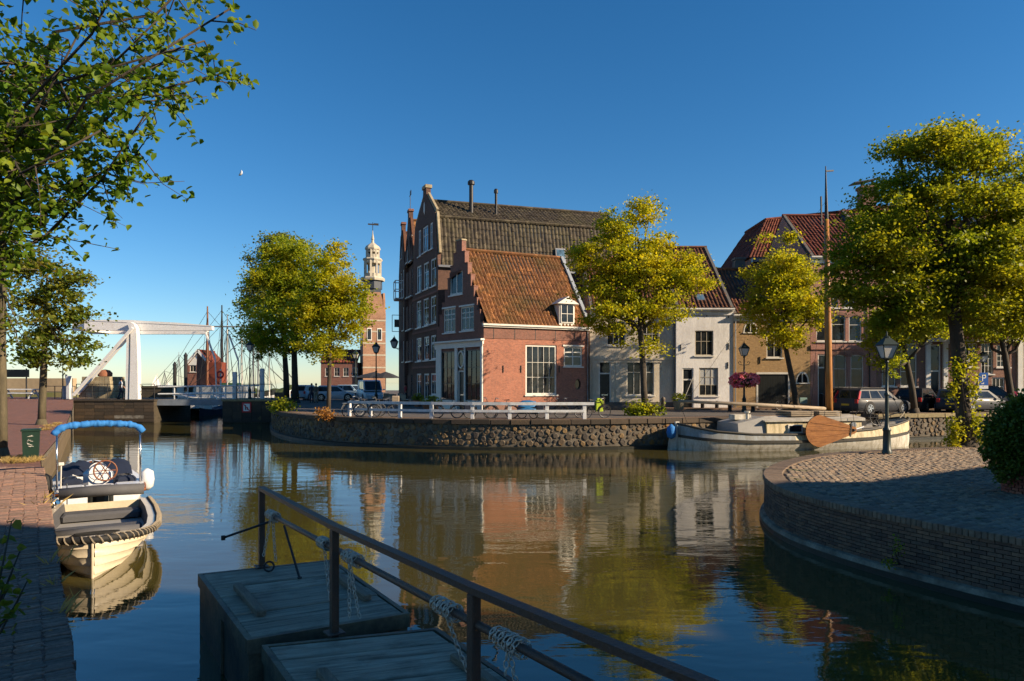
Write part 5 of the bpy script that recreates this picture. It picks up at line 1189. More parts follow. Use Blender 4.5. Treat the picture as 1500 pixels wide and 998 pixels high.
MB().bar((bp(197, 0).x, 57.25, bp(0, 487).z), (bp(197, 0).x - 2.35, 61.0, bp(0, 487).z), .5, .4).obj('portal_beam', 'bridge_white', br, Matrix())
for Y in (57.4, 62.3):
    MB().bar((bp(297, 0).x, Y, bp(0, 484).z), (bp(312, 0).x, Y, bp(0, 526).z), .12).bar((bp(312, 0).x, Y, bp(0, 526).z), (bp(313, 0).x + .1, Y, ZB), .08).obj('hanger_rod', 'bridge_white', br, Matrix())
    m = MB(); m.tube([(bp(228, 0).x, Y, ZB + 1.05), (bp(345, 0).x, Y, ZB + 1.15)], .07, 8); m.tube([(bp(228, 0).x, Y, ZB + .45), (bp(340, 0).x, Y, ZB + .5)], .07, 8)
    for px in (252, 272, 318, 328): m.bar((bp(px, 0).x, Y, ZB - .1), (bp(px, 0).x, Y, ZB + 1.05), .07)
    m.obj('deck_rail', 'rail_white', br, Matrix())
for y_ in (57.2, 62.2): MB().box(bp(226, 0).x, y_, ZB - .5, bp(335, 0).x, y_ + .2, ZB - .02).obj('deck_girder', 'grey_steel', br, Matrix())
MB().box(bp(224, 0).x, 57.35, ZB - .12, bp(337, 0).x, 62.25, ZB + .005).obj('deck', 'spar_wood', br, Matrix())
def abut(label, x0, x1, y0=56.75, y1=63.2):
    t = thing('bridge_abutment', label, 'abutment', T((x0 + x1) / 2, y0, 0)); MB().box(x0, y0 + .02, -1, x1, y1, ZB - .02).obj('wall_core', 'abutment_stone', t, Matrix())
    for r_ in range(6):
        n = int((x1 - x0) / .8) or 1
        for i in range(n):
            a = x0 + (x1 - x0) * i / n; b = x0 + (x1 - x0) * (i + 1) / n; MB().box(a + .012, y0 - .02 - rnd.uniform(0, .02), .1 + r_ * .28, b - .012, y0 + .02, .1 + r_ * .28 + .26).obj('stone', 'abutment_pale' if (r_ == 1 and a > -33.8 and a < -30.6 and x0 < -30) else 'dark_coping', t, Matrix())
    MB().box(x0 - .06, y0 - .1, ZB - .14, x1 + .06, y1 + .1, ZB + .012).obj('coping', 'cap_stone' if x0 > -28 else 'dark_coping', t, Matrix())
    return t
mat('abutment_pale', (0.28, 0.26, 0.22), .8, .5, 3, col2=(.07, .06, .05), bump=.4)
abut('dark stone bridge abutment with pale weathered band under the white tower', X(107, 56.9) - .6, X(227, 56.9)); abut('dark stone bridge abutment with red bordered mooring sign', X(327, 56.9), -20.0)
struct(MB().flat([(-36.9, 56.9), (X(107, 56.9) - .5, 63), (-44, 66), (-60, 70), (-220, 80), (-220, 56.6), (-40, 56.6)][::-1], -1.5, ZB - .012).obj('quay_ground', 'paving_red'))
def iron_rail(label, pts, h=1.05, m='black_iron', rails=(1.0, .55), n=None):
    t = thing('railing', label, 'railing', T(*pts[0])); L_ = [Vector(p) for p in pts]
    for a, b in zip(L_[:-1], L_[1:]):
        for r_ in rails: MB().tube([a + Vector((0, 0, h * r_)), b + Vector((0, 0, h * r_))], .03, 6).obj('rail', m, t, Matrix())
        k = n or max(1, round((b - a).length / 1.4))
        for i in range(k + 1):
            q = a.lerp(b, i / k); MB().tube([q, q + Vector((0, 0, h + .02))], .035, 6).obj('post', m, t, Matrix())
    return t
iron_rail('black iron railing on the abutment in front of the white bridge tower', [(X(112, 57), 57.0, ZB), (X(226, 57), 57.0, ZB)], 1.28)
iron_rail('black iron railing on the abutment right of the bridge deck', [(X(347, 57), 57.0, ZB), (X(398, 57), 57.0, ZB)], 1.28)
sg = thing('mooring_sign', 'small white square sign with red border on the right bridge abutment', 'sign', T(X(361, 56.6), 56.62, 1.0)); p = P(361, 597, 56.6)
MB().box(p.x - .38, 56.62, p.z - .42, p.x + .38, 56.66, p.z + .42).obj('sign_border', mat('sign_red', (.55, .03, .03), .5, .2, 3), sg, Matrix()); MB().box(p.x - .27, 56.61, p.z - .3, p.x + .27, 56.62, p.z + .3).obj('sign_face', 'white_paint', sg, Matrix())
MB().bar((p.x - .25, 56.604, p.z + .28), (p.x + .25, 56.604, p.z - .28), .07, .006, (0, 1, 0)).obj('red_bar', 'sign_red', sg, Matrix()); MB().prism([(p.x - .12, p.z - .2), (p.x - .04, p.z - .2), (p.x - .04, p.z + .2), (p.x - .12, p.z + .2)], 56.606, 56.609).prism([(p.x + .02, p.z - .2), (p.x + .12, p.z - .2), (p.x + .12, p.z + .02), (p.x + .02, p.z + .02)], 56.606, 56.609).obj('symbol', 'black_iron', sg, Matrix())
# lower water-side buttress and small boat under the bridge
# ------------------------------------------------------------------ trees and plants
def fast_mesh(name, co, quads):
    me = bpy.data.meshes.new(name); co = np.asarray(co, dtype=np.float32); q = np.asarray(quads, dtype=np.int32)
    me.vertices.add(len(co)); me.vertices.foreach_set('co', co.ravel())
    me.loops.add(q.size); me.loops.foreach_set('vertex_index', q.ravel())
    me.polygons.add(len(q)); me.polygons.foreach_set('loop_start', np.arange(0, q.size, q.shape[1], dtype=np.int32)); me.polygons.foreach_set('loop_total', np.full(len(q), q.shape[1], dtype=np.int32))
    me.update(calc_edges=True); return me
def unit(a): return a / np.maximum(np.linalg.norm(a, axis=1, keepdims=True), 1e-9)
def leaf_mesh(name, c, size, rs, fine=False, up=0.5, droop=0.0, wid=0.42):
    N = len(c); nrm = rs.normal(size=(N, 3)); nrm[:, 2] = np.abs(nrm[:, 2]) + up; nrm = unit(nrm)
    a = rs.normal(size=(N, 3)); a[:, 2] -= droop; a = unit(a - nrm * (a * nrm).sum(1)[:, None]); b = np.cross(nrm, a)
    L = (size * rs.uniform(.65, 1.25, N))[:, None]; w = L * wid
    if not fine:
        v = np.stack([c - a * L * .5, c + b * w + nrm * L * .08, c + a * L * .5, c - b * w + nrm * L * .08], 1).reshape(-1, 3)
        q = np.arange(4 * N).reshape(-1, 4)
    else:
        f = nrm * L * .13
        v = np.stack([c - a * L * .5, c - a * L * .18 + b * w + f, c + a * L * .2 + b * w * .8 + f, c + a * L * .55 - nrm * L * .1, c + a * L * .2 - b * w * .8 + f, c - a * L * .18 - b * w + f], 1).reshape(-1, 3)
        k = 6 * np.arange(N)[:, None]; q = np.concatenate([k + [0, 1, 2, 3], k + [0, 3, 4, 5]], 0)
    return fast_mesh(name, v, q)
def blob_points(rs, blobs, n, bias=0.45):
    vol = np.array([(b[3] * b[4] * b[5]) ** .7 for b in blobs]); idx = rs.choice(len(blobs), n, p=vol / vol.sum()); B = np.array(blobs)[idx]
    d = unit(rs.normal(size=(n, 3))); r = rs.uniform(0, 1, n) ** bias
    return B[:, :3] + d * B[:, 3:6] * r[:, None], idx
def wob(p0, p1, rs, k=4, amp=.12):
    p0, p1 = np.array(p0, float), np.array(p1, float); L = np.linalg.norm(p1 - p0); out = []
    for i in range(k + 1):
        t = i / k; q = p0 * (1 - t) + p1 * t + np.array([0, 0, .14 * L * math.sin(math.pi * t) * -.5])
        if 0 < i < k: q = q + rs.normal(size=3) * amp * L * .35
        out.append(tuple(q))
    return out
def tree(label, trunk, blobs, clumps, per, sigma, lsize, lm, bark='bark', seed=1, group='trees', name='tree', twigs=70, fine=False, bias=.5, flatz=.5, limb=.42, up=.4):
    rs = np.random.RandomState(seed); base = trunk[0]
    t = thing(name, label, 'tree', T(*base[:3]), group)
    m = MB(); m.tube([p[:3] for p in trunk], [p[3] for p in trunk], 10)
    m.tube([(base[0], base[1], base[2] - .15), (base[0], base[1], base[2] + .02), (base[0], base[1], base[2] + .3)], [base[3] * 1.7, base[3] * 1.45, base[3] * 1.02], 10)
    top = np.array(trunk[-1][:3]); rt = trunk[-1][3]; limbs = []
    for b in blobs:
        k = rs.randint(max(1, len(trunk) // 2), len(trunk)); st = trunk[k]
        pts = wob(st[:3], b[:3], rs, 4, .13); r0 = st[3] * .62; m.tube(pts, [r0 * (1 - .8 * i / 4) + .012 for i in range(5)], 7); limbs.append(pts)
    cc, idx = blob_points(rs, blobs, clumps, bias)
    for c, i in list(zip(cc, idx))[:twigs]:
        pts = limbs[i]; st = pts[rs.randint(1, 5)]; q = wob(st, c, rs, 3, .12); m.tube(q, [rt * .2 * (1 - .75 * j / 3) + .006 for j in range(4)], 5)
    m.obj('trunk', bark, t, Matrix(), True)
    sg = sigma * rs.uniform(.55, 1.35, clumps)
    n_each = (per * rs.uniform(.5, 1.5, clumps)).astype(int) + 3
    pts = np.repeat(cc, n_each, 0) + rs.normal(size=(n_each.sum(), 3)) * np.repeat(sg, n_each)[:, None] * np.array([1, 1, flatz])
    link('crown', leaf_mesh('crown', pts, lsize, rs, fine, up), lm, t, Matrix(), True)
    return t
def B(px, py, Y, wx, wz, wy=None):
    """crown lobe centred on a pixel at depth Y, half extents in pixels"""
    p = P(px, py, Y); s = Y / FPX; return (p.x, p.y, p.z, wx * s, (wy or wx) * s, wz * s)
def TP(px, py, Y, r): p = P(px, py, Y); return (p.x, p.y, p.z, r)
# middle tree in front of the cream house
Y = 39.4
tree('yellow green lime tree on the quay edge before the cream house', [TP(946, 608, Y, .2), TP(943, 570, Y, .19), TP(941, 520, Y, .17), TP(938, 485, Y, .16), TP(938, 450, Y, .12), TP(936, 410, Y, .09), TP(935, 350, Y, .05)],
     [B(930, 340, Y, 52, 45), B(885, 370, Y, 48, 40), B(980, 390, Y, 52, 48), B(1012, 405, Y, 30, 32), B(935, 410, Y, 62, 50), B(870, 418, Y, 42, 34), B(905, 460, Y, 50, 34), B(965, 455, Y, 45, 30), B(936, 505, Y, 30, 22), B(940, 312, Y, 22, 22), B(850, 375, Y, 20, 22)],
     250, 150, .33, .15, 'leaf_gold', seed=3, bias=.45)
Y = 44
tree('slim leaning yellow green tree beside the ochre warehouse doors', [TP(1168, 603, Y, .2), TP(1163, 570, Y, .18), TP(1155, 530, Y, .16), TP(1149, 500, Y, .14), TP(1150, 460, Y, .1), TP(1150, 410, Y, .06)],
     [B(1150, 385, Y, 38, 30), B(1122, 410, Y, 34, 28), B(1178, 415, Y, 34, 32), B(1150, 440, Y, 52, 35), B(1115, 455, Y, 26, 24), B(1190, 460, Y, 28, 28), B(1150, 490, Y, 45, 24), B(1120, 358, Y, 14, 12), B(1150, 352, Y, 18, 16), B(1230, 425, Y, 14, 10)],
     170, 130, .34, .16, 'leaf_gold', seed=5, bias=.5)
# big tree on the right bank
Y = 24.7
tree('large green lime tree with thick trunk on the paved right bank', [TP(1417, 656, Y, .30), TP(1413, 620, Y, .26), TP(1408, 570, Y, .24), TP(1402, 500, Y, .22), TP(1395, 430, Y, .19), TP(1392, 370, Y, .15), TP(1390, 300, Y, .09), TP(1390, 240, Y, .05)],
     [B(1370, 230, Y, 72, 42), B(1450, 230, Y, 58, 34), B(1340, 290, Y, 78, 52), B(1430, 300, Y, 92, 62), B(1510, 300, Y, 70, 70), B(1290, 350, Y, 66, 44), B(1245, 385, Y, 46, 34), B(1360, 380, Y, 92, 50), B(1450, 390, Y, 82, 55), B(1540, 400, Y, 70, 70), B(1300, 420, Y, 68, 34), B(1235, 425, Y, 30, 22), B(1310, 465, Y, 32, 22), B(1385, 205, Y, 36, 22), B(1320, 215, Y, 26, 26), B(1480, 470, Y, 60, 28), B(1340, 442, Y, 52, 24), B(1425, 448, Y, 55, 24), B(1265, 440, Y, 26, 18)],
     560, 165, .30, .12, 'leaf_green', seed=8, bias=.5, twigs=160)
Y = 41.3
tree('young lime tree leaning between the grey estate car and the black car', [TP(1340, 605, Y, .2), TP(1336, 570, Y, .18), TP(1328, 530, Y, .15), TP(1322, 495, Y, .12), TP(1322, 450, Y, .07)],
     [B(1320, 470, Y, 48, 30), B(1292, 495, Y, 30, 22), B(1352, 478, Y, 36, 28), B(1300, 530, Y, 18, 24), B(1380, 455, Y, 34, 26), B(1290, 545, Y, 10, 10)], 170, 80, .34, .165, 'leaf_lime', seed=9, group='trees')
Y = 46.0
tree('forked lime tree at the right edge behind the round bush', [TP(1484, 601, Y, .22), TP(1478, 560, Y, .2), TP(1472, 520, Y, .18), TP(1466, 490, Y, .14), TP(1462, 450, Y, .08)],
     [B(1455, 450, Y, 46, 34), B(1495, 470, Y, 46, 34), B(1430, 480, Y, 36, 22), B(1520, 440, Y, 40, 40), B(1415, 455, Y, 30, 22)], 210, 80, .36, .17, 'leaf_lime', seed=10)
# trees by the bridge approach
Y = 40.2
tree('slender golden tree at the bend of the basalt quay', [TP(481, 607, Y, .14), TP(482, 570, Y, .125), TP(483, 530, Y, .11), TP(484, 490, Y, .1), TP(484, 440, Y, .07), TP(484, 390, Y, .04)],
     [B(484, 395, Y, 34, 26), B(466, 425, Y, 38, 30), B(505, 430, Y, 34, 28), B(485, 465, Y, 50, 32), B(445, 460, Y, 34, 26), B(522, 462, Y, 22, 20), B(480, 505, Y, 44, 22), B(510, 490, Y, 24, 16), B(486, 368, Y, 16, 12)],
     170, 130, .33, .15, 'leaf_gold', seed=12, bias=.5)
Y = 62
tree('full green tree with dark trunk near the bridge railing', [TP(433, 590, Y, .34), TP(432, 560, Y, .3), TP(431, 520, Y, .26), TP(430, 470, Y, .18), TP(430, 420, Y, .1)],
     [B(425, 370, Y, 40, 26), B(405, 410, Y, 42, 34), B(445, 400, Y, 40, 34), B(380, 450, Y, 28, 30), B(420, 455, Y, 52, 36), B(455, 455, Y, 40, 36), B(390, 500, Y, 34, 30), B(435, 505, Y, 44, 22)], 190, 150, .52, .23, 'leaf_lime', seed=13, bias=.5)
Y = 70
tree('dark green tree furthest left behind the golden quay tree', [TP(420, 588, Y, .34), TP(419, 550, Y, .3), TP(416, 500, Y, .22), TP(412, 440, Y, .1)],
     [B(420, 362, Y, 36, 18), B(390, 395, Y, 34, 30), B(372, 445, Y, 22, 36), B(405, 440, Y, 44, 44), B(385, 500, Y, 30, 24)], 190, 70, .55, .25, 'leaf_dark', seed=14)
# left quay trees
Y = 37.9
tree('sparse autumn tinged tree on the left quay beside the road', [TP(61, 622, Y, .21), TP(62, 590, Y, .19), TP(64, 540, Y, .17), TP(66, 490, Y, .13), TP(68, 440, Y, .08), TP(70, 390, Y, .04)],
     [B(60, 385, Y, 30, 22), B(95, 420, Y, 36, 26), B(50, 440, Y, 40, 32), B(105, 460, Y, 34, 28), B(70, 490, Y, 50, 28), B(120, 500, Y, 30, 16), B(50, 520, Y, 36, 16), B(110, 530, Y, 28, 12), B(30, 395, Y, 26, 26)], 230, 34, .34, .2, 'leaf_dark', 'bark_pale', seed=16, bias=.6, twigs=120)
Y = 21.2
tree('slim tree trunk with thin foliage at the left picture edge', [TP(3, 670, Y, .15), TP(3, 600, Y, .14), TP(2, 500, Y, .12), TP(4, 420, Y, .10), TP(2, 350, Y, .08), TP(0, 280, Y, .05)],
     [B(15, 400, Y, 34, 50), B(-30, 380, Y, 60, 60), B(20, 480, Y, 40, 40), B(-40, 470, Y, 50, 50), B(10, 350, Y, 22, 22)], 110, 24, .24, .13, 'leaf_dark', 'bark_pale', seed=17, twigs=90)
# foreground canopy, upper left
def near_tree():
    rs = np.random.RandomState(21); Y = 8.0
    t = thing('tree', 'overhanging tree with large leaves filling the upper left corner', 'tree', T(-8.6, 8.4, ZL))
    m = MB(); trk = [(-8.6, 8.4, ZL - .1, .3), (-8.55, 8.4, 2.2, .24), (-8.4, 8.3, 4.0, .22), (-8.3, 8.2, 6.0, .18), (-8.2, 8.2, 8.2, .12)]
    m.tube([q[:3] for q in trk], [q[3] for q in trk], 12)
    tips = [(345, 8), (335, 105), (255, 145), (205, 225), (115, 265), (60, 300), (20, 322), (300, 60), (150, 190), (90, 225), (230, 30), (170, 90), (120, 40), (60, 110), (30, 200), (180, -40), (300, -50), (60, -30), (-60, 150), (-80, 260), (10, 262), (215, 165), (-40, 40), (140, 140), (75, 60), (250, 85)]
    C = []
    for i, (px, py) in enumerate(tips):
        e = np.array(P(px, py, Y + rs.uniform(-1.1, 1.3))); st = np.array(trk[2 + i % 3][:3]); st[2] = min(st[2], e[2] + .6)
        pts = wob(st, e, rs, 6, .13); m.tube(pts, [.034 * (1 - .85 * j / 6) + .004 for j in range(7)], 6)
        for j in range(36):
            k = rs.uniform(1.0, 6.0); a = int(k) if k < 6 else 5; f = k - a; s_ = np.array(pts[a]) * (1 - f) + np.array(pts[min(a + 1, 6)]) * f
            tw = s_ + rs.normal(size=3) * np.array([.34, .36, .24]); tw[2] -= .1
            m.tube([tuple(s_), tuple((s_ + tw) / 2 + rs.normal(size=3) * .03), tuple(tw)], [.009, .006, .003], 4)
            for q in range(rs.randint(9, 19)): u_ = rs.uniform(.25, 1.05); C.append(s_ * (1 - u_) + tw * u_ + rs.normal(size=3) * .05)
        for q in range(14): C.append(e + rs.normal(size=3) * np.array([.09, .12, .09]))
    m.obj('trunk', 'bark', t, Matrix(), True)
    link('crown', leaf_mesh('crown', np.array(C), .092, rs, True, .35, .5, .36), 'leaf_near', t, Matrix(), True)
near_tree()
def bushy(name, label, cat, pts_blobs, n, size, lm, seed, stems=8, base=None, group=None, fine=False, bias=.35, spots=()):
    rs = np.random.RandomState(seed); c, idx = blob_points(rs, pts_blobs, n, bias); c = c + rs.normal(size=c.shape) * size * .9
    b = base if base is not None else (pts_blobs[0][0], pts_blobs[0][1], pts_blobs[0][2] - pts_blobs[0][5])
    t = thing(name, label, cat, T(*b), group)
    m = MB()
    for i in range(stems):
        e = c[rs.randint(len(c))]; m.tube(wob(b, e, rs, 3, .1), [.018, .014, .01, .005], 5)
    m.obj('stems', 'bark', t, Matrix(), True); link('foliage', leaf_mesh('foliage', c, size, rs, fine, .3), lm, t, Matrix(), True)
    return t
Y = 14.2
q = G(1494, 724, ZR)
bushy('shrub', 'round clipped green bush growing in the brick planter at right', 'bush', [B(1488, 640, Y, 42, 44, 40), B(1512, 650, Y, 48, 46, 42), B(1478, 672, Y, 30, 26, 28), B(1500, 605, Y, 30, 22, 24), B(1462, 640, Y, 16, 20, 18), B(1475, 612, Y, 20, 18, 18), B(1496, 588, Y, 12, 14, 12), B(1450, 660, Y, 12, 12, 12), B(1456, 622, Y, 9, 10, 10), B(1470, 694, Y, 12, 12, 12)], 16000, .07, 'leaf_bush', 31, 14, (q.x + .25, q.y + .1, ZR + .35), bias=.3)
pl_ = thing('planter', 'round red brick planter under the clipped bush', 'planter', T(q.x + .25, q.y + .1, ZR))
MB().lathe([(.40, .02), (.45, .6), (.40, .6), (.36, .5)], 24).obj('planter_core', 'mortar_dark', pl_, WM[pl_.name])
mat_random('planter_brick', [(0.30, 0.09, 0.06), (0.22, 0.065, 0.045), (0.36, 0.14, 0.09)], .8, .4, 30)
pb = MB().bbox(-.058, -.035, -.028, .058, .03, .028, .008).mesh('brick'); pb.materials.append(MATS['planter_brick'])
for r_ in range(9):
    rr = .43 + .05 * r_ / 9; n_ = 22
    for i in range(n_):
        a = 2 * math.pi * (i + .5 * (r_ % 2)) / n_; link('brick', pb, None, pl_, WM[pl_.name] @ T(rr * math.cos(a), rr * math.sin(a), .05 + r_ * .066, a + math.pi / 2))
# ivy and suckers round the big trunk, weeds, shoots, dry leaves
Y = 24.5
bushy('sucker_shoots', 'bright yellow green shoots climbing around the thick right bank trunk', 'shoots', [B(1400, 630, Y, 12, 24), B(1428, 620, Y, 10, 30), B(1425, 570, Y, 7, 30), B(1397, 570, Y, 7, 22), B(1403, 540, Y, 10, 20), B(1426, 530, Y, 6, 26), B(1438, 640, Y, 8, 14), B(1395, 648, Y, 10, 10)], 1900, .11, 'leaf_gold', 33, 12, tuple(G(1417, 656, ZR)), bias=.7)
p = G(941, 609, ZF)
bushy('plant', 'leafy green hollyhock clump around the foot of the middle tree', 'plant', [(p.x - .1, p.y - .1, ZF + .35, .75, .45, .4), (p.x + .75, p.y, ZF + .3, .5, .4, .35), (p.x - .6, p.y, ZF + .2, .4, .3, .25)], 800, .17, 'leaf_lime', 34, 8, (p.x, p.y - .1, ZF))
p = G(416, 603, ZF)
bushy('plant', 'low green weeds on the quay below the dark trunk', 'plant', [(p.x, p.y, ZF + .35, .9, .6, .4), (p.x - .6, p.y + .5, ZF + .3, .6, .5, .3)], 600, .17, 'leaf_lime', 35, 6, (p.x, p.y, ZF))
p = G(470, 611, ZF)
bushy('dry_shoots', 'orange dried shoots at the foot of the golden quay tree', 'plant', [(p.x + .05, p.y, ZF + .2, .3, .25, .25), (p.x + .4, p.y, ZF + .1, .5, .3, .12)], 330, .13, 'dry_leaf', 36, 6, (p.x, p.y, ZF))
p = P(1, 990, 5.9)
bushy('sapling', 'dark leafy sapling shoots sticking in at the bottom left edge', 'plant', [B(5, 830, 5.8, 16, 26), B(12, 862, 5.8, 20, 18), B(4, 790, 5.8, 10, 16), B(0, 905, 5.8, 14, 26)], 62, .085, 'leaf_dark', 37, 9, (-4.55, 5.85, ZL), fine=True, bias=.8)
p = P(1352, 842, 11.2)
bushy('weed', 'small green weed growing out of the right bank wall', 'plant', [(6.52, 11.55, .62, .06, .06, .16), (6.45, 11.7, .3, .1, .08, .06)], 130, .045, 'leaf_lime', 38, 4, (6.6, 11.62, .3))
# grass tufts along the left quay and dry straw
def tufts(label, spots, n, h, lm, seed, name='grass'):
    rs = np.random.RandomState(seed); v = []; f = []
    for (x, y, z, r) in spots:
        for i in range(n):
            a = rs.uniform(0, 6.28); b = np.array([x + rs.normal() * r, y + rs.normal() * r, z - .01]); d = np.array([rs.normal() * .5, rs.normal() * .5, 1.0]); d = d / np.linalg.norm(d); hh = h * rs.uniform(.5, 1.3); w = np.array([math.cos(a), math.sin(a), 0]) * .003
            k = len(v); v += [b - w, b + w, b + d * hh * .6 + w * .7, b + d * hh + np.array([d[0], d[1], 0]) * hh * .4]; f.append((k, k + 1, k + 2, k + 3))
    o = link(name, fast_mesh(name, v, f), lm, None, Matrix()); o['kind'] = 'stuff'; o['label'] = label; o['category'] = 'grass'; return o
mat_leaf('straw', (0.36, 0.24, 0.08), (0.46, 0.34, 0.14), (0.3, 0.22, 0.06), .3)
rs_ = np.random.RandomState(4)
sp = [(G(px, py, ZL).x, G(px, py, ZL).y, ZL, .12) for px, py in ((30, 672), (10, 676), (50, 675), (75, 625), (85, 622), (66, 630), (92, 628), (20, 678), (40, 677))]
tufts('dry yellow grass along the left quay edge', sp, 160, .16, 'straw', 41)
sp2 = [(-6.0, 8.9, ZL - .05, .05), (-5.35, 8.0, ZL - .05, .05), (-4.6, 7.0, ZL - .05, .05), (-9.1, 13.2, ZL - .1, .08), (-9.5, 13.8, ZL - .1, .06)]
tufts('thin pale straw hanging over the near quay edge', sp2, 12, .26, 'straw', 42)

# fallen leaves on the setts and the left quay
rs_ = np.random.RandomState(77); pts = []
while len(pts) < 420:
    x, y = rs_.uniform(6, 19), rs_.uniform(10.5, 24.3)
    if inside(x, y, inn): pts.append((x, y, ZR + .045 + rs_.uniform(0, .006)))
for _ in range(160):
    y = rs_.uniform(5.5, 34); x = np.interp(y, [q_[1] for q_ in LEFT], [q_[0] for q_ in LEFT]) - abs(rs_.normal()) * .7 - .1; pts.append((x, y, ZL + .012))
o = link('fallen_leaves', leaf_mesh('fallen_leaves', np.array(pts), .055, rs_, False, 6.0), 'dry_leaf', None, Matrix()); o['kind'] = 'stuff'; o['label'] = 'dry fallen leaves scattered over the paving'; o['category'] = 'leaves'
# ------------------------------------------------------------------ street lamps, rail, bollards
mat('lamp_glass', (0.62, 0.60, 0.55), 0.35, 0.15, 3, spec=.5); mat('lamp_green', (0.02, 0.035, 0.03), 0.45, .3, 5)
def lamp_head(par, M, s=1.0, m='lamp_green'):
    a, b, h = .13 * s, .25 * s, .46 * s
    gl = MB(); q = lambda r, z: [(-r, -r, z), (r, -r, z), (r, r, z), (-r, r, z)]
    gl.add(q(a - .01, .03) + q(b - .012, h), [(3, 2, 1, 0), (4, 5, 6, 7)] + [(i, (i + 1) % 4, 4 + (i + 1) % 4, 4 + i) for i in range(4)])
    hd = MB()
    for sx, sy in ((-1, -1), (1, -1), (1, 1), (-1, 1)): hd.bar((sx * a, sy * a, .02), (sx * b, sy * b, h), .028 * s)
    for r, z in ((a, .02), (b, h)):
        c = q(r, z)
        for i in range(4): hd.bar(c[i], c[(i + 1) % 4], .03 * s)
    hd.lathe([(b * 1.45, h + .01), (b * 1.3, h + .05 * s), (b * .55, h + .24 * s), (b * .5, h + .30 * s), (b * .22, h + .36 * s), (.02, h + .50 * s)], 4) if False else None
    hd.add([(b * 1.12 * x, b * 1.12 * y, h + .012) for x, y in ((-1, -1), (1, -1), (1, 1), (-1, 1))] + [(b * .38 * x, b * .38 * y, h + .24 * s) for x, y in ((-1, -1), (1, -1), (1, 1), (-1, 1))], [(3, 2, 1, 0)] + [(i, (i + 1) % 4, 4 + (i + 1) % 4, 4 + i) for i in range(4)] + [(4, 5, 6, 7)])
    hd.lathe([(b * .4, h + .24 * s), (b * .42, h + .29 * s), (.035 * s, h + .33 * s), (.03 * s, h + .38 * s), (.012, h + .48 * s)], 10)
    hd.lathe([(.05 * s, -.06 * s), (a * 1.1, .0), (a * .9, .03)], 8)
    o = hd.obj('lantern', m, par, M); gl.obj('lantern_glass', 'lamp_glass', o, M); return o
def street_lamp(label, base, H, s=1.0, scroll=False):
    M = T(*base); t = thing('street_lamp', label, 'street lamp', M, 'street lamps')
    MB().lathe([(.16 * s, 0), (.16 * s, .12), (.13 * s, .16), (.115 * s, .75), (.14 * s, .8), (.08 * s, .9), (.062 * s, 1.1), (.058 * s, H * .62), (.085 * s, H * .63), (.085 * s, H * .645), (.05 * s, H * .66), (.042 * s, H - .1), (.07 * s, H - .06), (.04 * s, H)], 12).obj('pole', 'lamp_green', t, M, 35)
    if scroll:
        sc = MB()
        for sg_ in (-1, 1): sc.tube([(sg_ * .05, 0, H - .55), (sg_ * .3, 0, H - .5), (sg_ * .38, 0, H - .36), (sg_ * .26, 0, H - .3), (sg_ * .2, 0, H - .4)], .022, 6)
        sc.obj('scroll_bracket', 'lamp_green', t, M)
    lamp_head(t, M @ Matrix.Translation((0, 0, H + .05)), s); return t
street_lamp('dark green street lamp standing at the edge of the paved right bank', G(1299, 666, ZR), 3.06, .95)
q = G(1090, 603, ZF); street_lamp('black street lamp carrying the pink flower basket', q, 3.55, 1.05, True)
fb = thing('flower_basket', 'round basket of pink and red petunias hung on the lamp post', 'flowers', T(q.x, q.y, 3.4))
rs_ = np.random.RandomState(51); c = P(1090, 556, q.y)
pts, _ = blob_points(rs_, [(c.x, c.y, c.z, .98, .7, .5), (c.x - .4, c.y, c.z - .1, .6, .6, .48), (c.x + .45, c.y, c.z - .05, .58, .6, .45)], 1500, .3)
link('blossoms', leaf_mesh('blossoms', pts, .15, rs_, False, .1, 0, .5), 'petal', fb, Matrix())
pts, _ = blob_points(rs_, [(c.x, c.y, c.z - .06, .95, .62, .5)], 700, .4); link('foliage', leaf_mesh('foliage', pts, .13, rs_, False, .1), 'leaf_dark', fb, Matrix())
MB().lathe([(.12, -.42), (.5, -.3), (.66, .05), (.62, .05), (.45, -.25), (.1, -.36)], 16, tuple(c)).obj('basket', 'black_iron', fb, Matrix())
street_lamp('street lamp above the blue parking sign', G(1440, 601, ZF), 3.2, .95)
street_lamp('street lamp by the bicycles near the white quay rail', G(551, 592, ZF), 4.4, 1.15)
street_lamp('small distant street lamp behind the golden quay tree', G(521, 584, ZF), 4.6, 1.2)
street_lamp('street lamp beside the bridge railing left of the trees', (X(366, 58.5), 58.5, ZB), 4.1, 1.0)
street_lamp('dark lamp post on the left bridge approach', (X(92, 59), 59.0, ZB), 3.2, .8)
# bracket lamp on the corner warehouse
wl_ = thing('wall_lamp', 'black bracket lantern on the dark warehouse corner', 'wall lamp', T(X(579, 64), 64, 5.0)); p = P(577.5, 508, 64)
MB().bar((p.x, p.y, p.z - .15), (p.x + .9, p.y + .1, p.z - .15), .06).bar((p.x + .85, p.y + .1, p.z - .6), (p.x + .2, p.y, p.z - .15), .04).obj('bracket', 'black_iron', wl_, Matrix()); lamp_head(wl_, T(p.x, p.y, p.z - .1), 1.25, 'black_iron')
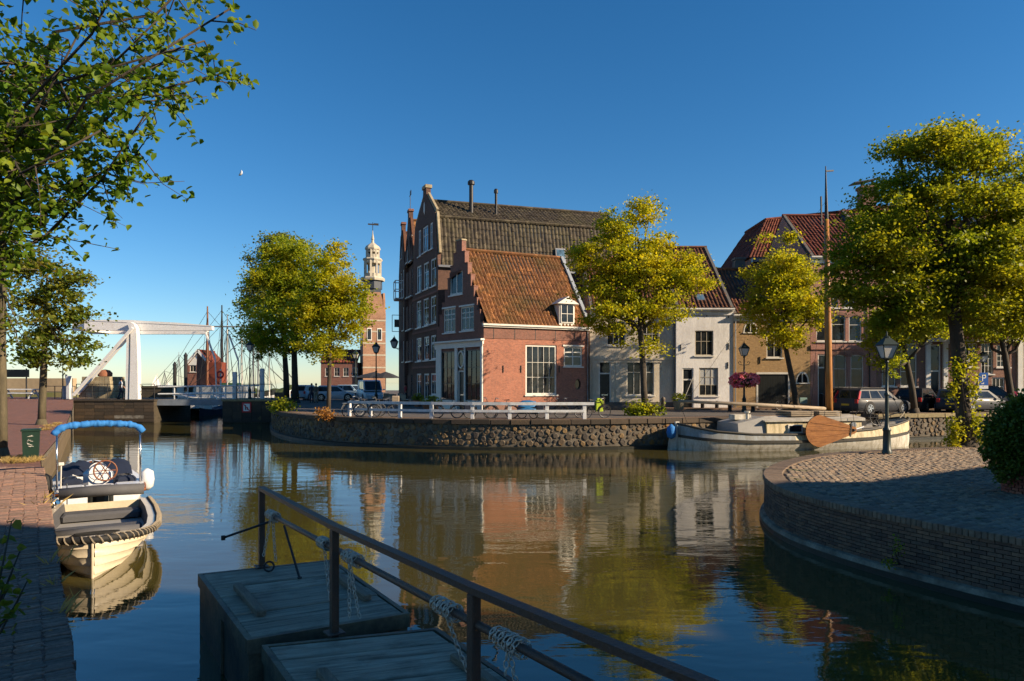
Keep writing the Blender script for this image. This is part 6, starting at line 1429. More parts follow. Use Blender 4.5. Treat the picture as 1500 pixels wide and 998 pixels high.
# white timber quay rail
wr = thing('quay_rail', 'white two bar timber rail along the far quay with parked bicycles', 'railing', T(-8, 37, ZF))
posts = [(X(a, Y), Y) for a, Y in ((512, 38.0), (543, 37.0), (586, 36.2), (632, 35.6), (692, 35.1), (746.5, 34.9), (801, 34.9), (856, 35.0))]
for i, (x, y) in enumerate(posts):
    j = min(i + 1, len(posts) - 1); a = math.atan2(posts[j][1] - posts[j - 1][1], posts[j][0] - posts[j - 1][0])
    MB().bbox(-.09, -.07, -.05, .09, .07, .84, .012).obj('post', 'rail_white', wr, T(x, y, ZF + .01, a))
for a, b in zip(posts[:-1], posts[1:]):
    for z, h_ in ((.80, .15), (.42, .13)): MB().bar((a[0], a[1] - .09, ZF + z), (b[0], b[1] - .09, ZF + z), .045, h_).obj('rail', 'rail_white', wr, Matrix())
x, y = posts[-1]; 
for z in (.8,): MB().bar((x, y - .09, ZF + z), (x + .5, y - .07, ZF + z), .045, .15).obj('rail', 'rail_white', wr, Matrix())
mat_wood('bollard_wood', (.16, .12, .085), (.07, .055, .04), 2)
for px, py, hh, lab in ((883, 601, .95, 'short timber bollard before the cream house door'), (971.5, 603, .95, 'short timber bollard right of the middle tree'), (1029, 600, .6, 'low iron bollard below the white house window'), (1050, 600, .6, 'low iron bollard near the corner of the white house'), (1069, 603, .55, 'low dark bollard left of the flower lamp'), (1103, 603, .5, 'low dark bollard right of the flower lamp'), (633.5, 603, .7, 'low yellow bollard at the brick shopfront door'), (683, 603, .7, 'stone bollard at the shopfront corner')):
    p = G(px, py, ZF); tag(MB().lathe([(.13, 0), (.13, hh * .75), (.15, hh * .8), (.13, hh * .92), (.05, hh)], 10).obj('bollard', 'bollard_wood' if hh > .8 else ('pale_stone' if 'yellow' in lab or 'stone' in lab else 'black_iron'), None, T(*p), 40), lab, 'bollard', 'bollards along the far quay')
def potted(label, base, r, hgt, lm, seed, potm='terracotta'):
    t = thing('potted_plant', label, 'plant', T(*base)); M = WM[t.name]
    MB().lathe([(r * .7, 0), (r * .95, hgt), (r * 1.05, hgt), (r * 1.05, hgt + .06), (r * .9, hgt + .06), (r * .85, hgt - .05)], 14).obj('pot', potm, t, M, 40)
    rs = np.random.RandomState(seed); pts, _ = blob_points(rs, [(0, 0, hgt + .28, r * 1.3, r * 1.3, .34)], 260, .4); link('foliage', leaf_mesh('foliage', pts, .14, rs), lm, t, M)
    m = MB()
    for i in range(5): m.tube([(0, 0, hgt - .05), tuple(pts[i])], .01, 4)
    m.obj('stems', 'bark', t, M)
potted('potted green plant beside the white house door', G(994.5, 600, ZF + .1), .42, .5, 'leaf_lime', 61, 'pale_stone'); potted('wide planter of green foliage at the shopfront left corner', G(631, 602, ZF), .6, .4, 'leaf_green', 62); potted('terracotta tub with small shrub outside the dark warehouse', G(612, 596, ZF), .35, .45, 'leaf_green', 63)
# parking sign
p = G(1441, 602, ZF); ps = thing('parking_sign', 'blue square parking sign with white P on a pole', 'sign', T(*p)); c = P(1441, 556, p.y - .06)
MB().tube([(p.x, p.y, ZF), (p.x, p.y, c.z + .5)], .03, 8).obj('pole', 'zinc', ps, Matrix()); mat('sign_blue', (.01, .09, .36), .4, .1, 3)
w = .3; MB().box(c.x - w, c.y, c.z - .38, c.x + w, c.y + .02, c.z + .45).obj('sign_plate', 'sign_blue', ps, Matrix())
fc = bpy.data.curves.new('letter_p', 'FONT'); fc.body = 'P'; fc.size = .62; fc.align_x = 'CENTER'; fc.extrude = .003; fo = bpy.data.objects.new('letter_curve', fc); lme = bpy.data.meshes.new_from_object(fo); bpy.data.objects.remove(fo); lme.materials.clear(); link('letter', lme, 'white_paint', ps, Matrix.Translation((c.x, c.y - .008, c.z - .12)) @ Matrix.Rotation(math.pi / 2, 4, 'X'))
MB().box(c.x - .16, c.y - .006, c.z - .31, c.x + .02, c.y - .001, c.z - .26).box(c.x - .04, c.y - .006, c.z - .26, c.x + .02, c.y - .001, c.z - .2).obj('arrow_mark', 'white_paint', ps, Matrix()); MB().box(c.x - w, c.y, c.z - .62, c.x + w, c.y + .02, c.z - .4).obj('sub_plate', 'white_paint', ps, Matrix())
# green litter bin on the left quay
p = G(45.5, 673, ZL); lb_ = thing('litter_bin', 'dark green litter bin with pale scrawled marks on the left quay', 'bin', T(*p, .55)); M = WM[lb_.name]
MB().add([(-.19, -.19, .0), (.19, -.19, 0), (.19, .19, 0), (-.19, .19, 0), (-.22, -.21, .86), (.22, -.21, .86), (.22, .21, .86), (-.22, .21, .86)], [(3, 2, 1, 0), (4, 5, 6, 7), (0, 1, 5, 4), (1, 2, 6, 5), (2, 3, 7, 6), (3, 0, 4, 7)]).obj('bin_body', 'green_paint', lb_, M); MB().bbox(-.25, -.24, .865, .25, .24, .93, .02).obj('lid', 'green_paint', lb_, M)
mk = MB(); g_ = random.Random(5); z = .7
for i in range(4):
    x = -.06
    pts = [(x + g_.uniform(-.03, .14), -.235 + .012, z - i * .11 + g_.uniform(-.04, .05)) for _ in range(5)]
    pts = [(a, -.2 - (b2 / .86) * .02 - .012, b2) for a, _, b2 in pts]; mk.tube(pts, .007, 4)
mk.obj('scrawl', 'old_white', lb_, M)
# ------------------------------------------------------------------ bicycles
mat('bike_black', (.015, .015, .017), .35, .2, 5); mat('bike_grey', (.20, .21, .22), .35, .2, 5, metal=.3); mat('tarp_blue', (.02, .16, .36), .6, .25, 6, bump=.4); mat('saddle', (.03, .02, .015), .6, .3, 5)
def bicycle(label, M, fm='bike_black', extra=None):
    t = thing('bicycle', label, 'bicycle', M, 'bicycles parked by the white quay rail'); R_ = .34
    for x in (-.53, .53):
        MB().tube([(x + R_ * math.cos(a), 0, R_ + R_ * math.sin(a)) for a in [2 * math.pi * i / 18 for i in range(19)]], .022, 6, False).obj('tyre', 'rubber', t, M)
        s = MB(); s.tube([(x + (R_ - .03) * math.cos(a), 0, R_ + (R_ - .03) * math.sin(a)) for a in [2 * math.pi * i / 18 for i in range(19)]], .01, 5, False)
        for i in range(9): a = 2 * math.pi * i / 9; s.bar((x, 0, R_), (x + (R_ - .03) * math.cos(a), 0, R_ + (R_ - .03) * math.sin(a)), .006)
        s.obj('rim', 'zinc', t, M)
        MB().tube([(x + (R_ + .045) * math.cos(a), 0, R_ + (R_ + .045) * math.sin(a)) for a in [math.radians(d) for d in range(20, 200, 20)]], .018, 5).obj('mudguard', fm, t, M)
    f = MB(); bb = (-.1, 0, .28); st = (-.24, 0, .82); hd = (.38, 0, .86); lo = (.42, 0, .62)
    for a, b in ((bb, st), (bb, lo), (st, hd), (bb, (-.53, 0, R_)), (st, (-.53, 0, R_)), (hd, lo), (lo, (.53, 0, R_)), (st, (-.26, 0, .93)), (hd, (.34, 0, 1.02))): f.tube([a, b], .017, 6)
    f.obj('frame', fm, t, M); MB().tube([(.16, -.28, 1.03), (.3, -.24, 1.07), (.34, 0, 1.03), (.3, .24, 1.07), (.16, .28, 1.03)], .014, 6).obj('handlebar', 'zinc', t, M)
    MB().add([(-.4, -.1, .95), (-.4, .1, .95), (-.1, .03, .95), (-.1, -.03, .95), (-.4, -.09, .99), (-.4, .09, .99), (-.1, .03, .97), (-.1, -.03, .97)], [(0, 1, 2, 3), (7, 6, 5, 4), (0, 4, 5, 1), (1, 5, 6, 2), (2, 6, 7, 3), (3, 7, 4, 0)]).obj('saddle', 'saddle', t, M)
    MB().bar((-.85, 0, .72), (-.3, 0, .74), .16, .02).obj('carrier', fm, t, M)
    if extra == 'bag': MB().bbox(-.85, -.2, .38, -.42, .2, .74, .05).obj('pannier', 'canvas_navy', t, M)
    if extra == 'crate': MB().bbox(.42, -.2, .86, .8, .2, 1.14, .02).obj('front_crate', 'spar_wood', t, M)
    return t
def bk(label, px, Y, ang, fm='bike_black', extra=None, lean=.1): bicycle(label, T(X(px, Y), Y, ZF + .01, ang) @ Matrix.Rotation(lean, 4, 'X'), fm, extra)
bk('silver bicycle leaning at the left end of the white rail', 517, 38.4, 1.0, 'bike_grey'); bk('pale bicycle behind the rail below the quay lamp', 541, 37.6, .25, 'bike_grey'); bk('bicycle with wooden front crate behind the second rail bay', 563, 37.0, .1, 'bike_grey', 'crate')
bk('black bicycle behind the rail below the shopfront door', 655, 36.0, 3.0); bk('black bicycle with panniers below the shopfront corner', 703, 35.7, .1, 'bike_black', 'bag'); bk('black bicycle left of the blue covered cargo trailer', 735, 35.6, 3.1); bk('black bicycle right of the blue covered cargo trailer', 808, 35.7, .05, 'bike_black', 'bag'); bk('dark bicycle near the right end of the white rail', 836, 35.7, 3.2); bk('black bicycle standing at the right end of the rail', 872, 36.0, .3)
bk('black bicycle under the leaning tree by the ochre doors', 1152, 46.4, .2); bk('bicycle with pink child seat at the far right house', 1487, 46.6, .4, 'bike_grey')
t = thing('cargo_trailer', 'cargo trailer under a blue tarpaulin behind the white rail', 'trailer', T(X(773, 35.7), 35.7, ZF)); M = WM[t.name]
cvx = MB()
for i in range(8):
    for j in range(6): cvx.v.append((-.6 + i * .17, -.34 + j * .136, .72 + .16 * math.sin(math.pi * i / 7) + .08 * math.sin(math.pi * j / 5) + random.Random(i * 9 + j).uniform(-.03, .03) - (.42 if i in (0, 7) or j in (0, 5) else 0)))
for i in range(7):
    for j in range(5): a = i * 6 + j; cvx.f.append((a, a + 1, a + 7, a + 6))
cvx.obj('tarpaulin', 'tarp_blue', t, M, True); MB().bbox(-.55, -.3, .25, .55, .3, .62, .03).obj('cargo_box', 'bike_black', t, M)
for x in (-.3, .3): MB().tube([(x + .22 * math.cos(a), -.36, .24 + .22 * math.sin(a)) for a in [2 * math.pi * i / 14 for i in range(15)]], .025, 5, False).obj('wheel', 'rubber', t, M)
mat('hi_vis', (.42, .55, .02), .6, .2, 5); p = G(862, 606, ZF); tag(MB().bbox(-.22, -.06, .35, .2, .06, .95, .04).bbox(-.15, -.05, .95, .12, .05, 1.05, .02).obj('jacket', 'hi_vis', None, T(p.x, 36.1, ZF, .2)), 'yellow green hi vis jacket hung on the bicycle at the rail end', 'jacket')
tag(MB().bbox(-.25, -.02, .35, .25, .2, .75, .02).box(-.25, -.03, .5, .25, -.021, .55).obj('crate', mat('crate_green', (.25, .38, .33), .6, .2, 4), None, T(X(1177, 46.2), 46.2, ZF + .1)), 'pale green crate standing under the leaning tree', 'crate')
tag(MB().lathe([(.02, .6), (.24, .55), (.28, .35), (.2, .1), (.05, 0)], 12).obj('child_seat', mat('seat_pink', (.55, .03, .12), .5, .2, 4), None, T(X(1486, 46.5), 46.5, ZF + .65)), 'bright pink child seat on the far right bicycle', 'seat')

# ------------------------------------------------------------------ cars
mat('tail_red', (.45, .01, .008), .3, .1, 3); mat('head_lamp', (.6, .62, .64), .15, .1, 3); mat('plate_yellow', (.65, .42, .02), .5, .1, 3); mat('alloy', (.45, .46, .48), .3, .1, 4, metal=.8)
def paint(name, c):
    m = mat(name, c, .4, .08, 2, spec=.12); b = [n for n in m.node_tree.nodes if n.type == 'BSDF_PRINCIPLED'][0]; b.inputs['Coat Weight'].default_value = .06; b.inputs['Coat Roughness'].default_value = .05; return name
for nme, c in (('car_grey', (.042, .045, .052)), ('car_black', (.016, .017, .02)), ('car_blue', (.025, .04, .065)), ('car_silver', (.08, .083, .088)), ('car_white', (.55, .60, .66)), ('car_pale', (.30, .42, .52)), ('car_dark', (.05, .05, .055))): paint(nme, c)
def car(label, M, L=4.7, W=1.86, Hh=1.5, col='car_grey', kind='estate', group='cars parked along the far quay'):
    """x = forward, origin at the middle of the wheelbase on the ground"""
    t = thing('parked_car', label, 'car', M, group); hl, hw = L / 2, W / 2
    belt = .60 * Hh if kind != 'van' else .52 * Hh; cl = .17
    # lower body: stations along the length
    prof = {'estate': ((-1, .30, .70, .78), (-.975, .2, .98, .9), (-.86, cl, 1.0, .98), (-.5, cl, 1.0, 1), (0, cl, 1, 1), (.35, cl, .99, 1), (.62, cl, .93, .99), (.84, cl, .82, .96), (.955, .2, .70, .86), (1, .3, .58, .70)),
            'hatch': ((-1, .32, .66, .8), (-.97, .2, .98, .92), (-.8, cl, 1.02, .99), (-.4, cl, 1.0, 1), (0, cl, .98, 1), (.4, cl, .95, 1), (.65, cl, .9, .98), (.86, cl, .78, .94), (.96, .2, .66, .84), (1, .3, .54, .7)),
            'van': ((-1, .3, 1.0, .95), (-.97, cl, 1.05, 1), (-.5, cl, 1.03, 1), (0, cl, 1, 1), (.5, cl, .97, 1), (.75, cl, .85, .98), (.93, .2, .72, .9), (1, .3, .56, .76))}[kind]
    b = MB(); sec_n = 10; ks = len(prof)
    for fx, zb, zt, fw in prof:
        z1 = belt * zt; w = hw * fw; x = fx * hl
        b.v += [(x, -w * .90, zb), (x, -w * .985, zb + .12), (x, -w, (zb + z1) * .5), (x, -w * .985, z1 - .1), (x, -w * .91, z1), (x, w * .91, z1), (x, w * .985, z1 - .1), (x, w, (zb + z1) * .5), (x, w * .985, zb + .12), (x, w * .90, zb)]
    for i in range(ks - 1):
        for j in range(sec_n): j2 = (j + 1) % sec_n; b.f.append((i * sec_n + j, i * sec_n + j2, (i + 1) * sec_n + j2, (i + 1) * sec_n + j))
    b.f += [tuple(range(sec_n)), tuple(range(ks * sec_n - 1, (ks - 1) * sec_n - 1, -1))]
    body = b.obj('body', col, t, M, 35)
    # cabin: x of rear base, rear roof, front roof, windscreen base
    xr, xa, xb, xf = {'estate': (-.97, -.82, .12, .45), 'hatch': (-.97, -.70, .2, .58), 'van': (-.98, -.95, .45, .78)}[kind]
    def ring(x0, x1, w, z): return [(x0, -w, z), (x1, -w, z), (x1, w, z), (x0, w, z)]
    z0 = belt * .97; wt = hw * .74 if kind != 'van' else hw * .84; wb = hw * .905
    low = ring(xr * hl, xf * hl, wb, z0); top = ring(xa * hl, xb * hl, wt, Hh - .06); tt = ring((xa + .06) * hl, (xb - .1) * hl, wt * .86, Hh)
    MB().add(low + top + tt, [(i, (i + 1) % 4, 4 + (i + 1) % 4, 4 + i) for i in range(4)] + [(4 + i, 4 + (i + 1) % 4, 8 + (i + 1) % 4, 8 + i) for i in range(4)] + [(8, 9, 10, 11)]).obj('cabin', col, t, M, 25)
    def quad(a, b2, c, d, s0, s1, t0, t1, off):
        a, b2, c, d = map(Vector, (a, b2, c, d)); n_ = (b2 - a).cross(d - a).normalized()
        f = lambda s, tt_: (a.lerp(b2, s)).lerp(d.lerp(c, s), tt_) + n_ * off
        return [f(s0, t0), f(s1, t0), f(s1, t1), f(s0, t1)]
    for sgn in (0, 2):
        i, j = sgn, (sgn + 1) % 4; cuts = (.05, .30, .33, .60, .63, .90) if kind != 'hatch' else (.06, .42, .46, .90, .9, .9)
        if sgn == 2: cuts = tuple(1 - c for c in cuts[::-1])
        for k in range(0, 6, 2):
            if cuts[k + 1] - cuts[k] < .02 or (kind == 'van' and k == (0 if sgn == 0 else 4)): continue
            MB().add(quad(low[i], low[j], top[j], top[i], cuts[k], cuts[k + 1], .10, .88, .006), [(0, 1, 2, 3)]).obj('side_window', 'car_glass', t, M)
    MB().add(quad(low[1], low[2], top[2], top[1], .06, .94, .06, .92, .006), [(0, 1, 2, 3)]).obj('windscreen', 'car_glass', t, M)
    MB().add(quad(low[3], low[0], top[0], top[3], .1, .9, .12, .9, .006), [(0, 1, 2, 3)]).obj('rear_window', 'car_glass', t, M)
    R_ = .335 if kind != 'hatch' or L > 4 else .3; R_ = .345 if L > 4.5 else R_
    for fx in (-.60, .62):
        for s in (-1, 1):
            Mw = M @ Matrix.Translation((fx * hl, s * (hw - .10), R_)) @ Matrix.Rotation(math.pi / 2, 4, 'X')
            MB().lathe([(R_ + .075, -.06), (R_ + .075, .105), (R_ + .03, .106)], 22).obj('wheel_arch', 'rubber', t, Mw)
            w_ = MB().lathe([(R_ * .66, -.11), (R_ * .95, -.11), (R_, -.07), (R_, .07), (R_ * .95, .118), (R_ * .66, .118)], 22).obj('wheel', 'rubber', t, Mw, 40)
            rm_ = MB(); rm_.lathe([(R_ * .66, -.119), (R_ * .68, .121), (R_ * .6, .122), (R_ * .56, .1), (.05, .1), (.05, .12)], 18)
            for q in range(5):
                a = 2 * math.pi * q / 5
                for zz in (-.124, .124): rm_.bar((.04 * math.cos(a), .04 * math.sin(a), zz), (R_ * .64 * math.cos(a), R_ * .64 * math.sin(a), zz), .075, .012, (0, 0, 1))
            rm_.obj('rim', 'alloy', w_, Mw)
    for s in (-1, 1):
        if kind == 'estate': MB().bar((-hl * .965, s * hw * .885, belt * .99), (-hl * .865, s * hw * .79, Hh * .90), .12, .07, (0, 1, 0)).obj('tail_light', 'tail_red', t, M)
        MB().bbox(-hl * 1.005, s * hw * .78 - .1, belt * .72, -hl * .955, s * hw * .78 + .1, belt * 1.0, .02).obj('tail_light', 'tail_red', t, M)
        MB().bbox(hl * .90, s * hw * .66 - .16, belt * .55, hl * .985, s * hw * .66 + .14, belt * .70, .03).obj('headlight', 'head_lamp', t, M)
        MB().bbox(xf * hl - .28, s * (hw + .09) - .09, belt + .02, xf * hl - .14, s * (hw + .09) + .09, belt + .15, .03).obj('mirror', col, t, M)
    MB().box(-hl * 1.012, -.26, belt * .56, -hl * .99, .26, belt * .56 + .11).obj('number_plate', 'plate_yellow', t, M); MB().box(hl * .99, -.26, belt * .36, hl * 1.006, .26, belt * .36 + .11).obj('number_plate', 'plate_yellow', t, M)
    MB().bbox(-hl * 1.0, -hw * .8, .22, -hl * .94, hw * .8, .40, .03).obj('bumper', 'rubber', t, M)
    if kind == 'estate':
        for s in (-1, 1): MB().tube([(xa * hl + .1, s * wt * .92, Hh), (xa * hl + .2, s * wt * .92, Hh + .05), (xb * hl - .3, s * wt * .92, Hh + .05), (xb * hl - .2, s * wt * .92, Hh)], .016, 6).obj('roof_rail', 'black_iron', t, M)
    return t
def cm(px, Y, ang): return T(X(px, Y), Y, ZF + .01, ang)
car('grey estate car with tall red tail lights parked behind the barge mast', cm(1279, 41.6, .42), 4.75, 1.88, 1.5, 'car_grey', 'estate')
car('dark car mostly hidden behind the grey estate car', cm(1262, 45.6, .3), 4.5, 1.8, 1.5, 'car_black', 'estate')
car('black hatchback parked by the white pilastered doorway', cm(1345, 45.2, .75), 4.3, 1.8, 1.52, 'car_black', 'hatch')
car('small dark blue hatchback seen from behind beside the thick trunk', cm(1392, 43.9, 1.0), 3.6, 1.66, 1.46, 'car_blue', 'hatch')
car('silver car half hidden by the thick right bank trunk', cm(1428, 44.2, .25), 4.0, 1.7, 1.42, 'car_silver', 'hatch')
car('dark off road car under the parking sign', cm(1448, 46.9, -.15), 4.6, 1.85, 1.66, 'car_dark', 'estate')
car('pale silver car parked beside the dark trunks near the bridge', cm(449, 72, 1.45), 4.3, 1.8, 1.6, 'car_pale', 'hatch', 'cars on the square by the harbour')
car('pale blue car in the middle of the harbour square', cm(489, 70, .3), 4.3, 1.8, 1.55, 'car_white', 'hatch', 'cars on the square by the harbour')
car('pale blue hatchback behind the golden quay tree', cm(515, 76, -.4), 4.2, 1.8, 1.6, 'car_pale', 'hatch', 'cars on the square by the harbour')
car('white van parked before the harbour tower', cm(542, 68, -1.2), 5.0, 1.95, 2.1, 'car_white', 'van', 'cars on the square by the harbour')
# ------------------------------------------------------------------ people
mat('skin', (.45, .26, .18), .6, .1, 5); mat('hair', (.03, .02, .015), .7, .3, 8); mat('cloth_white', (.55, .60, .68), .8, .15, 6); mat('cloth_navy', (.03, .04, .07), .8, .2, 6); mat('cloth_olive', (.10, .10, .075), .8, .2, 6); mat('cloth_sand', (.30, .25, .17), .8, .2, 6); mat('cloth_red', (.30, .03, .04), .8, .2, 6)
def person(label, M, shirt, trousers, stride=.25, bag=False, seated=False):
    t = thing('person', label, 'person', M); s = stride
    hipz = .93; 
    body = bpy.data.meshes.new('body'); V = []; E = []; Rr = []
    def add(p, r, par=None):
        V.append(p); Rr.append(r)
        if par is not None: E.append((par, len(V) - 1))
        return len(V) - 1
    pel = add((0, 0, .95), (.13, .10)); sp_ = add((0, 0, 1.15), (.125, .09), pel); ch_2 = add((0, 0, 1.36), (.15, .10), sp_); nk = add((0, 0, 1.5), (.055, .055), ch_2); hd = add((0, .01, 1.6), (.075, .09), nk); ht = add((0, .01, 1.70), (.07, .085), hd)
    for sg_ in (-1, 1):
        sh = add((sg_ * .17, 0, 1.40), (.055, .055), ch_2); el = add((sg_ * .22, -sg_ * s * .3, 1.14), (.042, .042), sh); wr_ = add((sg_ * .21, -sg_ * s * .8 + .06, .92), (.03, .03), el); add((sg_ * .21, -sg_ * s * .9 + .08, .83), (.035, .022), wr_)
        if seated: h_ = add((sg_ * .1, .02, .5), (.08, .08), pel)
        hp = add((sg_ * .09, 0, .86), (.09, .09), pel); kn = add((sg_ * .1, sg_ * s * .55 + .04, .50), (.062, .062), hp); an = add((sg_ * .1, sg_ * s * 1.0 - .03, .09), (.042, .042), kn); add((sg_ * .1, sg_ * s * 1.0 + .13, .035), (.04, .03), an)
    body.from_pydata(V, E, []); body.update(); o = link('body', body, 'skin', t, M)
    md = o.modifiers.new('Skin', 'SKIN'); md.use_smooth_shade = True
    if not body.skin_vertices:
        bpy.context.view_layer.objects.active = o
    sv = body.skin_vertices
    if sv:
        for i, r in enumerate(Rr): sv[0].data[i].radius = r
        sv[0].data[0].use_root = True
    ss = o.modifiers.new('Sub', 'SUBSURF'); ss.levels = 1; ss.render_levels = 2
    top = MB(); top.lathe([(.155, .88), (.15, 1.0), (.14, 1.15), (.175, 1.34), (.165, 1.44), (.07, 1.52)], 12, (0, 0, 0), 1, .72)
    for sg_ in (-1, 1): top.tube([(sg_ * .15, 0, 1.43), (sg_ * .2, -sg_ * s * .1, 1.3), (sg_ * .225, -sg_ * s * .3, 1.13)], [.075, .068, .058], 8)
    top.obj('shirt', shirt, t, M, True)
    tr_ = MB(); tr_.lathe([(.15, .80), (.16, .92), (.145, 1.0)], 12, (0, 0, 0), 1, .75)
    for sg_ in (-1, 1): tr_.tube([(sg_ * .085, 0, .9), (sg_ * .1, sg_ * s * .3 + .02, .68), (sg_ * .1, sg_ * s * .55 + .04, .50), (sg_ * .1, sg_ * s * .85, .2), (sg_ * .1, sg_ * s * 1.0 - .03, .1)], [.105, .095, .08, .065, .06], 8)
    tr_.obj('trousers', trousers, t, M, True)
    MB().lathe([(.086, 1.60), (.1, 1.66), (.095, 1.73), (.06, 1.785), (.02, 1.79)], 10, (0, -.01, 0), .95, 1.1).obj('hair', 'hair', t, M, True)
    for sg_ in (-1, 1): MB().bbox(sg_ * .1 - .045, sg_ * s - .09, 0, sg_ * .1 + .045, sg_ * s + .17, .09, .02).obj('shoe', 'rubber', t, M)
    return t
person('person in pale shirt and dark shorts walking across the bridge', T(X(177, 57.9), 57.9, ZB + .01, -1.4), 'cloth_white', 'cloth_navy', .26)
person('person in olive jacket walking on the harbour square', T(X(463, 63), 63, ZF + .01, .2), 'cloth_olive', 'cloth_sand', .2); person('person in dark coat beside the one in olive on the square', T(X(456.5, 63.5), 63.5, ZF + .01, .2), 'cloth_navy', 'cloth_navy', .18)
person('person in red top standing at the cafe terrace', T(X(594, 60), 60, ZF + .01, 2.0), 'cloth_red', 'cloth_navy', .08)
# ------------------------------------------------------------------ harbour tower
mat('turret_stone', (0.52, 0.47, 0.37), .7, .3, 1.5)
YT = 130.0; pt = P(546, 560, YT); MT = T(pt.x, YT, ZF, .35); s = YT / FPX
tw = thing('harbour_tower', 'old brick harbour tower with white tiered wooden turret and weathervane', 'tower', MT)
zz = lambda py: HC + (HY - py) * s - ZF
w = 2.1
MB().box(-w, -w, 0, w, w, zz(468)).obj('tower_body', 'brick_tower', tw, MT)
for py in (540, 522, 505, 488, 472): MB().box(-w - .05, -w - .05, zz(py), w + .05, w + .05, zz(py) + .28).obj('stone_band', 'stone_trim', tw, MT)
# shaped gables on the four sides and slate hood
for a in range(4):
    Mg = MT @ Matrix.Rotation(a * math.pi / 2, 4, 'Z'); g = [(-w, zz(468)), (w, zz(468)), (w - .1, zz(462)), (w - .45, zz(452)), (w - .6, zz(440)), (w - 1.0, zz(430)), (-w + 1.0, zz(430)), (-w + .6, zz(440)), (-w + .45, zz(452)), (-w + .1, zz(462))]
    MB().prism(g, -w - .03, -w + .35).obj('gable', 'brick_tower', tw, Mg)
    for u in (-.95, .95):
        win = MB().box(u - .45, -w - .08, zz(500), u + .45, -w - .032, zz(482)).obj('window', 'trim_white', tw, Mg); MB().box(u - .33, -w - .1, zz(498.5), u + .33, -w - .081, zz(483.5)).obj('pane', 'glass', win, Mg)
MB().lathe([(w * 1.3, zz(466)), (w * 1.02, zz(440)), (w * .85, zz(420))], 4).obj('slate_hood', mat('slate', (.05, .06, .08), .6, .3, 3), tw, MT @ Matrix.Rotation(math.pi / 4, 4, 'Z'))
tur = [('clock_stage', 'slate', [(1.8, 424), (1.8, 412)]), ('gallery', 'turret_stone', [(2.25, 412), (2.35, 409), (2.2, 407)]), ('belfry', 'turret_stone', None), ('upper_gallery', 'turret_stone', [(1.75, 383), (1.9, 381), (1.75, 379)]), ('lantern_stage', 'turret_stone', None), ('dome', 'turret_stone', [(1.45, 366.5), (1.5, 364.5), (1.25, 361), (.6, 357.5), (.3, 356), (.22, 352), (.3, 351), (.1, 343), (.05, 338)])]
for nm, m_, pf in tur:
    if pf: MB().lathe([(r, zz(py)) for r, py in pf], 8).obj(nm, m_, tw, MT)
    else:
        b, t_, r = (407, 383, 1.5) if nm == 'belfry' else (379, 366.5, 1.15); m = MB()
        for i in range(8): a = math.pi / 8 + i * math.pi / 4; m.bar((r * math.cos(a), r * math.sin(a), zz(b)), (r * math.cos(a), r * math.sin(a), zz(t_)), .34)
        m.lathe([(r * 1.08, zz(t_) - .5), (r * 1.12, zz(t_))], 8); m.lathe([(r * 1.1, zz(b)), (r * 1.08, zz(b) + .7)], 8)
        m.lathe([(r * .35, zz(b)), (r * .35, zz(t_))], 6)
        m.obj(nm, m_, tw, MT)
m = MB().tube([(0, 0, zz(338)), (0, 0, zz(326))], .06, 6).bar((-.9, 0, zz(329)), (1.0, 0, zz(329)), .12, .25).box(.2, -.04, zz(330), 1.1, .04, zz(327)); m.obj('weathervane', 'black_iron', tw, MT)
# lower brick building beside the tower, cafe awning, terrace
F = Frame((X(470, 128), 128, ZF)); h = thing('house', 'low brick harbour building left of the tiered tower', 'house', F.M)
W_ = X(524, 128) - X(470, 128); MB().wall([(0, 0), (W_, 0), (W_, 5.6), (0, 5.6)], [rectpts((.8 + i * 1.7, 3.0, 1.8 + i * 1.7, 4.6)) for i in range(4)], .2, 6).obj('front_wall', 'brick_gable', h, F.M)
for i in range(4): window(h, F, (.8 + i * 1.7, 3.0, 1.8 + i * 1.7, 4.6), 2, 2)
pantile(h, F, (0, -.2, 5.6), (W_, -.2, 5.6), (W_, 3, 8), (0, 3, 8), 'tile_deep', 'roof', .6, .8)
def parasol(label, x, y, r, m):
    t = thing('parasol', label, 'parasol', T(x, y, ZF), 'terrace parasols'); M = WM[t.name]
    MB().tube([(0, 0, 0), (0, 0, 3.1)], .04, 8).obj('pole', 'zinc', t, M); MB().lathe([(.35, 0), (.35, .12), (.06, .16)], 10).obj('base', 'black_iron', t, M)
    c = MB(); c.lathe([(r, 2.4), (r * .98, 2.45), (r * .5, 2.85), (.05, 3.15)], 8); c.obj('canopy', m, t, M)
mat('canvas_dark', (.035, .035, .04), .8, .3, 5)
parasol('large dark parasol in front of the tower foot', X(548, 84), 84, 2.6, 'canvas_dark'); parasol('dark parasol right of the large terrace parasol', X(565, 82), 82, 1.8, 'canvas_dark')
def chair(label, x, y, a):
    M = T(x, y, ZF, a); t = thing('terrace_chair', label, 'chair', M, 'cafe terrace chairs')
    MB().bbox(-.24, -.24, .43, .24, .24, .48, .01).obj('seat', 'spar_wood', t, M); MB().bbox(-.24, .2, .5, .24, .25, .9, .01).obj('backrest', 'spar_wood', t, M)
    for sx in (-.2, .2):
        for sy in (-.2, .2): MB().bar((sx, sy, 0), (sx, sy, .43), .035).obj('leg', 'black_iron', t, M)
for i, (px, Y) in enumerate(((572, 58), (582, 56), (594, 55), (604, 57), (614, 54.5), (566, 61), (600, 60.5), (588, 62))): chair('small wooden cafe chair on the terrace before the dark warehouses', X(px, Y), Y, i * 1.3)
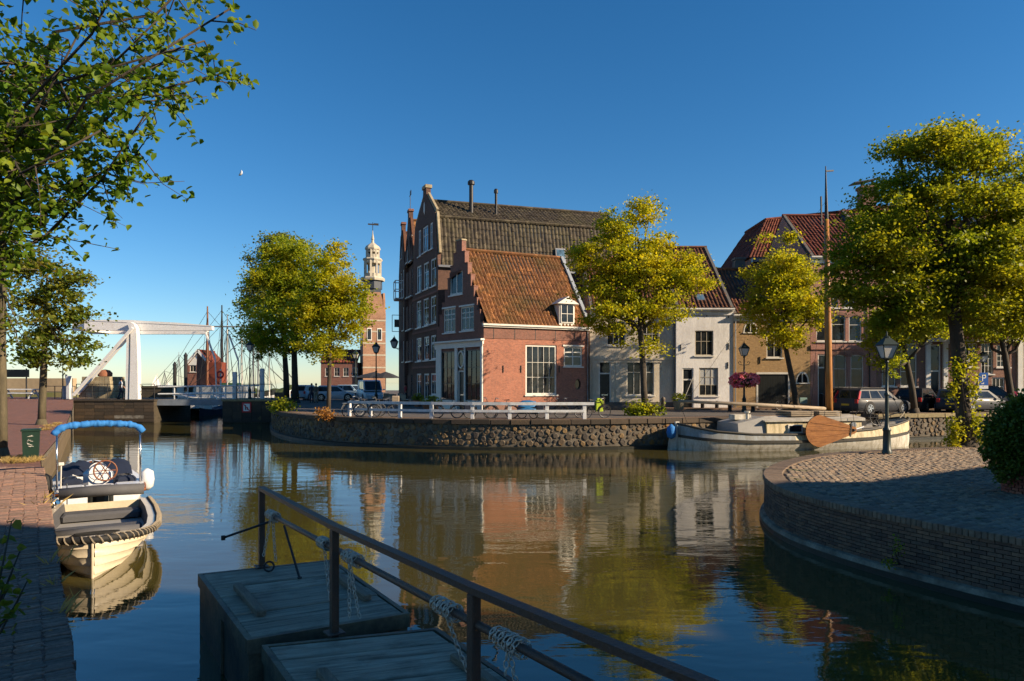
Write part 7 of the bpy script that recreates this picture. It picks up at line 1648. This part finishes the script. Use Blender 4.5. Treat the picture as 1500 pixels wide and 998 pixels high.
def table(label, px, Y):
    M = T(X(px, Y), Y, ZF); t = thing('terrace_table', label, 'table', M, 'cafe terrace tables'); MB().lathe([(.38, .72), (.38, .75)], 16).obj('table_top', 'beam_wood', t, M); MB().tube([(0, 0, .02), (0, 0, .72)], .03, 8).obj('stem', 'black_iron', t, M); MB().lathe([(.24, 0), (.22, .03)], 12).obj('foot', 'black_iron', t, M)
for px, Y in ((577, 57), (599, 56), (609, 55.5), (594, 61)): table('small round cafe table on the terrace before the dark warehouses', px, Y)
tag(MB().box(-.03, -.4, .05, .03, .4, 1.0).box(-.02, -.3, .2, .035, .3, .9).obj('pavement_board', 'dark_paint', None, T(X(409, 60), 60, ZF + .0, -1.3)), 'dark pavement board standing by the weeds near the bridge', 'board')
# ------------------------------------------------------------------ bridge approach and left side
st = thing('stone_block', 'pale brown stone gun platform behind the bridge railing', 'stone block', T(X(139, 61), 61, ZB)); a, b = X(115, 61), X(163, 61)
for r_ in range(5):
    n = 5
    for i in range(n):
        x0 = a + .05 * r_ + (b - a - .1 * r_) * i / n; x1 = a + .05 * r_ + (b - a - .1 * r_) * (i + 1) / n; MB().bbox(x0 + .01, 61 + .03 * r_, ZB + r_ * .39, x1 - .01, 63.5, ZB + r_ * .39 + .385, .02).obj('stone', 'pale_stone', st, Matrix())
p = P(150, 551, 61.6); tag(MB().lathe([(.05, -.4), (.6, -.3), (.62, 0), (.4, .25), (.05, .32)], 9, (0, 0, 0), 1.0, .7).obj('boulder', 'terracotta', None, T(p.x, 62, ZB + 2.28, .3), 50), 'reddish boulder lying on top of the pale stone block', 'boulder')
bt = thing('bench', 'white timber picnic bench on the left quay', 'bench', T(X(30, 60), 60, ZB)); M = WM[bt.name]
for z, y0, y1 in ((.78, -.35, .35), (.45, -.85, -.55), (.45, .55, .85)): MB().bbox(-1.5, y0, z, 1.5, y1, z + .08, .015).obj('board', 'rail_white', bt, M)
for x in (-1.2, 1.2): MB().bar((x, -.7, 0), (x, -.1, .78), .1).bar((x, .7, 0), (x, .1, .78), .1).bar((x, -.8, .42), (x, .8, .42), .09).obj('leg', 'rail_white', bt, M)
iron_rail('black iron fence on the left bridge approach behind the tree', [(X(66, 60), 60.0, ZB), (X(110, 58), 58.0, ZB)], 1.1)
for px, py0, Y, lab in ((101, 551, 58, 'white barrier post left of the bridge tower'), (344, 545, 59, 'white bridge post beside the abutment railing'), (384, 540, 60, 'tall white bridge post near the dark trunks')):
    x = X(px, Y); zt_ = HC - (py0 - HY) / FPX * Y; tag(MB().bbox(-.16, -.16, 0, .16, .16, zt_ - ZB, .03).obj('bridge_post', 'rail_white', None, T(x, Y, ZB)), lab, 'post', 'white bridge posts')
x = X(97, 58); 
t = thing('barrier_gate', 'white bridge barrier post with raised grey control box', 'barrier', T(x, 58.2, ZB)); M = WM[t.name]; MB().bbox(-.3, -.25, 0, .3, .25, 1.1, .03).obj('control_box', 'grey_steel', t, M); MB().bar((0, 0, 1.1), (-.15, 0, 2.1), .12).obj('barrier_arm', 'rail_white', t, M)
t = thing('information_board', 'dark information board on two posts at the far left', 'board', T(X(20, 62), 62, ZB)); M = WM[t.name]; MB().box(-1.4, -.04, 1.9, 1.4, .04, 2.6).obj('board', 'dark_paint', t, M)
for x in (-1.1, 1.1): MB().tube([(x, .08, 0), (x, .08, 2.7)], .06, 8).obj('post', 'black_iron', t, M)
# grassy dike and shore
mat('grass_bank', (.10, .115, .03), .9, .3, .3, col2=(.17, .14, .06), bump=.5); mat('sand_wall', (.42, .31, .19), .9, .2, .3)
struct(MB().add([(-400, 92, -1), (-57, 90, -1), (-57, 100, -1), (-400, 100, -1), (-400, 93, 2.2), (-60, 91, 2.0), (-61, 97, 2.0), (-400, 97, 2.2)], [(0, 1, 5, 4), (4, 5, 6, 7), (1, 2, 6, 5), (3, 0, 4, 7), (2, 3, 7, 6)]).obj('dike', 'grass_bank'))
tag(MB().box(-400, 97.2, 1.5, -62.5, 98, 3.95).obj('sea_wall', 'sand_wall', None), 'sandy coloured low wall along the dike at the far left', 'wall')
g = MB(); n = 60
for i in range(n + 1):
    x = -150 + i * 1.75; hgt = 1.6 + .7 * math.sin(i * .7) + .4 * math.sin(i * 1.9); g.v += [(x, 205, -.5), (x, 209, max(.7, hgt))]; 
    g.v += [(x, 214, -.5)]
for i in range(n):
    k = 3 * i; g.f += [(k, k + 3, k + 4, k + 1), (k + 1, k + 4, k + 5, k + 2)]
struct(g.obj('breakwater_land', mat('reed_green', (.055, .08, .018), .9, .4, .5, bump=.5), None, Matrix()))
# sailing boats and ships in the harbour
def sailboat(label, px, Y, Hh, sails=True):
    p = (X(px, Y), Y, 0); M = T(*p, .5); t = thing('sailboat', label, 'boat', M, 'sailing boats in the harbour'); L_ = Hh * .75
    m = MB(); stt = [(-.5, .6, .7), (-.3, .95, .6), (0, 1, .6), (.3, .7, .7), (.5, .05, .9)]; k = len(stt); w_ = L_ * .16
    for s_ in (1, -1): m.add([(x * L_, s_ * w * w_ * .5, -.3) for x, w, z in stt] + [(x * L_, s_ * w * w_, z * L_ * .14) for x, w, z in stt], [(i, i + 1, k + i + 1, k + i) for i in range(k - 1)])
    m.add([(x * L_, s_ * w * w_, z * L_ * .14) for s_ in (1, -1) for x, w, z in stt], [(i, i + 1, k + i + 1, k + i) for i in range(k - 1)]); m.add([(-.5 * L_, y, z) for y, z in ((-.3 * w_, -.3), (.3 * w_, -.3), (.6 * w_, .1 * L_), (-.6 * w_, .1 * L_))], [(0, 1, 2, 3)])
    m.obj('hull', 'gel_white', t, M); MB().tube([(.05 * L_, 0, .05 * L_), (.05 * L_, 0, Hh)], Hh * .006 + .03, 6).tube([(.05 * L_, 0, .17 * L_), (-.42 * L_, 0, .18 * L_)], .05, 6).obj('mast', 'old_white', t, M)
    MB().bbox(-.2 * L_, -.5 * w_, .08 * L_, .2 * L_, .5 * w_, .15 * L_, .05).obj('cabin', 'gel_white', t, M)
    if sails:
        for nm, tri in (('mainsail', [(.04, .2), (-.42, .22), (.045, 0)]), ('jib', [(.47, .14), (.1, .2), (.055, 0)])):
            a, b_, c_ = tri; zt_ = Hh * (.97 if nm == 'mainsail' else .85); v = []
            for i in range(7):
                for j in range(7):
                    u_ = j / 6; f = i / 6; x = (a[0] + (b_[0] - a[0]) * u_) * (1 - f) + c_[0] * f; z = (a[1] * L_ + (b_[1] - a[1]) * L_ * u_) * (1 - f) + zt_ * f; v.append((x * L_, .04 * L_ * math.sin(math.pi * u_) * (1 - f), z))
            MB().add(v, [(i * 7 + j, i * 7 + j + 1, i * 7 + j + 8, i * 7 + j + 7) for i in range(6) for j in range(6)]).obj(nm, 'white_paint', t, M, True)
    return t
sailboat('small white sailing boat under full sail far out on the water', 229, 260, 6.8); sailboat('distant sailing boat beside the one under full sail', 246, 300, 4.5)
def ship(label, px, Y, masts, hull_m, L_=16, ang=.3, yards=(), bs=1.0):
    M = T(X(px, Y), Y, 0, ang) @ Matrix.Diagonal((1, bs, bs if bs < 1 else 1, 1)); t = thing('sailing_ship', label, 'ship', M, 'moored ships in the harbour'); k = 7; m = MB()
    stt = [(-.5, .7, 2.0), (-.4, .95, 1.7), (-.1, 1, 1.4), (.2, 1, 1.5), (.38, .75, 1.9), (.47, .35, 2.3), (.5, .03, 2.5)]
    for s_ in (1, -1): m.add([(x * L_, s_ * w * 1.6, -.5) for x, w, z in stt] + [(x * L_, s_ * w * 2.1, z) for x, w, z in stt], [(i, i + 1, k + i + 1, k + i) for i in range(k - 1)])
    m.add([(x * L_, s_ * w * 2.1, z - .1) for s_ in (1, -1) for x, w, z in stt], [(i, i + 1, k + i + 1, k + i) for i in range(k - 1)]); m.obj('hull', hull_m, t, M)
    MB().bbox(-L_ * .35, -1.2, 1.3, -L_ * .1, 1.2, 2.9, .1).obj('deckhouse', 'trim_white' if hull_m != 'gel_white' else 'grey_steel', t, M)
    for (x, hh, r, mm) in masts:
        mo = MB().tube([(x, 0, 1), (x, 0, hh * .6), (x, 0, hh)], [r, r * .85, r * .4], 8).obj('mast', mm, t, M); rg_ = MB()
        for s_ in (-1, 1): rg_.tube([(x, 0, hh * .92), (x - .8, s_ * 1.9, 1.6)], .025, 4).tube([(x, 0, hh * .92), (x + .6, s_ * 1.9, 1.6)], .025, 4)
        rg_.tube([(x, 0, hh * .95), (L_ * .5, 0, 2.5)], .025, 4).tube([(x, 0, hh * .95), (-L_ * .48, 0, 2.1)], .025, 4); rg_.obj('rigging', 'black_rope', mo, M)
    for x, z, hw_, in yards: MB().tube([(x - hw_, -.2, z), (x + hw_, -.2, z)], .09, 6).obj('yard', 'zinc', t, M)
    return t
ship('old two masted ship with brown masts behind the brick harbour house', 318, 92, ((-1.2, 13.6, .22, 'teak'), (.6, 13.8, .2, 'black_iron'), (1.3, 12.6, .14, 'zinc')), 'dark_paint', 15, .25)
ship('white yacht with tall white masts right of the brown masts', 348, 84, ((-1.2, 10.4, .12, 'old_white'), (.5, 9.0, .1, 'old_white'), (2.4, 11, .09, 'zinc')), 'gel_white', 13, .15, ((0, 10.2, 3.0),))
ship('moored yacht with thin masts beside the green tree', 379, 80, ((-.6, 9.4, .1, 'zinc'), (1.2, 7.5, .08, 'old_white')), 'gel_white', 10, .1)
ship('pale motor vessel with thin mast at the harbour wall', 262, 118, ((0, 8.6, .08, 'zinc'), (-2.2, 5.6, .07, 'zinc')), 'gel_white', 10, .4)
ship('dark blue boat moored under the drawbridge span', 309, 71, ((.2, 3.4, .05, 'zinc'),), 'canvas_navy', 6, 1.45, (), .42)
# harbour wall and brick harbour house with white gable boards
hx0, hx1 = X(240, 96), X(300, 96)
tag(MB().box(hx0, 90, -1, X(292, 92), 99, 2.6).bbox(hx0 - .1, 89.9, 2.6, X(292, 92) + .1, 99.1, 2.9, .05).obj('harbour_pier', 'abutment_stone', None), 'dark stone harbour pier carrying the brick gabled house', 'pier')
F = Frame((X(274.5, 92), 92.0, 2.9)); h = thing('house', 'small brick harbour house with white gable boards beyond the bridge', 'house', F.M); w_ = X(306, 92) - X(274.5, 92)
e_ = F.uv(274.5, 534)[1]; pk_ = F.uv(290, 515)[1]; wr_ = F.rect(278, 535, 287, 545)
MB().wall([(0, -1.5), (w_, -1.5), (w_, e_), (w_ / 2, pk_), (0, e_)], [rectpts(wr_)], .15, 5).obj('gable_wall', 'brick_gable', h, F.M); window(h, F, wr_, 2, 1)
MB().add([(.05, -.012, e_ - .1), (w_ * .42, -.012, e_ - .1), (w_ * .46, -.012, pk_ - .35)], [(0, 1, 2)]).obj('gable_panel', 'white_paint', h, F.M)
for s_ in (0, 1):
    MB().bar((w_ / 2, -.15, pk_ + .12), (-.25 if s_ == 0 else w_ + .25, -.15, e_ - .1), .3, .16, (0, 1, 0)).obj('barge_board', 'white_paint', h, F.M)
    pantile(h, F, (-.3 if s_ == 0 else w_ + .3, 5 if s_ == 0 else -.1, e_ - .1), (-.3 if s_ == 0 else w_ + .3, -.1 if s_ == 0 else 5, e_ - .1), (w_ / 2, -.1 if s_ == 0 else 5, pk_ + .15), (w_ / 2, 5 if s_ == 0 else -.1, pk_ + .15), 'tile_deep', 'roof', .5, .6)
c = P(319, 548, 88); tag(MB().bbox(-.85, -.8, -1.4, .85, .8, 1.5, .05).box(-.8, -.83, -.1, .8, -.801, .0).obj('container', mat('rust_red', (.20, .045, .02), .6, .3, 2), None, T(c.x, c.y, c.z)), 'rust red container on deck behind the brick harbour house', 'container')
tag(MB().bbox(-1.0, -.8, -1.4, 1.0, .8, .9, .05).box(-.9, -.83, -.1, .9, -.801, .0).obj('container', mat('dull_green', (.05, .12, .05), .6, .3, 2), None, T(X(339, 86), 86, 2.4)), 'dull green container right of the rust red one', 'container')
for px, hh, lab in ((256, 3.4, 'black mooring pile left of the brick harbour house'), (272, 4.6, 'black mooring pile touching the brick harbour house')): tag(MB().lathe([(.22, 0), (.22, hh), (.3, hh + .02), (.05, hh + .5)], 10).obj('mooring_pile', 'black_iron', None, T(X(px, 89.6), 89.6, 2.2)), lab, 'pile', 'mooring piles')
p = P(323, 549, 60); rgx = thing('life_ring', 'red life buoy on a post behind the bridge rail', 'life buoy', T(X(323, 60.5), 60.5, ZB)); x = X(323, 60.5)
MB().tube([(x + .28 * math.cos(a), 60.4, p.z + .28 * math.sin(a)) for a in [2 * math.pi * i / 16 for i in range(17)]], .08, 8, False).obj('ring', 'sign_red', rgx, Matrix(), True); MB().bbox(x - .06, 60.5, ZB, x + .06, 60.62, p.z + .5, .01).obj('post', 'rail_white', rgx, Matrix())
# moon: sunlit crescent
mr = 4.6 / FPX * 3000; c = P(351, 253, 3000); m = MB(); k = 24; rim = []
for i in range(k + 1):
    t = math.pi * (i / k - .5); o_ = (mr * math.cos(t), mr * math.sin(t)); n_ = (mr * .1 * math.cos(t), mr * math.sin(t)); m.v += [(o_[0], 0, o_[1]), (n_[0], 0, n_[1]), ((o_[0] + n_[0]) / 2, -mr * .35 * math.cos(t), o_[1])]
for i in range(k):
    a = 3 * i; m.f += [(a, a + 3, a + 5, a + 2), (a + 2, a + 5, a + 4, a + 1), (a + 1, a + 4, a + 3, a)]
mm = m.obj('moon', mat('moon_rock', (.62, .64, .68), .9, .3, .2, col2=(.3, .36, .45)), None, Matrix.Translation(c) @ Matrix.Rotation(.45, 4, 'Y'), True); tag(mm, 'small pale crescent moon in the blue sky', 'moon')
# unseen houses added on the right to shade the near bank and platforms
def shade_house(label, x0, y0, x1, y1, e, pk):
    F = Frame((x0, y0, ZR)); h = thing('house', label, 'house', F.M); W_, D_ = x1 - x0, y1 - y0
    MB().box(0, 0, 0, W_, D_, e - ZR).obj('wall', 'brick_brown', h, F.M)
    MB().add([(-.2, -.2, e - ZR), (W_ + .2, -.2, e - ZR), (W_ + .2, D_ + .2, e - ZR), (-.2, D_ + .2, e - ZR), (W_ / 2, -.2, pk - ZR), (W_ / 2, D_ + .2, pk - ZR)], [(0, 4, 5, 3), (1, 2, 5, 4), (0, 1, 4), (3, 5, 2)]).obj('roof', 'tile_red', h, F.M)
    for i in range(3): MB().box(-.06, D_ * (.2 + .28 * i) - .5, 1.2, -.003, D_ * (.2 + .28 * i) + .5, 3.0).obj('window', 'glass', h, F.M)
    return h
shade_house('unseen tall brick house added beyond the right edge to shade the platforms', 26, -26, 36, -1.4, 17.5, 21)
shade_house('unseen middle brick house added beside the tall one to shade the near bank', 26, -1.3, 36, 8.2, 11.3, 13)
h = shade_house('unseen low brick house with side gable added to shape the bank shade', 26, 8.3, 36, 17.2, 5.8, 5.9)
MB().add([(26 - .1, 8.25, 5.8), (26 - .1, 17.9, 5.7), (26 - .1, 8.9, 10.5), (36, 8.25, 5.8), (36, 17.9, 5.7), (36, 8.9, 10.5)], [(0, 1, 2), (3, 5, 4), (0, 2, 5, 3), (1, 4, 5, 2)]).obj('gable_roof', 'tile_red', h, Matrix())  # added roof wedge, sloped to set the slanted shade edge on the bank
